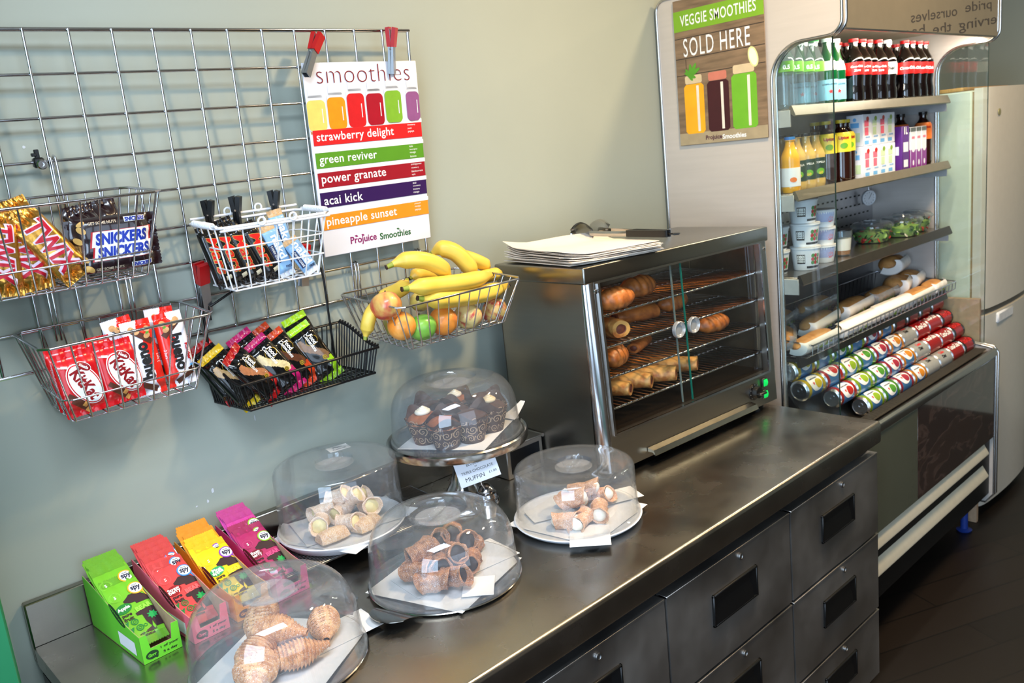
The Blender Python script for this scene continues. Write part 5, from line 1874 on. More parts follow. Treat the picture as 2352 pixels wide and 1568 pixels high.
lobster('tallest ridged pastry leaning at the back of the pile', P5(-.004, .044, .026), (.1, .50, -2.3), .105, .027, 2)
lobster('ridged pastry behind the middle, turned to the right', P5(.010, .006, .022), (.2, .10, -.9), .100, .027, 3)
lobster('ridged pastry at the front right of the pile', P5(.014, -.052, .000), (.1, .0, -.30), .098, .026, 4)
lobster('large sugared ridged pastry at the front left of the pile', P5(-.064, -.046, .004), (.0, .0, -2.2), .112, .031, 5)
lobster('ridged pastry in the middle of the pile with its cream end showing', P5(-.036, -.008, .016), (.1, -.1, .45), .098, .026, 6)
# ================================================================== boxes of fruit rolls
BOXN = {'green': (116, 206, 58), 'pink': (242, 116, 138), 'orange': (240, 160, 40), 'magenta': (206, 66, 130)}
POU = {'green': (126, 194, 52), 'red': (228, 84, 84), 'yellow': (246, 214, 40), 'orange': (248, 164, 44), 'magenta': (208, 78, 160), 'rose': (186, 56, 112)}
CARD = mat('brown_cardboard', (186, 158, 130), .8, var=.1, vs=60)
BEARB = mat('bear_dark_brown', (62, 36, 44), .5)
BW, BD = .070, .232
BGRP = 'display boxes of fruit roll pouches'
def bear_shape(s):
    head = [(-.34, .52), (-.50, .60), (-.52, .70), (-.36, .80), (-.22, .92), (-.10, .90), (-.02, .96), (.06, .90), (.24, .80), (.42, .62), (.52, .42), (.46, .40), (-.10, .40), (-.12, .50)]
    body = [(-.08, .26), (.44, .26), (.46, .05), (.40, -.30), (.44, -.62), (.56, -.72), (.10, -.72), (.06, -.40), (-.02, -.62), (-.30, -.72), (-.30, -.80), (.02, -.80), (-.14, -.34), (-.16, .02), (-.34, .06), (-.36, .18), (-.22, .22)]
    return tri2([(x * s, y * s) for x, y in head]), tri2([(x * s, y * s) for x, y in body])
def leaf_shape(s):
    return tri2([(0, -1 * s), (.18 * s, -.55 * s), (.62 * s, -.78 * s), (.56 * s, -.35 * s), (.98 * s, -.05 * s), (.58 * s, .12 * s), (.72 * s, .62 * s), (.26 * s, .46 * s), (0, .95 * s), (-.26 * s, .46 * s), (-.72 * s, .62 * s), (-.58 * s, .12 * s), (-.98 * s, -.05 * s), (-.56 * s, -.35 * s), (-.62 * s, -.78 * s), (-.18 * s, -.55 * s)])
def fruit_box(label, colr, x, y, rz):
    t = thing('display_box', label, 'box', (x, y, ZC0), (0, 0, rz), BGRP)
    bm_ = mat('carton_' + colr, BOXN[colr], .55, var=.03)
    W, D, h0, h1 = BW, BD, .040, .094
    th = .0018
    m = MB()
    m.box((-W / 2, 0, 0), (W / 2, D, th), 1)
    for sx in (-1, 1):
        a, b = sx * W / 2, sx * (W / 2 - th)
        side = [(0, 0), (D, 0), (D, h1 + .010), (D * .80, h1), (D * .22, .058), (D * .10, .054), (0, .052)]
        m.prism(side, 'x', min(a, (a + b) / 2), max(a, (a + b) / 2), 0)
        m.prism(side, 'x', min(b, (a + b) / 2), max(b, (a + b) / 2), 1)
    m.box((-W / 2, D - th, 0), (W / 2, D, .060), 1)
    fr = [(-W / 2, 0), (W / 2, 0), (W / 2, .052), (W / 2 - .012, .052), (W / 2 - .016, .024), (-W / 2 + .016, .024), (-W / 2 + .012, .052), (-W / 2, .052)]
    m.prism(fr, 'y', -.0006, .0006, 0)
    m.prism(fr, 'y', .0006, th, 1)
    m.build('carton', [bm_, CARD], t)
    d = MB()
    FB = plane_fn((0, -.0006, 0), (1, 0, 0), (0, 0, 1), .0003)
    FB2 = plane_fn((0, -.0006, 0), (1, 0, 0), (0, 0, 1), .0006)
    d.decal(txt('1 of your', w=.033, h=.0060, bold=.03), FB, 0, (.014, .0175))
    d.decal(txt('5 a day', w=.026, h=.0060, bold=.03), FB, 0, (.014, .0075))
    d.decal(ell2(.0115, .0078), FB, 1, (-.0185, .012))
    d.decal(tri2([(0, 0), (.004, -.002), (.007, .003)]), FB, 1, (-.014, .005))
    d.decal(txt('Grrr', w=.015, bold=.05), FB2, 2, (-.0185, .012))
    d.build('lettering', [INK, mat('carton_badge_' + colr, {'green': (26, 70, 34)}.get(colr, (90, 30, 40)), .5), bm_], t)
    # printed left side
    e = MB()
    FL = lambda u, z: Vector((-W / 2 - .0005, u, z))
    FLb = lambda u, z: FL(-u, z)
    e.decal(rect2(.072, .026), FLb, 0, (-.060, .022), 0)
    e.decal(ell2(.034, .010), FLb, 1, (-.085, .068), -.38)
    e.decal(txt('pure fruit yoyos', w=.055, h=.006, bold=.03), lambda u, z: FLb(u, z) - Vector((.0004, 0, 0)), 2, (-.085, .068), -.38)
    e.build('side_print', [PAPER, mat('carton_badge_' + colr, (26, 70, 34)), bm_], t)
    return t
def pouch(label, colr, flav, M, seed, art=True, blob=(60, 150, 70), spyc=(240, 190, 60)):
    W, H = .054, .132
    t = thing('fruit_pouch', label, 'pouch', M=M @ Matrix.Scale(1.2, 4), group='fruit roll pouches in the boxes')
    m = MB()
    S = packet(m, W, H, .0042, 0, 1, seed=seed, wr=.0007, fl=.013, nu=26, nv=28)
    m.build('wrapper', [mat('pouch_' + colr, POU[colr], .42, var=.05, bump=.15, bs=50, coat=.05), mat('pouch_crimp_' + colr, tuple(int(v * .88) for v in POU[colr]), .5, var=.12, vs=300, stretch=(1, 1, 6))], t)
    if not art:
        return
    d = MB()
    Sa = lambda o: (lambda x, z: S(x, z, .0006 + o))
    hd, bd = bear_shape(.038)
    d.decal(hd, Sa(.0002), 0, (.011, .056), 0, 1, .006)
    d.decal(bd, Sa(.0002), 0, (.012, .048), 0, 1, .006)
    d.decal(txt('BEAR', w=.025, h=.0085, bold=.06), Sa(.0006), 1, (.0135, .0615), .10, 1, .006)
    d.decal(leaf_shape(.0085), Sa(.0006), 2, (.019, .043), .2, 1, .005)
    # sticker
    d.decal(ell2(.0118, .0112), Sa(.0008), 5, (.017, .098), 0, 1, .006)
    d.decal(ell2(.0098, .0092), Sa(.0011), 6, (.017, .098), 0, 1, .006)
    d.decal(txt('spy', w=.015, h=.0095, bold=.03), Sa(.0015), 7, (.017, .0965), 0, 1, .005)
    d.decal(txt('BEAR', w=.008, h=.0022), Sa(.0015), 7, (.017, .1035))
    d.decal(rect2(.0035, .016), Sa(.0007), 5, (.027, .086), .55)
    for r in (.0070, .0084):
        d.decal(ring2(r, r + .0005), Sa(.0004), 1, (-.016, .094), 0, 1, .006)
    d.decal(txt('5', h=.0055, bold=.02), Sa(.0004), 6, (-.016, .094))
    # flavour blob and words
    d.decal(ell2(.0125, .0085), Sa(.0004), 3, (-.013, .070), .2, 1, .006)
    lines = flav.split('|')
    for i, l in enumerate(lines):
        d.decal(txt(l, w=min(.019, .0034 * len(l) + .002), bold=.04), Sa(.0008), 6, (-.013, .070 + (.0028 if len(lines) > 1 else 0) - .0056 * i), .1, 1, .006)
    for i, l in enumerate(('pure', 'fruit')):
        d.decal(txt(l, w=.0145, bold=.04), Sa(.0004), 0, (-.013, .0565 - .0062 * i))
    for i, (a, b) in enumerate((('y', 'o'), ('y', 'o'))):
        z = .042 - .0125 * i
        d.decal(txt(a, h=.0105, bold=.07), Sa(.0004), 4, (-.020 + .003 * i, z - .001))
        d.decal(ring2(.0040, .0055), Sa(.0004), 4, (-.0085 + .003 * i, z))
        d.decal(ring2(.0016, .0026), Sa(.0004), 4, (-.0085 + .003 * i, z))
    d.decal(ring2(.0018, .0028), Sa(.0004), 4, (.0030, .030))
    d.decal(txt('with no added', w=.026, h=.0035, bold=.03), Sa(.0004), 0, (.002, .0185))
    d.decal(txt('nonsense', w=.018, h=.0035, bold=.03), Sa(.0004), 0, (.002, .0140))
    d.build('print', [BEARB, mat('pouch_bright_' + colr, tuple(min(255, v + 30) for v in POU[colr]), .45), mat('print_leaf_green', (40, 170, 90), .45), mat('print_blob_%d_%d_%d' % blob, blob, .45), mat('print_yoyo_green', (40, 140, 70), .45) if colr != 'yellow' else mat('print_teal', (80, 170, 120), .45),
                      mat('print_ring_%d_%d_%d' % spyc, spyc, .45), WHITEI, mat('print_navy', (30, 30, 70), .45)], t)
BXS = [('green', 'bright green display box of apple fruit rolls at the left end of the row', (-.893, -.258, .06), [('green', 'Apple')] * 6, (36, 140, 60), (240, 180, 50)),
       ('pink', 'pink display box of strawberry fruit rolls, second from the left', (-.806, -.268, .05), [('red', 'Straw|berry')] * 6, (170, 24, 40), (70, 150, 220)),
       ('orange', 'orange display box of pineapple fruit rolls, third from the left', (-.720, -.262, .04), [('yellow', 'Pine|apple')] * 3 + [('orange', 'Mango')] * 4, (60, 180, 110), (150, 70, 190)),
       ('magenta', 'magenta display box of berry fruit rolls at the right end of the row', (-.632, -.258, .03), [('rose', 'Rasp|berry')] * 2 + [('magenta', 'Rasp|berry')] * 4, (140, 20, 60), (150, 200, 60))]
FPAT = {'green': (0, .51, .66, .77, .89, 1), 'pink': (0, .38, .60, .80, .91, 1), 'orange': (0, .24, .40, .58, .72, .86, 1), 'magenta': (0, .22, .62, .75, .88, 1)}
NMB = {'green': 'green apple', 'red': 'red strawberry', 'yellow': 'yellow pineapple', 'orange': 'orange mango', 'rose': 'dark rose berry', 'magenta': 'magenta berry'}
for bi, (bc, bl_, (bx_, by_, rz), ps, blob, spc) in enumerate(BXS):
    fruit_box(bl_, bc, bx_, by_, rz)
    B = euler_m((bx_, by_, ZC0), (0, 0, rz))
    n = len(ps)
    cnt = {}
    for k, (pc, fl_) in enumerate(ps):
        f = FPAT[bc][k]
        cnt[pc] = cnt.get(pc, 0) + 1
        yy = .034 + .066 * f * .83 + k * .0052 * .557
        zz_ = .016 + .066 * f * .557 - k * .0052 * .83 * .8
        tilt = -.98 + .012 * k
        M = B @ euler_m((.0018 * ((k * 7 + bi) % 3 - 1), yy, zz_), (tilt, 0, .02 * ((k * 5) % 3 - 1)))
        lab = '%s pouch, %s from the front in the %s box' % (NMB[pc], ORD[k], bc)
        pouch(lab, pc, fl_, M, bi * 7 + k + 1, k == 0 or f - FPAT[bc][k - 1] > .20, blob, spc)
# ================================================================== things around the warmer
t = thing('steel_box', 'low dark steel box standing left of the pastry warmer', 'box', (0.020, -0.190, ZC0), (0, 0, -.03))
m = MB()
bw, bd_, bh_ = .125, .150, .085
m.box((0, 0, 0), (bw, bd_, bh_), bev=.002)
m.build('body', STEELD, t)
m = MB()
m.box((-.003, -.004, bh_), (bw + .003, bd_, bh_ + .004), bev=.001)
m.tube([(bw + .001, -.004, bh_ + .001), (bw + .001, bd_, bh_ + .001)], .005, 10)
m.build('lid', STEELD, t)
m = MB()
m.box((.012, -.0012, .012), (bw - .012, 0.0, bh_ - .012), bev=.0006)
m.build('front_recess', mat('dark_recess', (36, 40, 46), .4, .5), t)
# paper bags stacked on the warmer
zB = 0.88 + OH + .0012
bag = mat('paper_bag', (236, 226, 214), .8, var=.03, vs=20)
random.seed(3)
for i in range(9):
    m = MB()
    def fn(u, v, i=i):
        a, b = (u - .5) * .255, (v - .5) * .275
        e = noise.noise((u * 3 + i * .7, v * 3, i * .3))
        l = .014 * max(0, .25 - u) ** 1.2 * (1 + i * .4) + .010 * max(0, v - .8) * i
        return (a * 1.12, b * 1.06, .0016 * e * (1 if i > 0 else 0) + .0016 + l)
    sheet(m, fn, 12, 12, .0012)
    o = m.build('paper_bag', bag, None, (0.292 + .006 * math.sin(i * 2.1), -0.256 + .006 * math.cos(i * 1.7), zB + .0031 * i), (0, 0, -.19 + .035 * math.sin(i * 3.3) + (0.0 if i < 5 else -.10)), sharp=60)
    tag(o, ['bottom bag of the white paper bag stack on the pastry warmer', 'second bag from the bottom of the paper bag stack', 'third bag from the bottom of the paper bag stack', 'fourth bag from the bottom of the paper bag stack', 'middle bag of the paper bag stack on the warmer', 'fourth bag from the top of the paper bag stack', 'third bag from the top of the paper bag stack', 'second bag from the top of the paper bag stack', 'topmost bag of the paper bag stack under the tongs'][i], 'paper bag', 'paper bags on the warmer')
# tongs
MT = Matrix(TONGM)
t = thing('tongs', 'steel serving tongs with black handles lying on the paper bags', 'tongs', M=MT)
LT = .335
for s_ in (-1, 1):
    m = MB()
    def arm(u, v, s_=s_):
        x = LT * (.20 + .45 * u)
        y = s_ * (.030 - .018 * u + .006 * math.sin(PI * u))
        wv = .007
        return (x, y + .002 * s_ * (1 - (2 * v - 1) ** 2), .010 + (v - .5) * 2 * wv)
    m.grid(arm, 14, 6)
    m.grid(lambda u, v: tuple(Vector(arm(u, v)) + Vector((0, -.0012 * s_, 0))), 14, 6, flip=True)
    def head(u, v, s_=s_):
        a = PI * (v - .5)
        sc_ = 1 + .12 * abs(math.sin(4.5 * a))
        w_ = .029 * math.sin(PI * (.12 + .80 * (1 - u))) ** .7
        x = LT * .26 * u - LT * .03
        return (x - (1 - u) * .004 * abs(math.sin(3 * PI * v)), s_ * (.034 - .016 * math.cos(a) * math.sin(PI * min(1, .1 + .9 * (1 - u))) ** .5 + .0), .010 + w_ * math.sin(a) * sc_)
    m.grid(head, 12, 18)
    m.grid(lambda u, v: tuple(Vector(head(u, v)) + Vector((0, .0012 * s_, 0))), 12, 18, flip=True)
    o = m.build('arm', STP, t)
    h = MB()
    x0, x1 = LT * .60, LT * 1.02
    h.prism([(x0, s_ * .0125 - .0055), (x1 * .98, s_ * .006 - .0045), (x1, s_ * .006), (x1 * .98, s_ * .006 + .0045), (x0, s_ * .0125 + .0055)], 'z', .002, .019)
    h.build('handle', BLACKP, o)
m = MB()
m.tube([(LT * 1.0, 0, .010), (LT * 1.06, 0, .010), (LT * 1.10, .010, .010), (LT * 1.12, 0, .010), (LT * 1.10, -.010, .010), (LT * 1.06, 0, .010)], .002, 6)
m.build('hanging_loop', BLACKP, t)
# ================================================================== open display cooler
COOL = mat('cooler_steel', (216, 208, 200), 0.40, 0.35, var=0.03, vs=5, stretch=(1, 1, 16), rvar=.04)
TRIMM = mat('cooler_trim', (196, 194, 192), 0.22, 1.0, var=.03)
DKM = mat('cooler_dark_rail', (58, 54, 48), 0.4, .6, var=.1)
PALE = mat('cooler_price_rail', (128, 120, 104), 0.35, .4, var=.06)
INW = mat('cooler_inner_steel', (150, 148, 150), 0.34, .9, var=.05)
KX0, KX1 = 1.000, 2.230
t = thing('display_cooler', 'tall open stainless steel drinks cooler with curved glass ends', 'display cooler')
def arc(cy, cz, r, a0, a1, n=8):
    return [(cy + r * math.cos(a0 + (a1 - a0) * i / n), cz + r * math.sin(a0 + (a1 - a0) * i / n)) for i in range(n + 1)]
outline = [(-.010, .12)] + arc(-.045, 2.075, .035, 0, PI / 2, 6) + arc(-.585, 2.080, .030, PI / 2, PI, 6) + arc(-.575, 1.955, .040, PI, 1.5 * PI, 6) + [(-.520, 1.914)] + arc(-.500, 1.814, .098, PI / 2, 0, 10)[0:0] + \
    [(-.402 - .098 + .098 * math.cos(a), 1.816 + .098 * math.sin(a)) for a in [PI / 2 - PI / 2 * i / 10 for i in range(11)]] + [(-.402, .800), (-.575, .775), (-.615, .768), (-.630, .745), (-.630, .160), (-.600, .120)]
def inset(poly, d):
    n = len(poly)
    out = []
    for i in range(n):
        a, b, c = Vector(poly[i - 1]), Vector(poly[i]), Vector(poly[(i + 1) % n])
        e1, e2 = (b - a), (c - b)
        if e1.length < 1e-6 or e2.length < 1e-6:
            out.append(tuple(b))
            continue
        e1.normalize()
        e2.normalize()
        n1, n2 = Vector((-e1.y, e1.x)), Vector((-e2.y, e2.x))
        k = n1 + n2
        k = k / max(.3, k.length_squared / 2)
        out.append(tuple(b + k * d))
    return out
for nm, x0, x1, xs in (('left_end_panel', KX0, KX0 + .022, KX0), ('right_end_panel', KX1 - .022, KX1, KX0 + 9)):
    m = MB()
    m.prism(outline, 'x', x0, x1)
    o = m.build(nm.split('_', 1)[1], COOL, t)
    m = MB()
    m.tube([(x0 - .0015, y, z) for y, z in outline], .0042, 8, closed=True)
    m.tube([(x1 + .0015, y, z) for y, z in outline], .0045, 8, closed=True)
    m.build('edge_trim', TRIMM, o)
# curved glass ends
gpoly = [(-.402, .805), (-.402, 1.816)] + [(-.402 - .098 + .098 * math.cos(a), 1.816 + .098 * math.sin(a)) for a in [PI / 2 * i / 8 for i in range(1, 9)]] + [(-.580, 1.912), (-.580, .780)]
CG2 = clear('cooler_glass', (.90, .94, .93), 1.45, .01, .010)
for x in (KX0 + .010, KX1 - .012):
    m = MB()
    m.prism(gpoly, 'x', x, x + .005)
    o = m.build('end_glass', CG2, t)
    m = MB()
    m.box((x - .0003, -.5815, .785), (x + .0053, -.580, 1.912))
    m.build('glass_edge', mat('dark_glass_edge', (40, 62, 58), .15), o)
# back, canopy, base
m = MB()
m.box((KX0 + .022, -.150, .70), (KX1 - .022, -.140, 1.96))
m.build('back_panel', INW, t)
m = MB()
for r_ in range(5):
    for c_ in range(30):
        m.decal(rect2(.018, .006), plane_fn((KX0 + .06 + c_ * .038, -.150, 1.28 + r_ * .036), (1, 0, 0), (0, 0, 1), .0004), 0)
m.build('back_slots', mat('slot_black', (18, 18, 18), .7), t)
m = MB()
m.box((KX0 + .022, -.615, 1.925), (KX1 - .022, -.598, 2.100), bev=.004)
m.box((KX0 + .022, -.600, 2.09), (KX1 - .022, -.012, 2.108))
can = m.build('canopy', mat('canopy_beige', (150, 140, 122), .30, .55, var=.03), t)
m = MB()
m.box((KX0 + .022, -.596, 1.975), (KX1 - .022, -.145, 1.985))
m.build('canopy_ceiling', mat('canopy_white', (226, 216, 190), .5), t)
m = MB()
m.tube([(KX0 + .06, -.555, 1.955), (KX1 - .06, -.555, 1.955)], .011, 12)
m.build('light_tube', mat('cooler_tube_glow', (255, 244, 214), .4, emit=5.0), t)
l = bpy.data.lights.new('cooler_tube_light', 'AREA')
l.shape = 'RECTANGLE'
l.size, l.size_y = KX1 - KX0 - .12, .03
l.energy = 7.0
l.color = (1.0, .93, .78)
o = bpy.data.objects.new('cooler_tube_light', l)
COL.objects.link(o)
o.location = ((KX0 + KX1) / 2, -.545, 1.942)
o.rotation_euler = (math.radians(22), 0, 0)
# reflection of lettering, painted as mirrored words on the canopy front
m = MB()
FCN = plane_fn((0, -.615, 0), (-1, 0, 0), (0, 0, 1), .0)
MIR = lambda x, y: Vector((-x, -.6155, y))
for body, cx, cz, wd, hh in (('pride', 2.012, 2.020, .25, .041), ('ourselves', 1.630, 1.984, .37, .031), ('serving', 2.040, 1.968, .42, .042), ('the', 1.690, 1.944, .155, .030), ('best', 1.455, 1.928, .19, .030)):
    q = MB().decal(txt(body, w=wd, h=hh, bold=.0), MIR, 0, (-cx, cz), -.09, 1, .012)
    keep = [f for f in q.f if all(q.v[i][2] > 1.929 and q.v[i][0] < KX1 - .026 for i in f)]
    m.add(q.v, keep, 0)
m.build('lettering', mat('lettering_reflection', (66, 62, 62), .5), can)
m = MB()
m.box((KX0 + .022, -.600, .16), (KX1 - .022, -.150, .70))
m.build('base_body', mat('base_dark', (24, 22, 22), .5, .3), t)
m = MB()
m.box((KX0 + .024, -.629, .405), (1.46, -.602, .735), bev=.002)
m.build('front_panel', mat('pale_reflection_paint', (112, 114, 98), .12, .35, var=.1, vs=3, rvar=.04), t)  # pale green-grey paints in the lighter part of a reflection
REFLB = mat('brown_reflection_paint', (52, 36, 32), .10, .0, var=.3, vs=9, coat=.6, spec=.6)  # brown veined colour paints a dark reflection onto the base front
nt = REFLB.node_tree
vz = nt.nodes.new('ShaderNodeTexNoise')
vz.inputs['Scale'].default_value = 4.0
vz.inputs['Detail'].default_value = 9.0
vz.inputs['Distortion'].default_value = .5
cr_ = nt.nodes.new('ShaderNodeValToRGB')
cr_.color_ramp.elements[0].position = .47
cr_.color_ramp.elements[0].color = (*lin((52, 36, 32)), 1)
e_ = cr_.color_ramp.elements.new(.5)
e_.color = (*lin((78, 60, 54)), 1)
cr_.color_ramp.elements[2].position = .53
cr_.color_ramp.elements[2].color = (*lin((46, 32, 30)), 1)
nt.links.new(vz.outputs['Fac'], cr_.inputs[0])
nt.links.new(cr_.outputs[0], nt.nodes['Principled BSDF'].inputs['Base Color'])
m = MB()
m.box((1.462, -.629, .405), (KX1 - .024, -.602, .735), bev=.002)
m.build('brown_reflection_panel', REFLB, t)
m = MB()
m.prism([(-.560, .752), (-.600, .756), (-.622, .768), (-.632, .764), (-.634, .742), (-.630, .735), (-.560, .735)], 'x', KX0 + .022, KX1 - .022)
m.build('front_lip', TRIMM, t)
m = MB()
m.prism([(-.556, .752), (-.596, .760), (-.596, .764), (-.556, .757)], 'x', KX0 + .03, KX1 - .03)
for i in range(110):
    x = KX0 + .04 + i * (KX1 - KX0 - .08) / 109
    m.box((x, -.594, .7625), (x + .0035, -.558, .7655))
m.build('air_grille', mat('grille_grey', (92, 86, 76), .5, .4), t)
for z, h in ((.362, .040), (.268, .036)):
    m = MB()
    m.prism([(-.634, z), (-.612, z + h), (-.604, z + h), (-.604, z - .006), (-.634, z - .006)], 'x', KX0 + .024, KX1 - .10)
    m.build('kick_louvre', mat('pale_louvre', (214, 208, 190), .3, .2, var=.04), t)
m = MB()
m.box((KX0 + .024, -.612, .16), (KX1 - .024, -.602, .40))
m.build('kick_back', mat('base_dark', (24, 22, 22)), t)
for x in (KX0 + .08, KX1 - .08):
    for y in (-.54, -.08):
        MB().lathe([(.026, 0), (.03, .006), (.014, .012), (.014, .16)], 16, M=Matrix.Translation((x, y, 0))).build('foot', mat('blue_foot', (40, 70, 150), .5), t)
# shelves with price rails and brackets
SHELF = [(1.735, -.452), (1.490, -.455), (1.238, -.462)]
for i, (z, yf_) in enumerate(SHELF):
    m = MB()
    m.box((KX0 + .03, yf_ + .012, z - .012), (KX1 - .03, -.150, z), bev=.001)
    sh = m.build('shelf', mat('shelf_steel', (150, 146, 142), .25, .9, var=.05), t)
    m = MB()
    m.prism([(yf_ + .014, z + .006), (yf_ + .006, z + .008), (yf_ - .006, z - .020), (yf_ - .002, z - .024), (yf_ + .006, z - .018), (yf_ + .014, z - .010)], 'x', KX0 + .028, KX1 - .028)
    m.build('price_rail', PALE if i < 2 else DKM, sh)
    for x in (KX0 + .024, KX1 - .030):
        m = MB()
        m.box((x, yf_ + .01, z - .052), (x + .006, -.150, z - .004), bev=.001)
        m.build('bracket', mat('bracket_white', (190, 190, 188), .4), sh)
m = MB()
m.box((KX0 + .03, -.440, .974), (KX1 - .03, -.150, .983))
m.prism([(-.432, 1.000), (-.440, 1.000), (-.452, .957), (-.440, .957)], 'x', KX0 + .028, KX1 - .028)
m.build('lower_shelf', DKM, t)
t2 = thing('sandwich_basket', 'long chrome wire basket of wrapped sandwiches in the cooler', 'basket', (0, 0, 0))
bx0, bx1, by0, by1, bz0, bz1 = KX0 + .040, KX1 - .040, -.485, -.170, .9875, 1.028
m = MB()
m.tube([(bx0, by0, bz1), (bx1, by0, bz1), (bx1, by1, bz1 + .03), (bx0, by1, bz1 + .03)], .003, 8, closed=True)
m.build('rim', CHROME, t2)
m = MB()
n = 34
for i in range(n + 1):
    x = bx0 + (bx1 - bx0) * i / n
    m.tube([(x, by1, bz1 + .03), (x, by1 + .01, bz0), (x, by0 + .02, bz0), (x, by0 + .002, bz0 + .012), (x, by0, bz1)], .0017, 6)
m.build('front_to_back_wires', CHROME, t2)
m = MB()
for y in (-.46, -.40, -.34, -.28, -.22):
    m.tube([(bx0, y, bz0 - .001), (bx1, y, bz0 - .001)], .0017, 6)
m.build('long_wires', CHROME, t2)
# sloping can deck
m = MB()
m.prism([(-.556, .735), (-.536, .740), (-.360, 1.010), (-.366, 1.010), (-.545, .742), (-.556, .742)][:0] or [(-.560, .738), (-.496, .738), (-.345, .945), (-.349, .949), (-.501, .744), (-.560, .744)], 'x', KX0 + .03, KX1 - .03)
m.build('can_deck', DKM, t)
# thermometer
m = thing('thermometer', 'small round dial thermometer under the second cooler shelf', 'thermometer', (2.115, -.172, 1.375), (.1, 0, -.5))
MB().lathe([(1e-5, 0), (.030, 0), (.031, .004), (.031, .012), (.028, .013), (.027, .010), (1e-5, .010)], 32, M=Matrix.Rotation(PI / 2, 4, 'X')).build('dial', WHITEP, m)
q = MB()
for i in range(12):
    a = 2 * PI * i / 12
    q.decal(rect2(.0015, .004), plane_fn((0, -.0105, 0), (1, 0, 0), (0, 0, 1), .0003), 0, (.022 * math.sin(a), .022 * math.cos(a)), -a)
q.decal(rect2(.0018, .026), plane_fn((0, -.0105, 0), (1, 0, 0), (0, 0, 1), .0005), 0, (.004, .006), -.5)
q.build('dial_marks', INK, m)
q = MB()
q.tube([(0, -.005, .030), (0, -.002, .050), (0, .002, .060)], .0015, 6)
q.build('wire_hook', CHROME, m)
# ------------------------------------------------------------------ drinks
def bottle_prof(R, H, neck=.0135, sh=.62, waist=0.0, base=.9):
    p = [(1e-5, .004), (R * .55, .0), (R * base, .002), (R, .012)]
    for i in range(1, 13):
        k = i / 12
        z = .012 + (H * sh - .012) * k
        r = R * (1 - waist * math.exp(-((k - .42) / .16) ** 2))
        p.append((r, z))
    for i in range(1, 11):
        k = i / 10
        z = H * sh + (H * .90 - H * sh) * k
        p.append((neck + (R - neck) * (1 - sstep(k, 0, 1)) ** 1.15, z))
    p += [(neck, H * .93), (neck + .003, H * .935), (neck + .003, H * .945), (neck, H * .95), (neck, H * .985), (1e-5, H * .985)]
    return p
def bottle(name, label, R, H, body, cap, lab, z0, z1, words, group, waist=0.0, sh=.62, liquid=None, lvl=.88, neckl=None, ribs=False, face=-2.35):
    t = thing(name, label, 'bottle', group=group)
    pr = bottle_prof(R, H, waist=waist, sh=sh)
    fr = (lambda a, r, z: (r * (1 - .035 * max(0, math.sin(z * 230)) * (1 if .03 < z < H * .55 else 0)), z)) if ribs else None
    MB().lathe(pr, 28, fr=fr).build('bottle_body', body, t)
    if liquid:
        lp = [(max(1e-5, r - .002), z + .001) for r, z in pr if z < H * lvl]
        lp.append((1e-5, lp[-1][1]))
        MB().lathe(lp, 24).build('drink', liquid, t)
    MB().lathe([(.0155, H * .945), (.0160, H * .95), (.0160, H * .998), (.014, H), (1e-5, H)], 24, fr=lambda a, r, z: (r * (1 + .02 * math.cos(20 * a)), z)).build('cap', cap, t)
    def rr(z):
        for (ra, za), (rb, zb) in zip(pr, pr[1:]):
            if za <= z <= zb and zb > za:
                return ra + (rb - ra) * (z - za) / (zb - za)
        return R
    if lab:
        zs = [z0 + (z1 - z0) * i / 8 for i in range(9)]
        MB().lathe([(rr(z) + .0006, z) for z in zs], 28).f
        m = MB()
        vs = [(rr(z) + .0008, z) for z in zs]
        m.lathe([(vs[0][0] - .0008, vs[0][1])] + vs + [(vs[-1][0] - .0008, vs[-1][1])], 28, closed=False)
        # drop the end discs
        m.f, m.m = m.f[:-2], m.m[:-2]
        lb = m.build('paper_label', lab, t)
        if words:
            m = MB()
            mts = []
            for wd, cz, w_, mt, bold, shear, kind in words:
                fn = lambda x, z: Vector(((rr(z) + .0016) * math.cos(face + x / R), (rr(z) + .0016) * math.sin(face + x / R), z))
                if mt not in mts:
                    mts.append(mt)
                shp = txt(wd, w=w_, bold=bold, shear=shear) if kind == 't' else (star2(w_ * .4, w_, 5) if kind == 's' else ell2(w_, w_ * .75))
                m.decal(shp, fn, mts.index(mt), (0, cz), 0, 1, .006)
            m.build('lettering', mts, lb)
    if neckl:
        z0n, z1n, mt = neckl
        m = MB()
        m.lathe([(rr(z0n + (z1n - z0n) * i / 6) + .0007, z0n + (z1n - z0n) * i / 6) for i in range(7)], 24)
        m.f, m.m = m.f[:-2], m.m[:-2]
        m.build('neck_label', mt, t)
    return t
Z1_, Z2_, Z3_ = SHELF[0][0], SHELF[1][0], SHELF[2][0]
REDC = mat('cap_red', (214, 24, 26), .35)
GRNC = mat('cap_green', (64, 164, 84), .35)
WHTC = mat('cap_white', (232, 240, 240), .35)
BLKC = mat('cap_black', (24, 24, 26), .35)
PET = clear('clear_bottle_plastic', (.90, .95, .97), 1.6, .03, .05, (.75, .86, .92))
COLA = mat('cola_bottle', (16, 8, 8), .08, var=.05, coat=.6)
GGL = mat('green_bottle_glass', (10, 84, 44), .08, var=.1, coat=.5)
RLB = mat('label_red', (228, 30, 28), .35, var=.03)
WLB = mat('label_white_cream', (230, 226, 212), .4)
BLB = mat('label_pale_blue', (150, 206, 222), .4, var=.03)
LGL = mat('label_leaf_green', (110, 170, 50), .4, var=.05)
SREDI = mat('star_red', (220, 50, 44), .45)
NAVY = mat('label_navy', (36, 52, 90), .45)
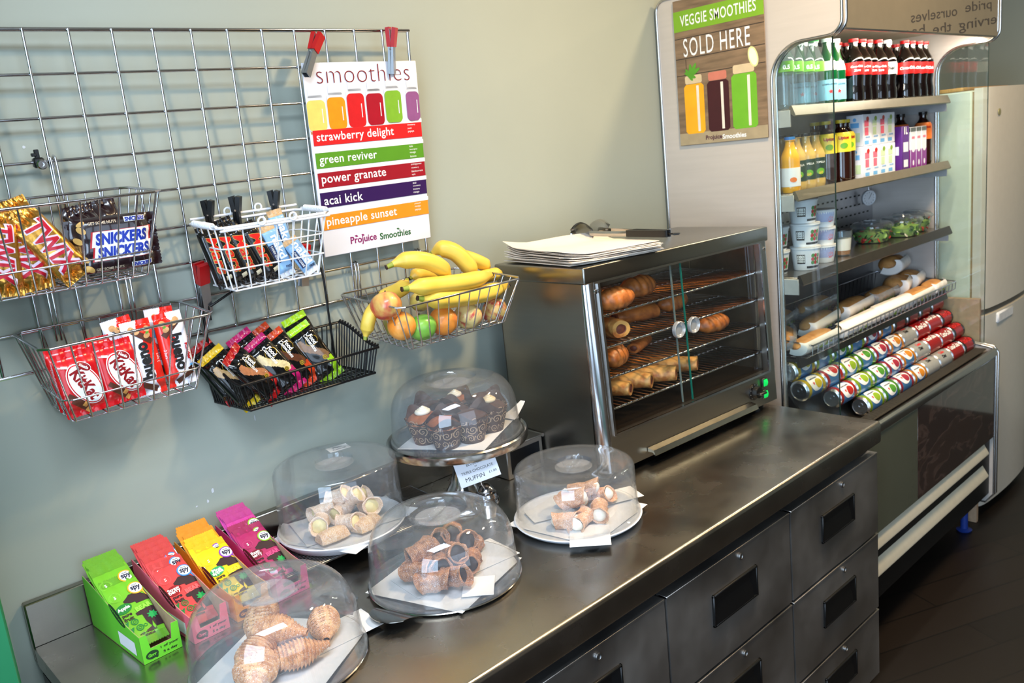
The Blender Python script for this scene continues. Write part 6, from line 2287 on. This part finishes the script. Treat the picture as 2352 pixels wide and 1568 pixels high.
def row(proto, first_label, spots, labels, z, rz=0.0):
    for i, ((x, y), lb) in enumerate(zip(spots, labels)):
        if i == 0:
            proto.location = (x, y, z)
            proto['label'] = lb
        else:
            dup(proto, lb, (x, y, z), (0, 0, .12 * ((i * 7) % 5 - 2)))
G1 = 'bottles on the top cooler shelf'
p = bottle('water_bottle', 'w', .0300, .205, PET, GRNC, LGL, .105, .135, [('0.5', .118, .020, WHITEI, .05, 0, 't')], G1, sh=.66, ribs=True)
row(p, '', [(1.062, -.405), (1.128, -.400), (1.194, -.400), (1.260, -.398), (1.075, -.335), (1.142, -.335), (1.208, -.335)],
    ['clear ribbed water bottle at the left end of the front row on the top shelf', 'second clear water bottle from the left in the front row', 'third clear water bottle from the left in the front row', 'clear water bottle next to the green glass bottles',
     'clear water bottle behind the leftmost one on the top shelf', 'clear water bottle in the second row, second from the left', 'clear water bottle in the second row, third from the left'], Z1_)
p = bottle('sparkling_bottle', 's', .0305, .205, GGL, WHTC, BLB, .018, .080, [('SANPELLEGRINO', .066, .050, NAVY, .02, 0, 't'), ('*', .044, .0085, SREDI, 0, 0, 's')], G1, sh=.50, neckl=(.108, .136, WLB))
row(p, '', [(1.330, -.405), (1.396, -.400), (1.448, -.372), (1.290, -.335), (1.360, -.335)],
    ['green bottle with pale blue label next to the clear water bottles', 'green bottle with pale blue label, middle of the three in front', 'green bottle with pale blue label next to the cola bottles', 'green bottle behind the leftmost green bottle', 'green bottle behind the middle green bottle'], Z1_)
colas = {}
for kind, lab_, wrd, wm, sp in (
        ('zero', RLB, [('Coca-Cola', .118, .040, WHITEI, .03, .2, 't'), ('Zero', .106, .022, WHITEI, .03, .2, 't')], 0, [(1.512, -.405, 'leftmost red labelled cola bottle in the front row'), (1.582, -.400, 'second red labelled cola bottle from the left in the front row'), (1.648, -.392, 'third red labelled cola bottle from the left in the front row'), (1.706, -.400, 'red labelled cola bottle left of the cream labelled ones'), (1.545, -.335, 'cola bottle in the second row behind the leftmost colas'), (1.615, -.330, 'cola bottle in the second row, second from the left')]),
        ('diet', WLB, [('Diet', .112, .034, INK, .03, .25, 't')], 0, [(1.770, -.402, 'cola bottle with cream label and black script, left of two'), (1.826, -.380, 'cola bottle with cream label, right of two')]),
        ('classic', RLB, [('Coca-Cola', .112, .056, WHITEI, .045, .25, 't')], 0, [(1.912, -.405, 'cola bottle with wide white script right of the cream labels'), (1.980, -.400, 'second scripted cola bottle from the right in front'), (2.046, -.400, 'third scripted cola bottle near the right end of the shelf'), (2.112, -.395, 'cola bottle at the right end of the top shelf'), (1.895, -.330, 'cola bottle in the second row behind the scripted ones'), (2.010, -.330, 'cola bottle in the second row toward the right end')])):
    cap = REDC if kind != 'diet' else WHTC
    p = bottle('cola_bottle', 'c', .0320, .207, COLA, cap, lab_, .092, .132, wrd, 'cola bottles on the top cooler shelf', waist=.12, sh=.66)
    row(p, '', [(a, b) for a, b, _ in sp], [c for _, _, c in sp], Z1_)
# second shelf
OJ = mat('orange_juice', (236, 176, 40), .25, coat=.4)
AJ = mat('apple_juice', (206, 174, 104), .12, var=.05, coat=.6)
TEA = mat('iced_tea', (46, 20, 16), .10, coat=.6)
ORL = mat('label_orange', (236, 130, 40), .4)
G2 = 'bottles on the second cooler shelf'
p = bottle('juice_bottle', 'small orange juice bottle with blue cap at the left end of the second shelf', .0280, .165, OJ, mat('cap_blue', (60, 140, 210), .35), WHITEP, .020, .075, [('o', .040, .010, ORL, 0, 0, 'e')], G2, sh=.6)
p.location = (1.066, -.415, Z2_)
DGL = mat('label_dark_green', (40, 66, 54), .4, var=.1)
p = bottle('juice_bottle', 'a', .0300, .170, AJ, BLKC, DGL, .030, .092, [('COPELLA', .078, .034, WHITEI, .02, 0, 't'), ('o', .050, .013, LGL, 0, 0, 'e'), ('o', .046, .007, mat('print_gold_apple', (220, 190, 70), .45), 0, 0, 'e')], G2, sh=.58)
row(p, '', [(1.128, -.400), (1.198, -.395), (1.264, -.392), (1.105, -.330), (1.172, -.328)], ['apple juice bottle with dark green label right of the orange juice', 'middle one of three front apple juice bottles', 'apple juice bottle beside the dark iced tea bottles', 'apple juice bottle behind the first one', 'apple juice bottle behind the middle one'], Z2_)
YLB = mat('label_lemon_yellow', (232, 210, 60), .4, var=.1)
p = bottle('iced_tea_bottle', 't', .0310, .200, TEA, mat('cap_tea_yellow', (200, 180, 60), .4), YLB, .098, .160, [('Lipton', .142, .034, mat('label_tea_red', (170, 24, 30), .4), .05, 0, 't'), ('o', .118, .012, LGL, 0, 0, 'e')], G2, sh=.74)
row(p, '', [(1.338, -.392), (1.412, -.405), (1.470, -.392), (1.385, -.330), (1.450, -.325)], ['dark iced tea bottle right of the apple juice bottles', 'dark iced tea bottle with lemon label just right of the glass edge', 'dark iced tea bottle next to the small drink cartons', 'iced tea bottle behind the first one', 'iced tea bottle behind the cartons end'], Z2_)
PLB = mat('label_peach', (232, 130, 60), .4, var=.1)
p = bottle('iced_tea_bottle', 'p', .0300, .200, TEA, BLKC, PLB, .098, .160, [('Lipton', .142, .034, mat('label_tea_red', (170, 24, 30), .4), .05, 0, 't')], G2, sh=.74)
row(p, '', [(2.128, -.385), (2.070, -.325), (2.000, -.315), (1.900, -.320)], ['peach iced tea bottle at the right end of the second shelf', 'peach iced tea bottle behind the purple striped cartons', 'peach iced tea bottle second behind the purple cartons', 'iced tea bottle behind the tall purple carton'], Z2_)
def carton(name, label, W, D, H, body, bands, group, straw=False):
    t = thing(name, label, 'carton', group=group)
    m = MB()
    m.box((-W / 2, -D / 2, 0), (W / 2, D / 2, H), bev=.0015)
    b = m.build('carton_body', body, t)
    m = MB()
    mts = []
    for face in (0, 1):
        O, ux = ((0, -D / 2, 0), (1, 0, 0)) if face == 0 else ((-W / 2, 0, 0), (0, -1, 0))
        fn = plane_fn(O, ux, (0, 0, 1), .0004)
        fn2 = plane_fn(O, ux, (0, 0, 1), .0008)
        wf = W if face == 0 else D
        for kind, cz, a, h, mt, wd in bands[face]:
            if mt not in mts:
                mts.append(mt)
            if kind == 'r':
                m.decal(rect2(wf * a, h), fn, mts.index(mt), (0 if not wd else wd, cz))
            elif kind == 'e':
                m.decal(ell2(a, h), fn2, mts.index(mt), (0, cz))
            else:
                m.decal(txt(wd, w=wf * a, bold=.03), fn2, mts.index(mt), (0, cz))
    m.build('print', mts, b)
    return t
CWH = mat('carton_white', (228, 230, 236), .35, var=.03)
CPK = mat('carton_pink', (228, 130, 130), .4)
CBL = mat('carton_blue', (120, 180, 226), .4)
CLM = mat('carton_pale_green', (200, 220, 180), .4)
CRD = mat('carton_berry_red', (196, 44, 40), .4)
CGN = mat('carton_kiwi', (140, 170, 60), .4)
G3 = 'white drink cartons stacked two high'
def milk(label, fruit, x, z, y=-.395):
    t = carton('drink_carton', label, .064, .058, .104, CWH, (
        [('r', .074, .5, .020, CPK if fruit is not CGN else CLM, -.008), ('r', .012, .5, .012, CBL, -.008), ('r', .048, .42, .026, CPK if fruit is CRD else CLM, -.008), ('e', .088, .010, .008, fruit, 0), ('t', .030, .5, 0, CBL, 'smoothie')],
        [('r', .030, .6, .030, CLM, 0), ('r', .070, .5, .016, CBL, 0), ('e', .088, .006, .006, CBL, 0)]), G3)
    t.location = (x, y, z)
k = 0
for c_, x in enumerate((1.562, 1.632, 1.702, 1.772)):
    fr_ = (CRD, CRD, CGN, CGN)[c_]
    milk('white carton in the bottom layer, %s from the left' % ORD[c_], fr_, x, Z2_ + .0008, -.398 + .004 * c_)
    milk('white carton in the top layer, %s from the left' % ORD[c_], (CRD, CGN, CRD, CGN)[c_], x + .002, Z2_ + .1060, -.396 + .004 * c_)
CPU = mat('carton_purple', (96, 44, 132), .35, var=.04)
GP = 'purple cartons on the second cooler shelf'
tp = carton('drink_carton', 'tall purple carton with a white panel and bar code', .060, .058, .155, CPU, ([('r', .082, .7, .034, CWH, 0), ('r', .024, .6, .026, CWH, 0), ('t', .140, .5, 0, WHITEI, '1L')], [('r', .070, .6, .030, CWH, 0)]), GP)
tp.location = (1.860, -.400, Z2_ + .0008)
CMG = mat('carton_plum', (142, 46, 146), .35)
for i in range(3):
    tp = carton('drink_carton', 'slim white and plum carton in the right hand row, %s of three' % ORD[i], .044, .046, .148, CWH, ([('r', .034, .96, .066, CMG, 0), ('r', .139, .96, .014, mat('carton_grey_top', (110, 116, 112), .4), 0), ('t', .112, .6, 0, CPK, 'oats'), ('e', .020, .007, .010, CWH, 0), ('e', .068, .014, .010, CWH, 0)], [('r', .034, .96, .066, CMG, 0), ('r', .139, .96, .014, mat('carton_grey_top', (110, 116, 112), .4), 0)]), 'slim plum cartons in a row')
    tp.location = (1.945 + .050 * i, -.398, Z2_ + .0008)
# third shelf: pots, salads
def pot(label, group, body, art, R=.042, H=.072, lidm=None):
    t = thing('yoghurt_pot', label, 'pot', group=group)
    MB().lathe([(1e-5, 0), (R * .78, 0), (R * .80, .003), (R * .97, H - .006), (R * 1.03, H - .005), (R * 1.03, H - .001), (R * .97, H), (1e-5, H)], 32).build('pot_body', body, t)
    m = MB()
    fn = lambda x, z: Vector(((R * (.80 + .17 * z / H) + .0006) * math.cos(-2.35 + x / R), (R * (.80 + .17 * z / H) + .0006) * math.sin(-2.35 + x / R), z))
    mts = []
    for shp, c_, mt in art:
        if mt not in mts:
            mts.append(mt)
        m.decal(shp, fn, mts.index(mt), c_, 0, 1, .008)
    m.build('print', mts, t)
    m = MB()
    m.lathe([(1e-5, H + .0001), (R * 1.02, H + .0001), (R * 1.03, H + .0012), (1e-5, H + .0014)], 32)
    m.build('foil_lid', lidm or WHITEP, t)
    return t
PR = mat('print_berry', (190, 30, 40), .45)
PG_ = mat('print_basil', (60, 140, 50), .45)
artA = [(rect2(.030, .030), (-.030, .036), INK), (rect2(.026, .024), (-.030, .037), WHITEI), (rect2(.060, .007), (.020, .010), INK)] + [(ell2(.0065), (.012 + .011 * (i % 3), .024 + .011 * (i // 3)), PR if i % 2 else PG_) for i in range(9)]
artB = [(rect2(.070, .036), (.0, .036), mat('print_lilac', (170, 180, 220), .45)), (ell2(.014, .010), (.014, .026), mat('print_peach', (232, 110, 80), .45)), (rect2(.05, .005), (-.01, .052), NAVY)]
pa = pot('a', 'stacked white fruit yoghurt pots', WHITEP, artA, .046, .072)
A = (1.195, -.385)
row(pa, '', [(1.192, -.388), (1.195, -.386), (1.190, -.384)], ['a', 'b', 'c'], Z3_)
pots = [o for o in COL.objects if o.name.startswith('yoghurt_pot') and o.parent is None]
for i, o in enumerate(pots):
    o.location.z = Z3_ + .0008 + .0740 * i
    o['label'] = ['white yoghurt pot with berries at the bottom of the left stack', 'white yoghurt pot with berries in the middle of the left stack', 'white yoghurt pot with berries on top of the left stack'][i]
pb = pot('b', 'stacked lilac yoghurt pots', WHITEP, artB, .042, .056)
pbs = [pb, dup(pb, 'b'), dup(pb, 'c')]
for i, o in enumerate(pbs):
    o.location = (1.338 + .002 * i, -.372, Z3_ + .0008 + .0578 * i)
    o['label'] = ['lilac yoghurt pot with a peach at the bottom of the right stack', 'lilac yoghurt pot with a peach in the middle of the right stack', 'lilac yoghurt pot with a peach on top of the right stack'][i]
pd = [dup(pa, 'white berry yoghurt pot behind the left stack at the cooler end, lower'), dup(pa, 'white berry yoghurt pot behind the left stack at the cooler end, upper')]
for i, o in enumerate(pd):
    o.location = (1.088, -.340, Z3_ + .0008 + .074 * i)
t = thing('dessert_cup', 'small clear layered dessert cup right of the yoghurt stacks', 'cup', (1.476, -.372, Z3_ + .0008))
MB().lathe([(1e-5, 0), (.026, 0), (.033, .085), (.031, .085), (.0245, .003), (1e-5, .003)], 28).build('clear_cup', PET, t)
MB().lathe([(1e-5, .004), (.0245, .004), (.0265, .018), (1e-5, .018)], 24).build('crumb_layer', mat('granola', (170, 120, 70), .8, var=.3, vs=200), t)
MB().lathe([(1e-5, .0185), (.0265, .0185), (.0295, .058), (1e-5, .058)], 24).build('cream_layer', WCR, t)
MB().lathe([(1e-5, .0855), (.0335, .0855), (.0335, .089), (1e-5, .089)], 24).build('lid', BLKC, t)
SAL = [('clear bowl of salad with tomato, leftmost of the three bowls', 1.800, -.330, (190, 60, 44)), ('clear bowl of green leaf salad in the middle of the three bowls', 1.965, -.370, (226, 226, 206)), ('clear bowl of salad at the right end of the third shelf', 2.110, -.350, (208, 84, 60))]
for si, (lb, x, y, cc) in enumerate(SAL):
    t = thing('salad_bowl', lb, 'salad bowl', (x, y, Z3_ + .0008), group='clear salad bowls on the third shelf')
    R, H = .072, .062
    MB().lathe(shell([(R * .72, 0), (R * .76, .003), (R * .98, H - .006), (R * 1.04, H - .005), (R * 1.04, H), (R * .9, H + .010), (R * .45, H + .012), (R * .40, H + .018), (1e-5, H + .019)], -.001), 40).build('clear_bowl', CLEAR, t)
    random.seed(si + 7)
    greens = [mat('salad_leaf_dark', (44, 88, 34), .5, var=.2), mat('salad_leaf_pale', (150, 186, 90), .5, var=.2), mat('salad_bit_%d' % si, cc, .5, var=.15)]
    m = MB()
    m.lathe([(1e-5, .002), (R * .70, .003), (R * .86, H * .60), (R * .5, H * .70), (1e-5, H * .72)], 28, fr=lambda a, r, z: (r * (1 + .04 * math.sin(5 * a + z * 90)), z + (.004 * math.sin(3 * a) if z > .03 else 0)))
    m.build('salad_bed', greens[1], t)
    m = MB()
    for i in range(70):
        a, k = random.uniform(0, 2 * PI), random.uniform(.25, 1.0)
        z = random.uniform(.006, H * .74)
        lim = R * (.72 + .16 * z / H)
        r = lim * (k if z > H * .60 else 1.0)
        s = random.uniform(.006, .012)
        M = Matrix.Translation((r * math.cos(a), r * math.sin(a), z + .002)) @ Euler((random.uniform(-1, 1), random.uniform(-1, 1), a)).to_matrix().to_4x4()
        m.lathe([(1e-5, -s * .25), (s * .8, -s * .1), (s, 0), (s * .8, s * .15), (1e-5, s * .25)], 7, random.choice((0, 0, 1, 2)), M=M)
    o = m.build('salad_pieces', greens, t)
    o['kind'] = 'stuff'
# sandwiches in the wire basket
BRD = mat('bread_crust', (206, 156, 96), .6, var=.2, vs=30, bump=.2, rgb2=(180, 120, 62), thr=(.45, .65))
BRP = mat('bread_pale', (228, 206, 164), .65, var=.12, vs=40, bump=.2)
WRP = mat('wrap_paper', (232, 230, 226), .5, var=.04, bump=.4, bs=40, coat=.2)
FILM = clear('cling_film', (.86, .88, .90), 1.4, .12, .16, (.82, .84, .88))
FILG = mat('salad_filling', (120, 140, 60), .6, var=.4, vs=90)
def sandwich(label, loc, rot, L, R, kind, seed):
    t = thing('wrapped_sandwich', label, 'sandwich', loc, rot, 'wrapped sandwiches in the cooler basket')
    def loaf(u, v, k=1.0, z0=0.0):
        th = 2 * PI * u
        s = (v - .5) * 2
        env = max(0.0, 1 - abs(s) ** 3.2) ** .5
        r = R * env * k * (1 + .07 * noise.noise((math.cos(th) * 1.5 + seed, math.sin(th) * 1.5, v * 4)))
        return (s * L / 2, r * math.cos(th) * 1.15, R * .8 + r * math.sin(th) * (.85 if math.sin(th) > 0 else .75) + z0)
    m = MB()
    m.grid(lambda u, v: loaf(u, v), 22, 26, wu=True, flip=True)
    m.build('bread', BRP if kind == 'p' else BRD, t)
    if kind != 'r':
        m = MB()
        m.grid(lambda u, v: ((v - .5) * L * .92, -R * 1.10 * max(0, 1 - abs(2 * v - 1) ** 3) ** .5 - .002 + .004 * math.sin(v * 40 + seed), R * .66 + (u - .5) * R * .5 + .003 * math.sin(v * 31)), 3, 40)
        m.grid(lambda u, v: ((v - .5) * L * .92, -R * 1.02 * max(0, 1 - abs(2 * v - 1) ** 3) ** .5, R * .66 + (u - .5) * R * .3), 3, 40, flip=True)
        m.build('filling', FILG, t)
    m = MB()
    def wp(u, v):
        a = -PI * (.30 + .92 * u) if kind != 'p' else -PI * (.25 + 1.30 * u)
        s = (v - .5) * 2
        e = 1.10 + .05 * noise.noise((u * 5, v * 9, seed)) - (.5 * sstep(abs(s), .90, 1.0))
        r = R * e
        return (s * L * .56, r * math.cos(a) * 1.18, R * .86 + r * math.sin(a) * .82 + (.012 * sstep(abs(s), .9, 1)))
    sheet(m, wp, 16, 26, .0008)
    m.build('paper_wrap', WRP if kind != 'f' else FILM, t)
    return t
SW = [('filled baguette at the front left of the sandwich basket', (1.150, -.430), (0, 0, .05), .24, .030, 'b', 1.000),
      ('long pale wrap at the front of the basket right of the first baguette', (1.420, -.440), (0, 0, .02), .26, .028, 'p', 1.000),
      ('long pale wrap in the front row, middle of the basket', (1.690, -.440), (0, 0, -.03), .25, .030, 'p', 1.000),
      ('wrapped filled baguette in the front row toward the right end', (1.940, -.430), (0, 0, .04), .22, .030, 'b', 1.000),
      ('wrapped filled roll at the right end of the front row', (2.110, -.425), (0, 0, .1), .13, .032, 'b', 1.000),
      ('film wrapped sandwich at the far left behind the first baguette', (1.110, -.345), (0, 0, .5), .18, .034, 'f', 1.010),
      ('wrapped baguette in the second row left of the middle', (1.330, -.350), (0, 0, .15), .24, .034, 'b', 1.015),
      ('wrapped baguette in the second row at the middle', (1.590, -.345), (0, 0, .10), .24, .035, 'b', 1.015),
      ('wrapped baguette in the second row right of the middle', (1.820, -.345), (0, 0, .05), .20, .034, 'f', 1.015),
      ('round bread roll in white wrap at the right of the second row', (1.985, -.340), (0, 0, .3), .13, .042, 'r', 1.020),
      ('round bread roll in white wrap at the right end near the cooler wall', (2.110, -.335), (0, 0, .2), .13, .042, 'r', 1.020),
      ('film wrapped sandwich at the back left of the basket', (1.240, -.255), (0, 0, .2), .22, .034, 'f', 1.030),
      ('film wrapped sandwich at the back in the middle of the basket', (1.500, -.250), (0, 0, .1), .24, .034, 'f', 1.030),
      ('white wrapped roll highest at the back right of the basket', (2.045, -.300), (0, 0, .2), .14, .042, 'r', 1.090)]
for i, (lb, (x, y), rt, L, R, kd, z) in enumerate(SW):
    sandwich(lb, (x, y, z - .007), rt, L, R, kd, i + 1)
# cans lying in sloping rows
ALU = mat('can_aluminium', (190, 192, 196), .25, 1.0)
CANC = {'yellow': ((240, 214, 40), (90, 160, 220)), 'lime': ((170, 206, 50), (90, 160, 220)), 'green': ((100, 176, 60), (90, 160, 220)), 'raspberry': ((190, 50, 80), (90, 160, 220)), 'orange': ((240, 160, 40), (90, 160, 220)), 'scarlet': ((210, 50, 40), (90, 160, 220)),
        'white': ((214, 214, 210), None), 'red': ((206, 22, 26), None), 'dark': ((24, 22, 24), (190, 20, 30))}
CANC = {k: tuple(None if c is None else tuple(int(v * .86) for v in c) for c in p) for k, p in CANC.items()}
CANR, CANL = .0330, .1160
protos = {}
def can(kind):
    c1, c2 = CANC[kind]
    t = thing('drink_can', 'can', 'can', group='drink cans lying in rows')
    m = MB()
    pf = [(1e-5, -CANL / 2 + .004), (CANR * .74, -CANL / 2 + .003), (CANR * .78, -CANL / 2), (CANR * .84, -CANL / 2 + .001), (CANR, -CANL / 2 + .006)]
    pf += [(CANR, -CANL / 2 + .006 + (CANL - .012) * i / 6) for i in range(1, 7)]
    pf += [(CANR * .84, CANL / 2 - .001), (CANR * .78, CANL / 2), (CANR * .74, CANL / 2 - .003), (1e-5, CANL / 2 - .004)]
    mi = [0] * 4 + [1, 2, 2, 2, 2, 1] + [0] * 5
    MX = Matrix.Rotation(PI / 2, 4, 'Y')
    m.lathe(pf, 30, mi, M=MX)
    b = m.build('can_body', [ALU, mat('can_band_' + kind, c1, .25, .35, var=.04), mat('can_mid_' + kind, c2 or c1, .25, .35, var=.04)], t)
    d = MB()
    def fn(x, y, o=.0006):
        a = -2.25 + y / CANR
        return Vector((x, (CANR + o) * math.cos(a), -(CANR + o) * math.sin(a) * -1))
    fnA = lambda x, y: Vector((x, (CANR + .0007) * math.cos(PI - .95 + y / CANR * -1), (CANR + .0007) * math.sin(PI - .95 + y / CANR * -1)))
    fnB = lambda x, y: Vector((x, (CANR + .0012) * math.cos(PI - .95 + y / CANR * -1), (CANR + .0012) * math.sin(PI - .95 + y / CANR * -1)))
    if c2 and kind != 'dark':
        d.decal(ell2(.036, .030), fnA, 0, (0, 0), 0, 1, .007)
        d.decal(ell2(.018, .015), fnB, 1, (.012, -.008), 0, 1, .006)
        d.decal(txt('SANPELLEGRINO', w=.046, h=.005, bold=.03), fnB, 2, (0, .012), 0, 1, .006)
        d.decal(star2(.003, .007, 5), fnB, 3, (-.014, -.004))
        d.build('print', [WHITEI, mat('can_fruit_' + kind, c1, .4), NAVY, SREDI], b)
    elif kind == 'white':
        d.decal(txt('Diet', w=.032, bold=.04, shear=.25), fnA, 0, (-.006, 0), PI / 2 * 0, 1, .006)
        d.decal(txt('Coke', w=.036, bold=.04, shear=.25), fnA, 1, (.004, .018), 0, 1, .006)
        d.build('print', [INK, SREDI], b)
    else:
        d.decal(txt('Coca-Cola', w=.082, h=.022, bold=.04, shear=.25), fnA, 0, (0, .004), 0, 1, .006)
        d.build('print', [WHITEI if kind == 'red' else mat('can_red_script', (206, 30, 34), .4)], b)
    m = MB()
    m.lathe([(.0085, 0), (.0085, .0012), (.006, .0012), (.006, 0)], 16, closed=True, M=Matrix.Translation((-CANL / 2 + .0026, 0, .004)) @ Matrix.Rotation(-PI / 2, 4, 'Y'))
    m.build('ring_pull', ALU, t)
    return t
RWS = [['lime', 'green', 'raspberry', 'orange', 'white', 'white', 'red', 'dark'],
       ['scarlet', 'lime', 'green', 'raspberry', 'orange', 'white', 'red', 'red', 'dark'],
       ['yellow', 'scarlet', 'lime', 'green', 'raspberry', 'orange', 'white', 'red', 'red', 'dark'],
       ['yellow', 'lime', 'green', 'lime', 'raspberry', 'orange', 'dark', 'dark', 'dark', 'red']]
RN = ['front', 'second', 'third', 'rearmost']
CNAME = {'yellow': 'yellow and blue', 'lime': 'lime and blue', 'green': 'green and blue', 'raspberry': 'raspberry and blue', 'orange': 'orange and blue', 'scarlet': 'scarlet and blue', 'white': 'pale silver', 'red': 'plain red', 'dark': 'black and dark red'}
for r_, kinds in enumerate(RWS):
    y, z = -.5265 + .0400 * r_, .7790 + .0525 * r_
    for i, kd in enumerate(kinds):
        x = 2.138 - (len(kinds) - 1 - i) * .1175 + .006 * math.sin(r_ * 2.3)
        lb = '%s can, %s from the right in the %s row of cans' % (CNAME[kd], ORD[len(kinds) - 1 - i], RN[r_])
        rot = (.25 * math.sin(i * 2.7 + r_), 0, 0)
        if kd not in protos:
            protos[kd] = can(kd)
            protos[kd].location, protos[kd].rotation_euler = (x, y, z), rot
            protos[kd]['label'] = lb
        else:
            dup(protos[kd], lb, (x, y, z), rot)
# ------------------------------------------------------------------ veggie smoothie poster on the cooler side
px_, py0, py1, pz0, pz1 = KX0 - .0075, -.078, -.390, 1.660, 2.096
PWD, PHT = py0 - py1, pz1 - pz0
t = thing('poster', 'veggie smoothie poster stuck on the steel end of the cooler', 'poster', (px_, (py0 + py1) / 2, pz0 + PHT / 2), (0, 0, -PI / 2))
WOODP = mat('print_old_boards', (138, 116, 92), .45, var=.35, vs=9, stretch=(1, 1, 7))
MB().box((-PWD / 2, 0, -PHT / 2), (PWD / 2, .002, PHT / 2), bev=.0008).build('sheet', WOODP, t)
F = lambda o: plane_fn((0, 0, 0), (1, 0, 0), (0, 0, 1), .0003 + o)
m = MB()
for i, zc in enumerate((-.005, .045, .105, .150)):
    m.decal(rect2(PWD - .002, .0022), F(0), 0, (0, zc))
m.decal(rect2(.0022, .06), F(0), 0, (-.118, .012))
m.decal(rect2(PWD - .002, .036), F(.0001), 1, (0, -PHT / 2 + .019))
m.build('board_lines', [mat('print_board_gap', (58, 48, 42), .5), mat('print_table_grey', (176, 160, 130), .45, var=.1)], t)
m = MB()
m.decal(rect2(PWD - .001, .060), F(.0002), 0, (0, PHT / 2 - .062))
m.build('green_band', mat('print_band_green', (132, 176, 50), .45, var=.03), t)
m = MB()
m.decal(txt('VEGGIE SMOOTHIES', w=.262, h=.032, bold=.01, gap=1.1), F(.0005), 0, (0, PHT / 2 - .062))
m.decal(txt('SOLD HERE', w=.232, h=.054, bold=.0, gap=1.15), F(.0003), 0, (-.008, PHT / 2 - .142))
m.decal(txt('Projuice', w=.058, bold=.03), F(.0004), 1, (-.030, -PHT / 2 + .016))
m.decal(txt('Smoothies', w=.082, bold=.03), F(.0004), 0, (.042, -PHT / 2 + .016))
m.build('lettering', [WHITEI, mat('print_plum', (90, 50, 66), .5)], t)
JM = [mat('print_mango_juice', (246, 180, 40), .45, var=.08, vs=20), mat('print_beet_juice', (72, 22, 30), .45, var=.1, vs=20), mat('print_kale_juice', (122, 184, 52), .45, var=.06, vs=20), mat('print_jar_rim', (216, 196, 160), .45), mat('print_leaf_sprig', (96, 160, 50), .45), mat('print_lime_slice', (222, 224, 160), .45), mat('print_shine', (236, 226, 210), .45), mat('print_pink_rim', (206, 130, 110), .45)]
m = MB()
def jar2(cx, z0, z1, hw, r=.008):
    return tri2([(cx - hw + r, z0), (cx + hw - r, z0), (cx + hw, z0 + r), (cx + hw, z1 - r), (cx + hw - r, z1), (cx - hw + r, z1), (cx - hw, z1 - r), (cx - hw, z0 + r)])
zb_ = -PHT / 2 + .034
for i, (cx, hw, zt__) in enumerate(((-.094, .036, .150), (-.008, .038, .150), (.082, .042, .158))):
    m.decal(jar2(cx, zb_, zb_ + zt__, hw), F(.0003), i)
    m.decal(jar2(cx, zb_ + zt__ + .001, zb_ + zt__ + .026, hw * .85, .004), F(.0003), 7 if i == 1 else 3)
    m.decal(rect2(.009, zt__ * .92), F(.0006), 6, (cx + hw * .38, zb_ + zt__ / 2))
for k in range(6):
    m.decal(ell2(.022, .006), F(.0007 + .0001 * k), 4, (-.098 + .010 * math.cos(k), zb_ + .184 + .008 * math.sin(k * 1.3)), .5 + k * .55)
m.decal(ell2(.016, .030), F(.0007), 5, (.116, zb_ + .200), .25)
m.decal(ell2(.012, .025), F(.0010), 6, (.116, zb_ + .200), .25)
m.build('jar_picture', JM, t)
# ================================================================== white fridge freezer
FWH = mat('fridge_white', (206, 202, 192), .38, var=.02)
FSD = mat('fridge_side', (206, 212, 200), .42, var=.03)
fx0, fx1 = 2.295, 2.895
t = thing('fridge_freezer', 'white fridge freezer standing right of the open cooler', 'fridge', (0, 0, 0))
MB().box((fx0, -.500, .030), (fx1, -.02, 1.750), bev=.006).build('cabinet', FSD, t)
MB().box((fx0 + .006, -.508, .06), (fx1 - .006, -.499, 1.745)).build('door_seal', mat('door_seal_brown', (150, 128, 92), .6), t)
for z0, z1, nm in ((.895, 1.757, 'upper_door'), (.050, .868, 'lower_door')):
    m = MB()
    def dr(u, v):
        x = fx0 + (fx1 - fx0) * u
        b = .016 * (1 - (2 * u - 1) ** 2)
        return (x, -.552 - b + .012 * (abs(2 * u - 1) ** 14), z0 + (z1 - z0) * v)
    m.grid(dr, 30, 2)
    vs = [Vector(dr(i / 30, 0)) for i in range(31)]
    pol = [(v.x, v.y) for v in vs] + [(fx1, -.509), (fx0, -.509)]
    m = MB()
    m.prism(pol, 'z', z0, z1)
    o = m.build('door', FWH, t)
    if nm == 'lower_door':
        q = MB()
        q.box((fx0 + .12, -.572, z1 - .050), (fx0 + .30, -.550, z1 - .006), bev=.006)
        q.build('handle_recess', mat('handle_pale', (226, 228, 232), .2), o)
m = MB()
m.lathe([(1e-5, 0), (.013, 0), (.013, .002), (1e-5, .003)], 24, M=Matrix.Translation((2.405, -.563, 1.66)) @ Matrix.Rotation(PI / 2, 4, 'X'))
m.build('badge', mat('badge_gold', (176, 168, 120), .3, .6), t)
for x in (fx0 + .05, fx1 - .05):
    for y in (-.45, -.08):
        MB().lathe([(.018, 0), (.018, .03)], 14, M=Matrix.Translation((x, y, 0))).build('foot', BLACKP, t)
t = thing('reflection_card', 'brown cardboard sheets added between cooler and white fridge for a glass reflection', 'cardboard', (0, 0, 0))  # sheets added to stand in for a brown reflection in the end glass
MB().box((2.243, -.555, .001), (2.262, -.10, .950), bev=.001).build('reflection_sheet', CARD, t)
MB().box((2.264, -.550, .001), (2.280, -.12, .925), bev=.001).build('inner_reflection_sheet', CARD, t)
m = MB()
m.box((fx0 + .02, -.46, 1.7515), (fx1 - .05, -.10, 1.766), bev=.004)
tag(m.build('wooden_board', mat('pale_wood_board', (206, 160, 92), .5, var=.15, stretch=(1, 8, 1))), 'pale wooden board lying on top of the white fridge', 'board')
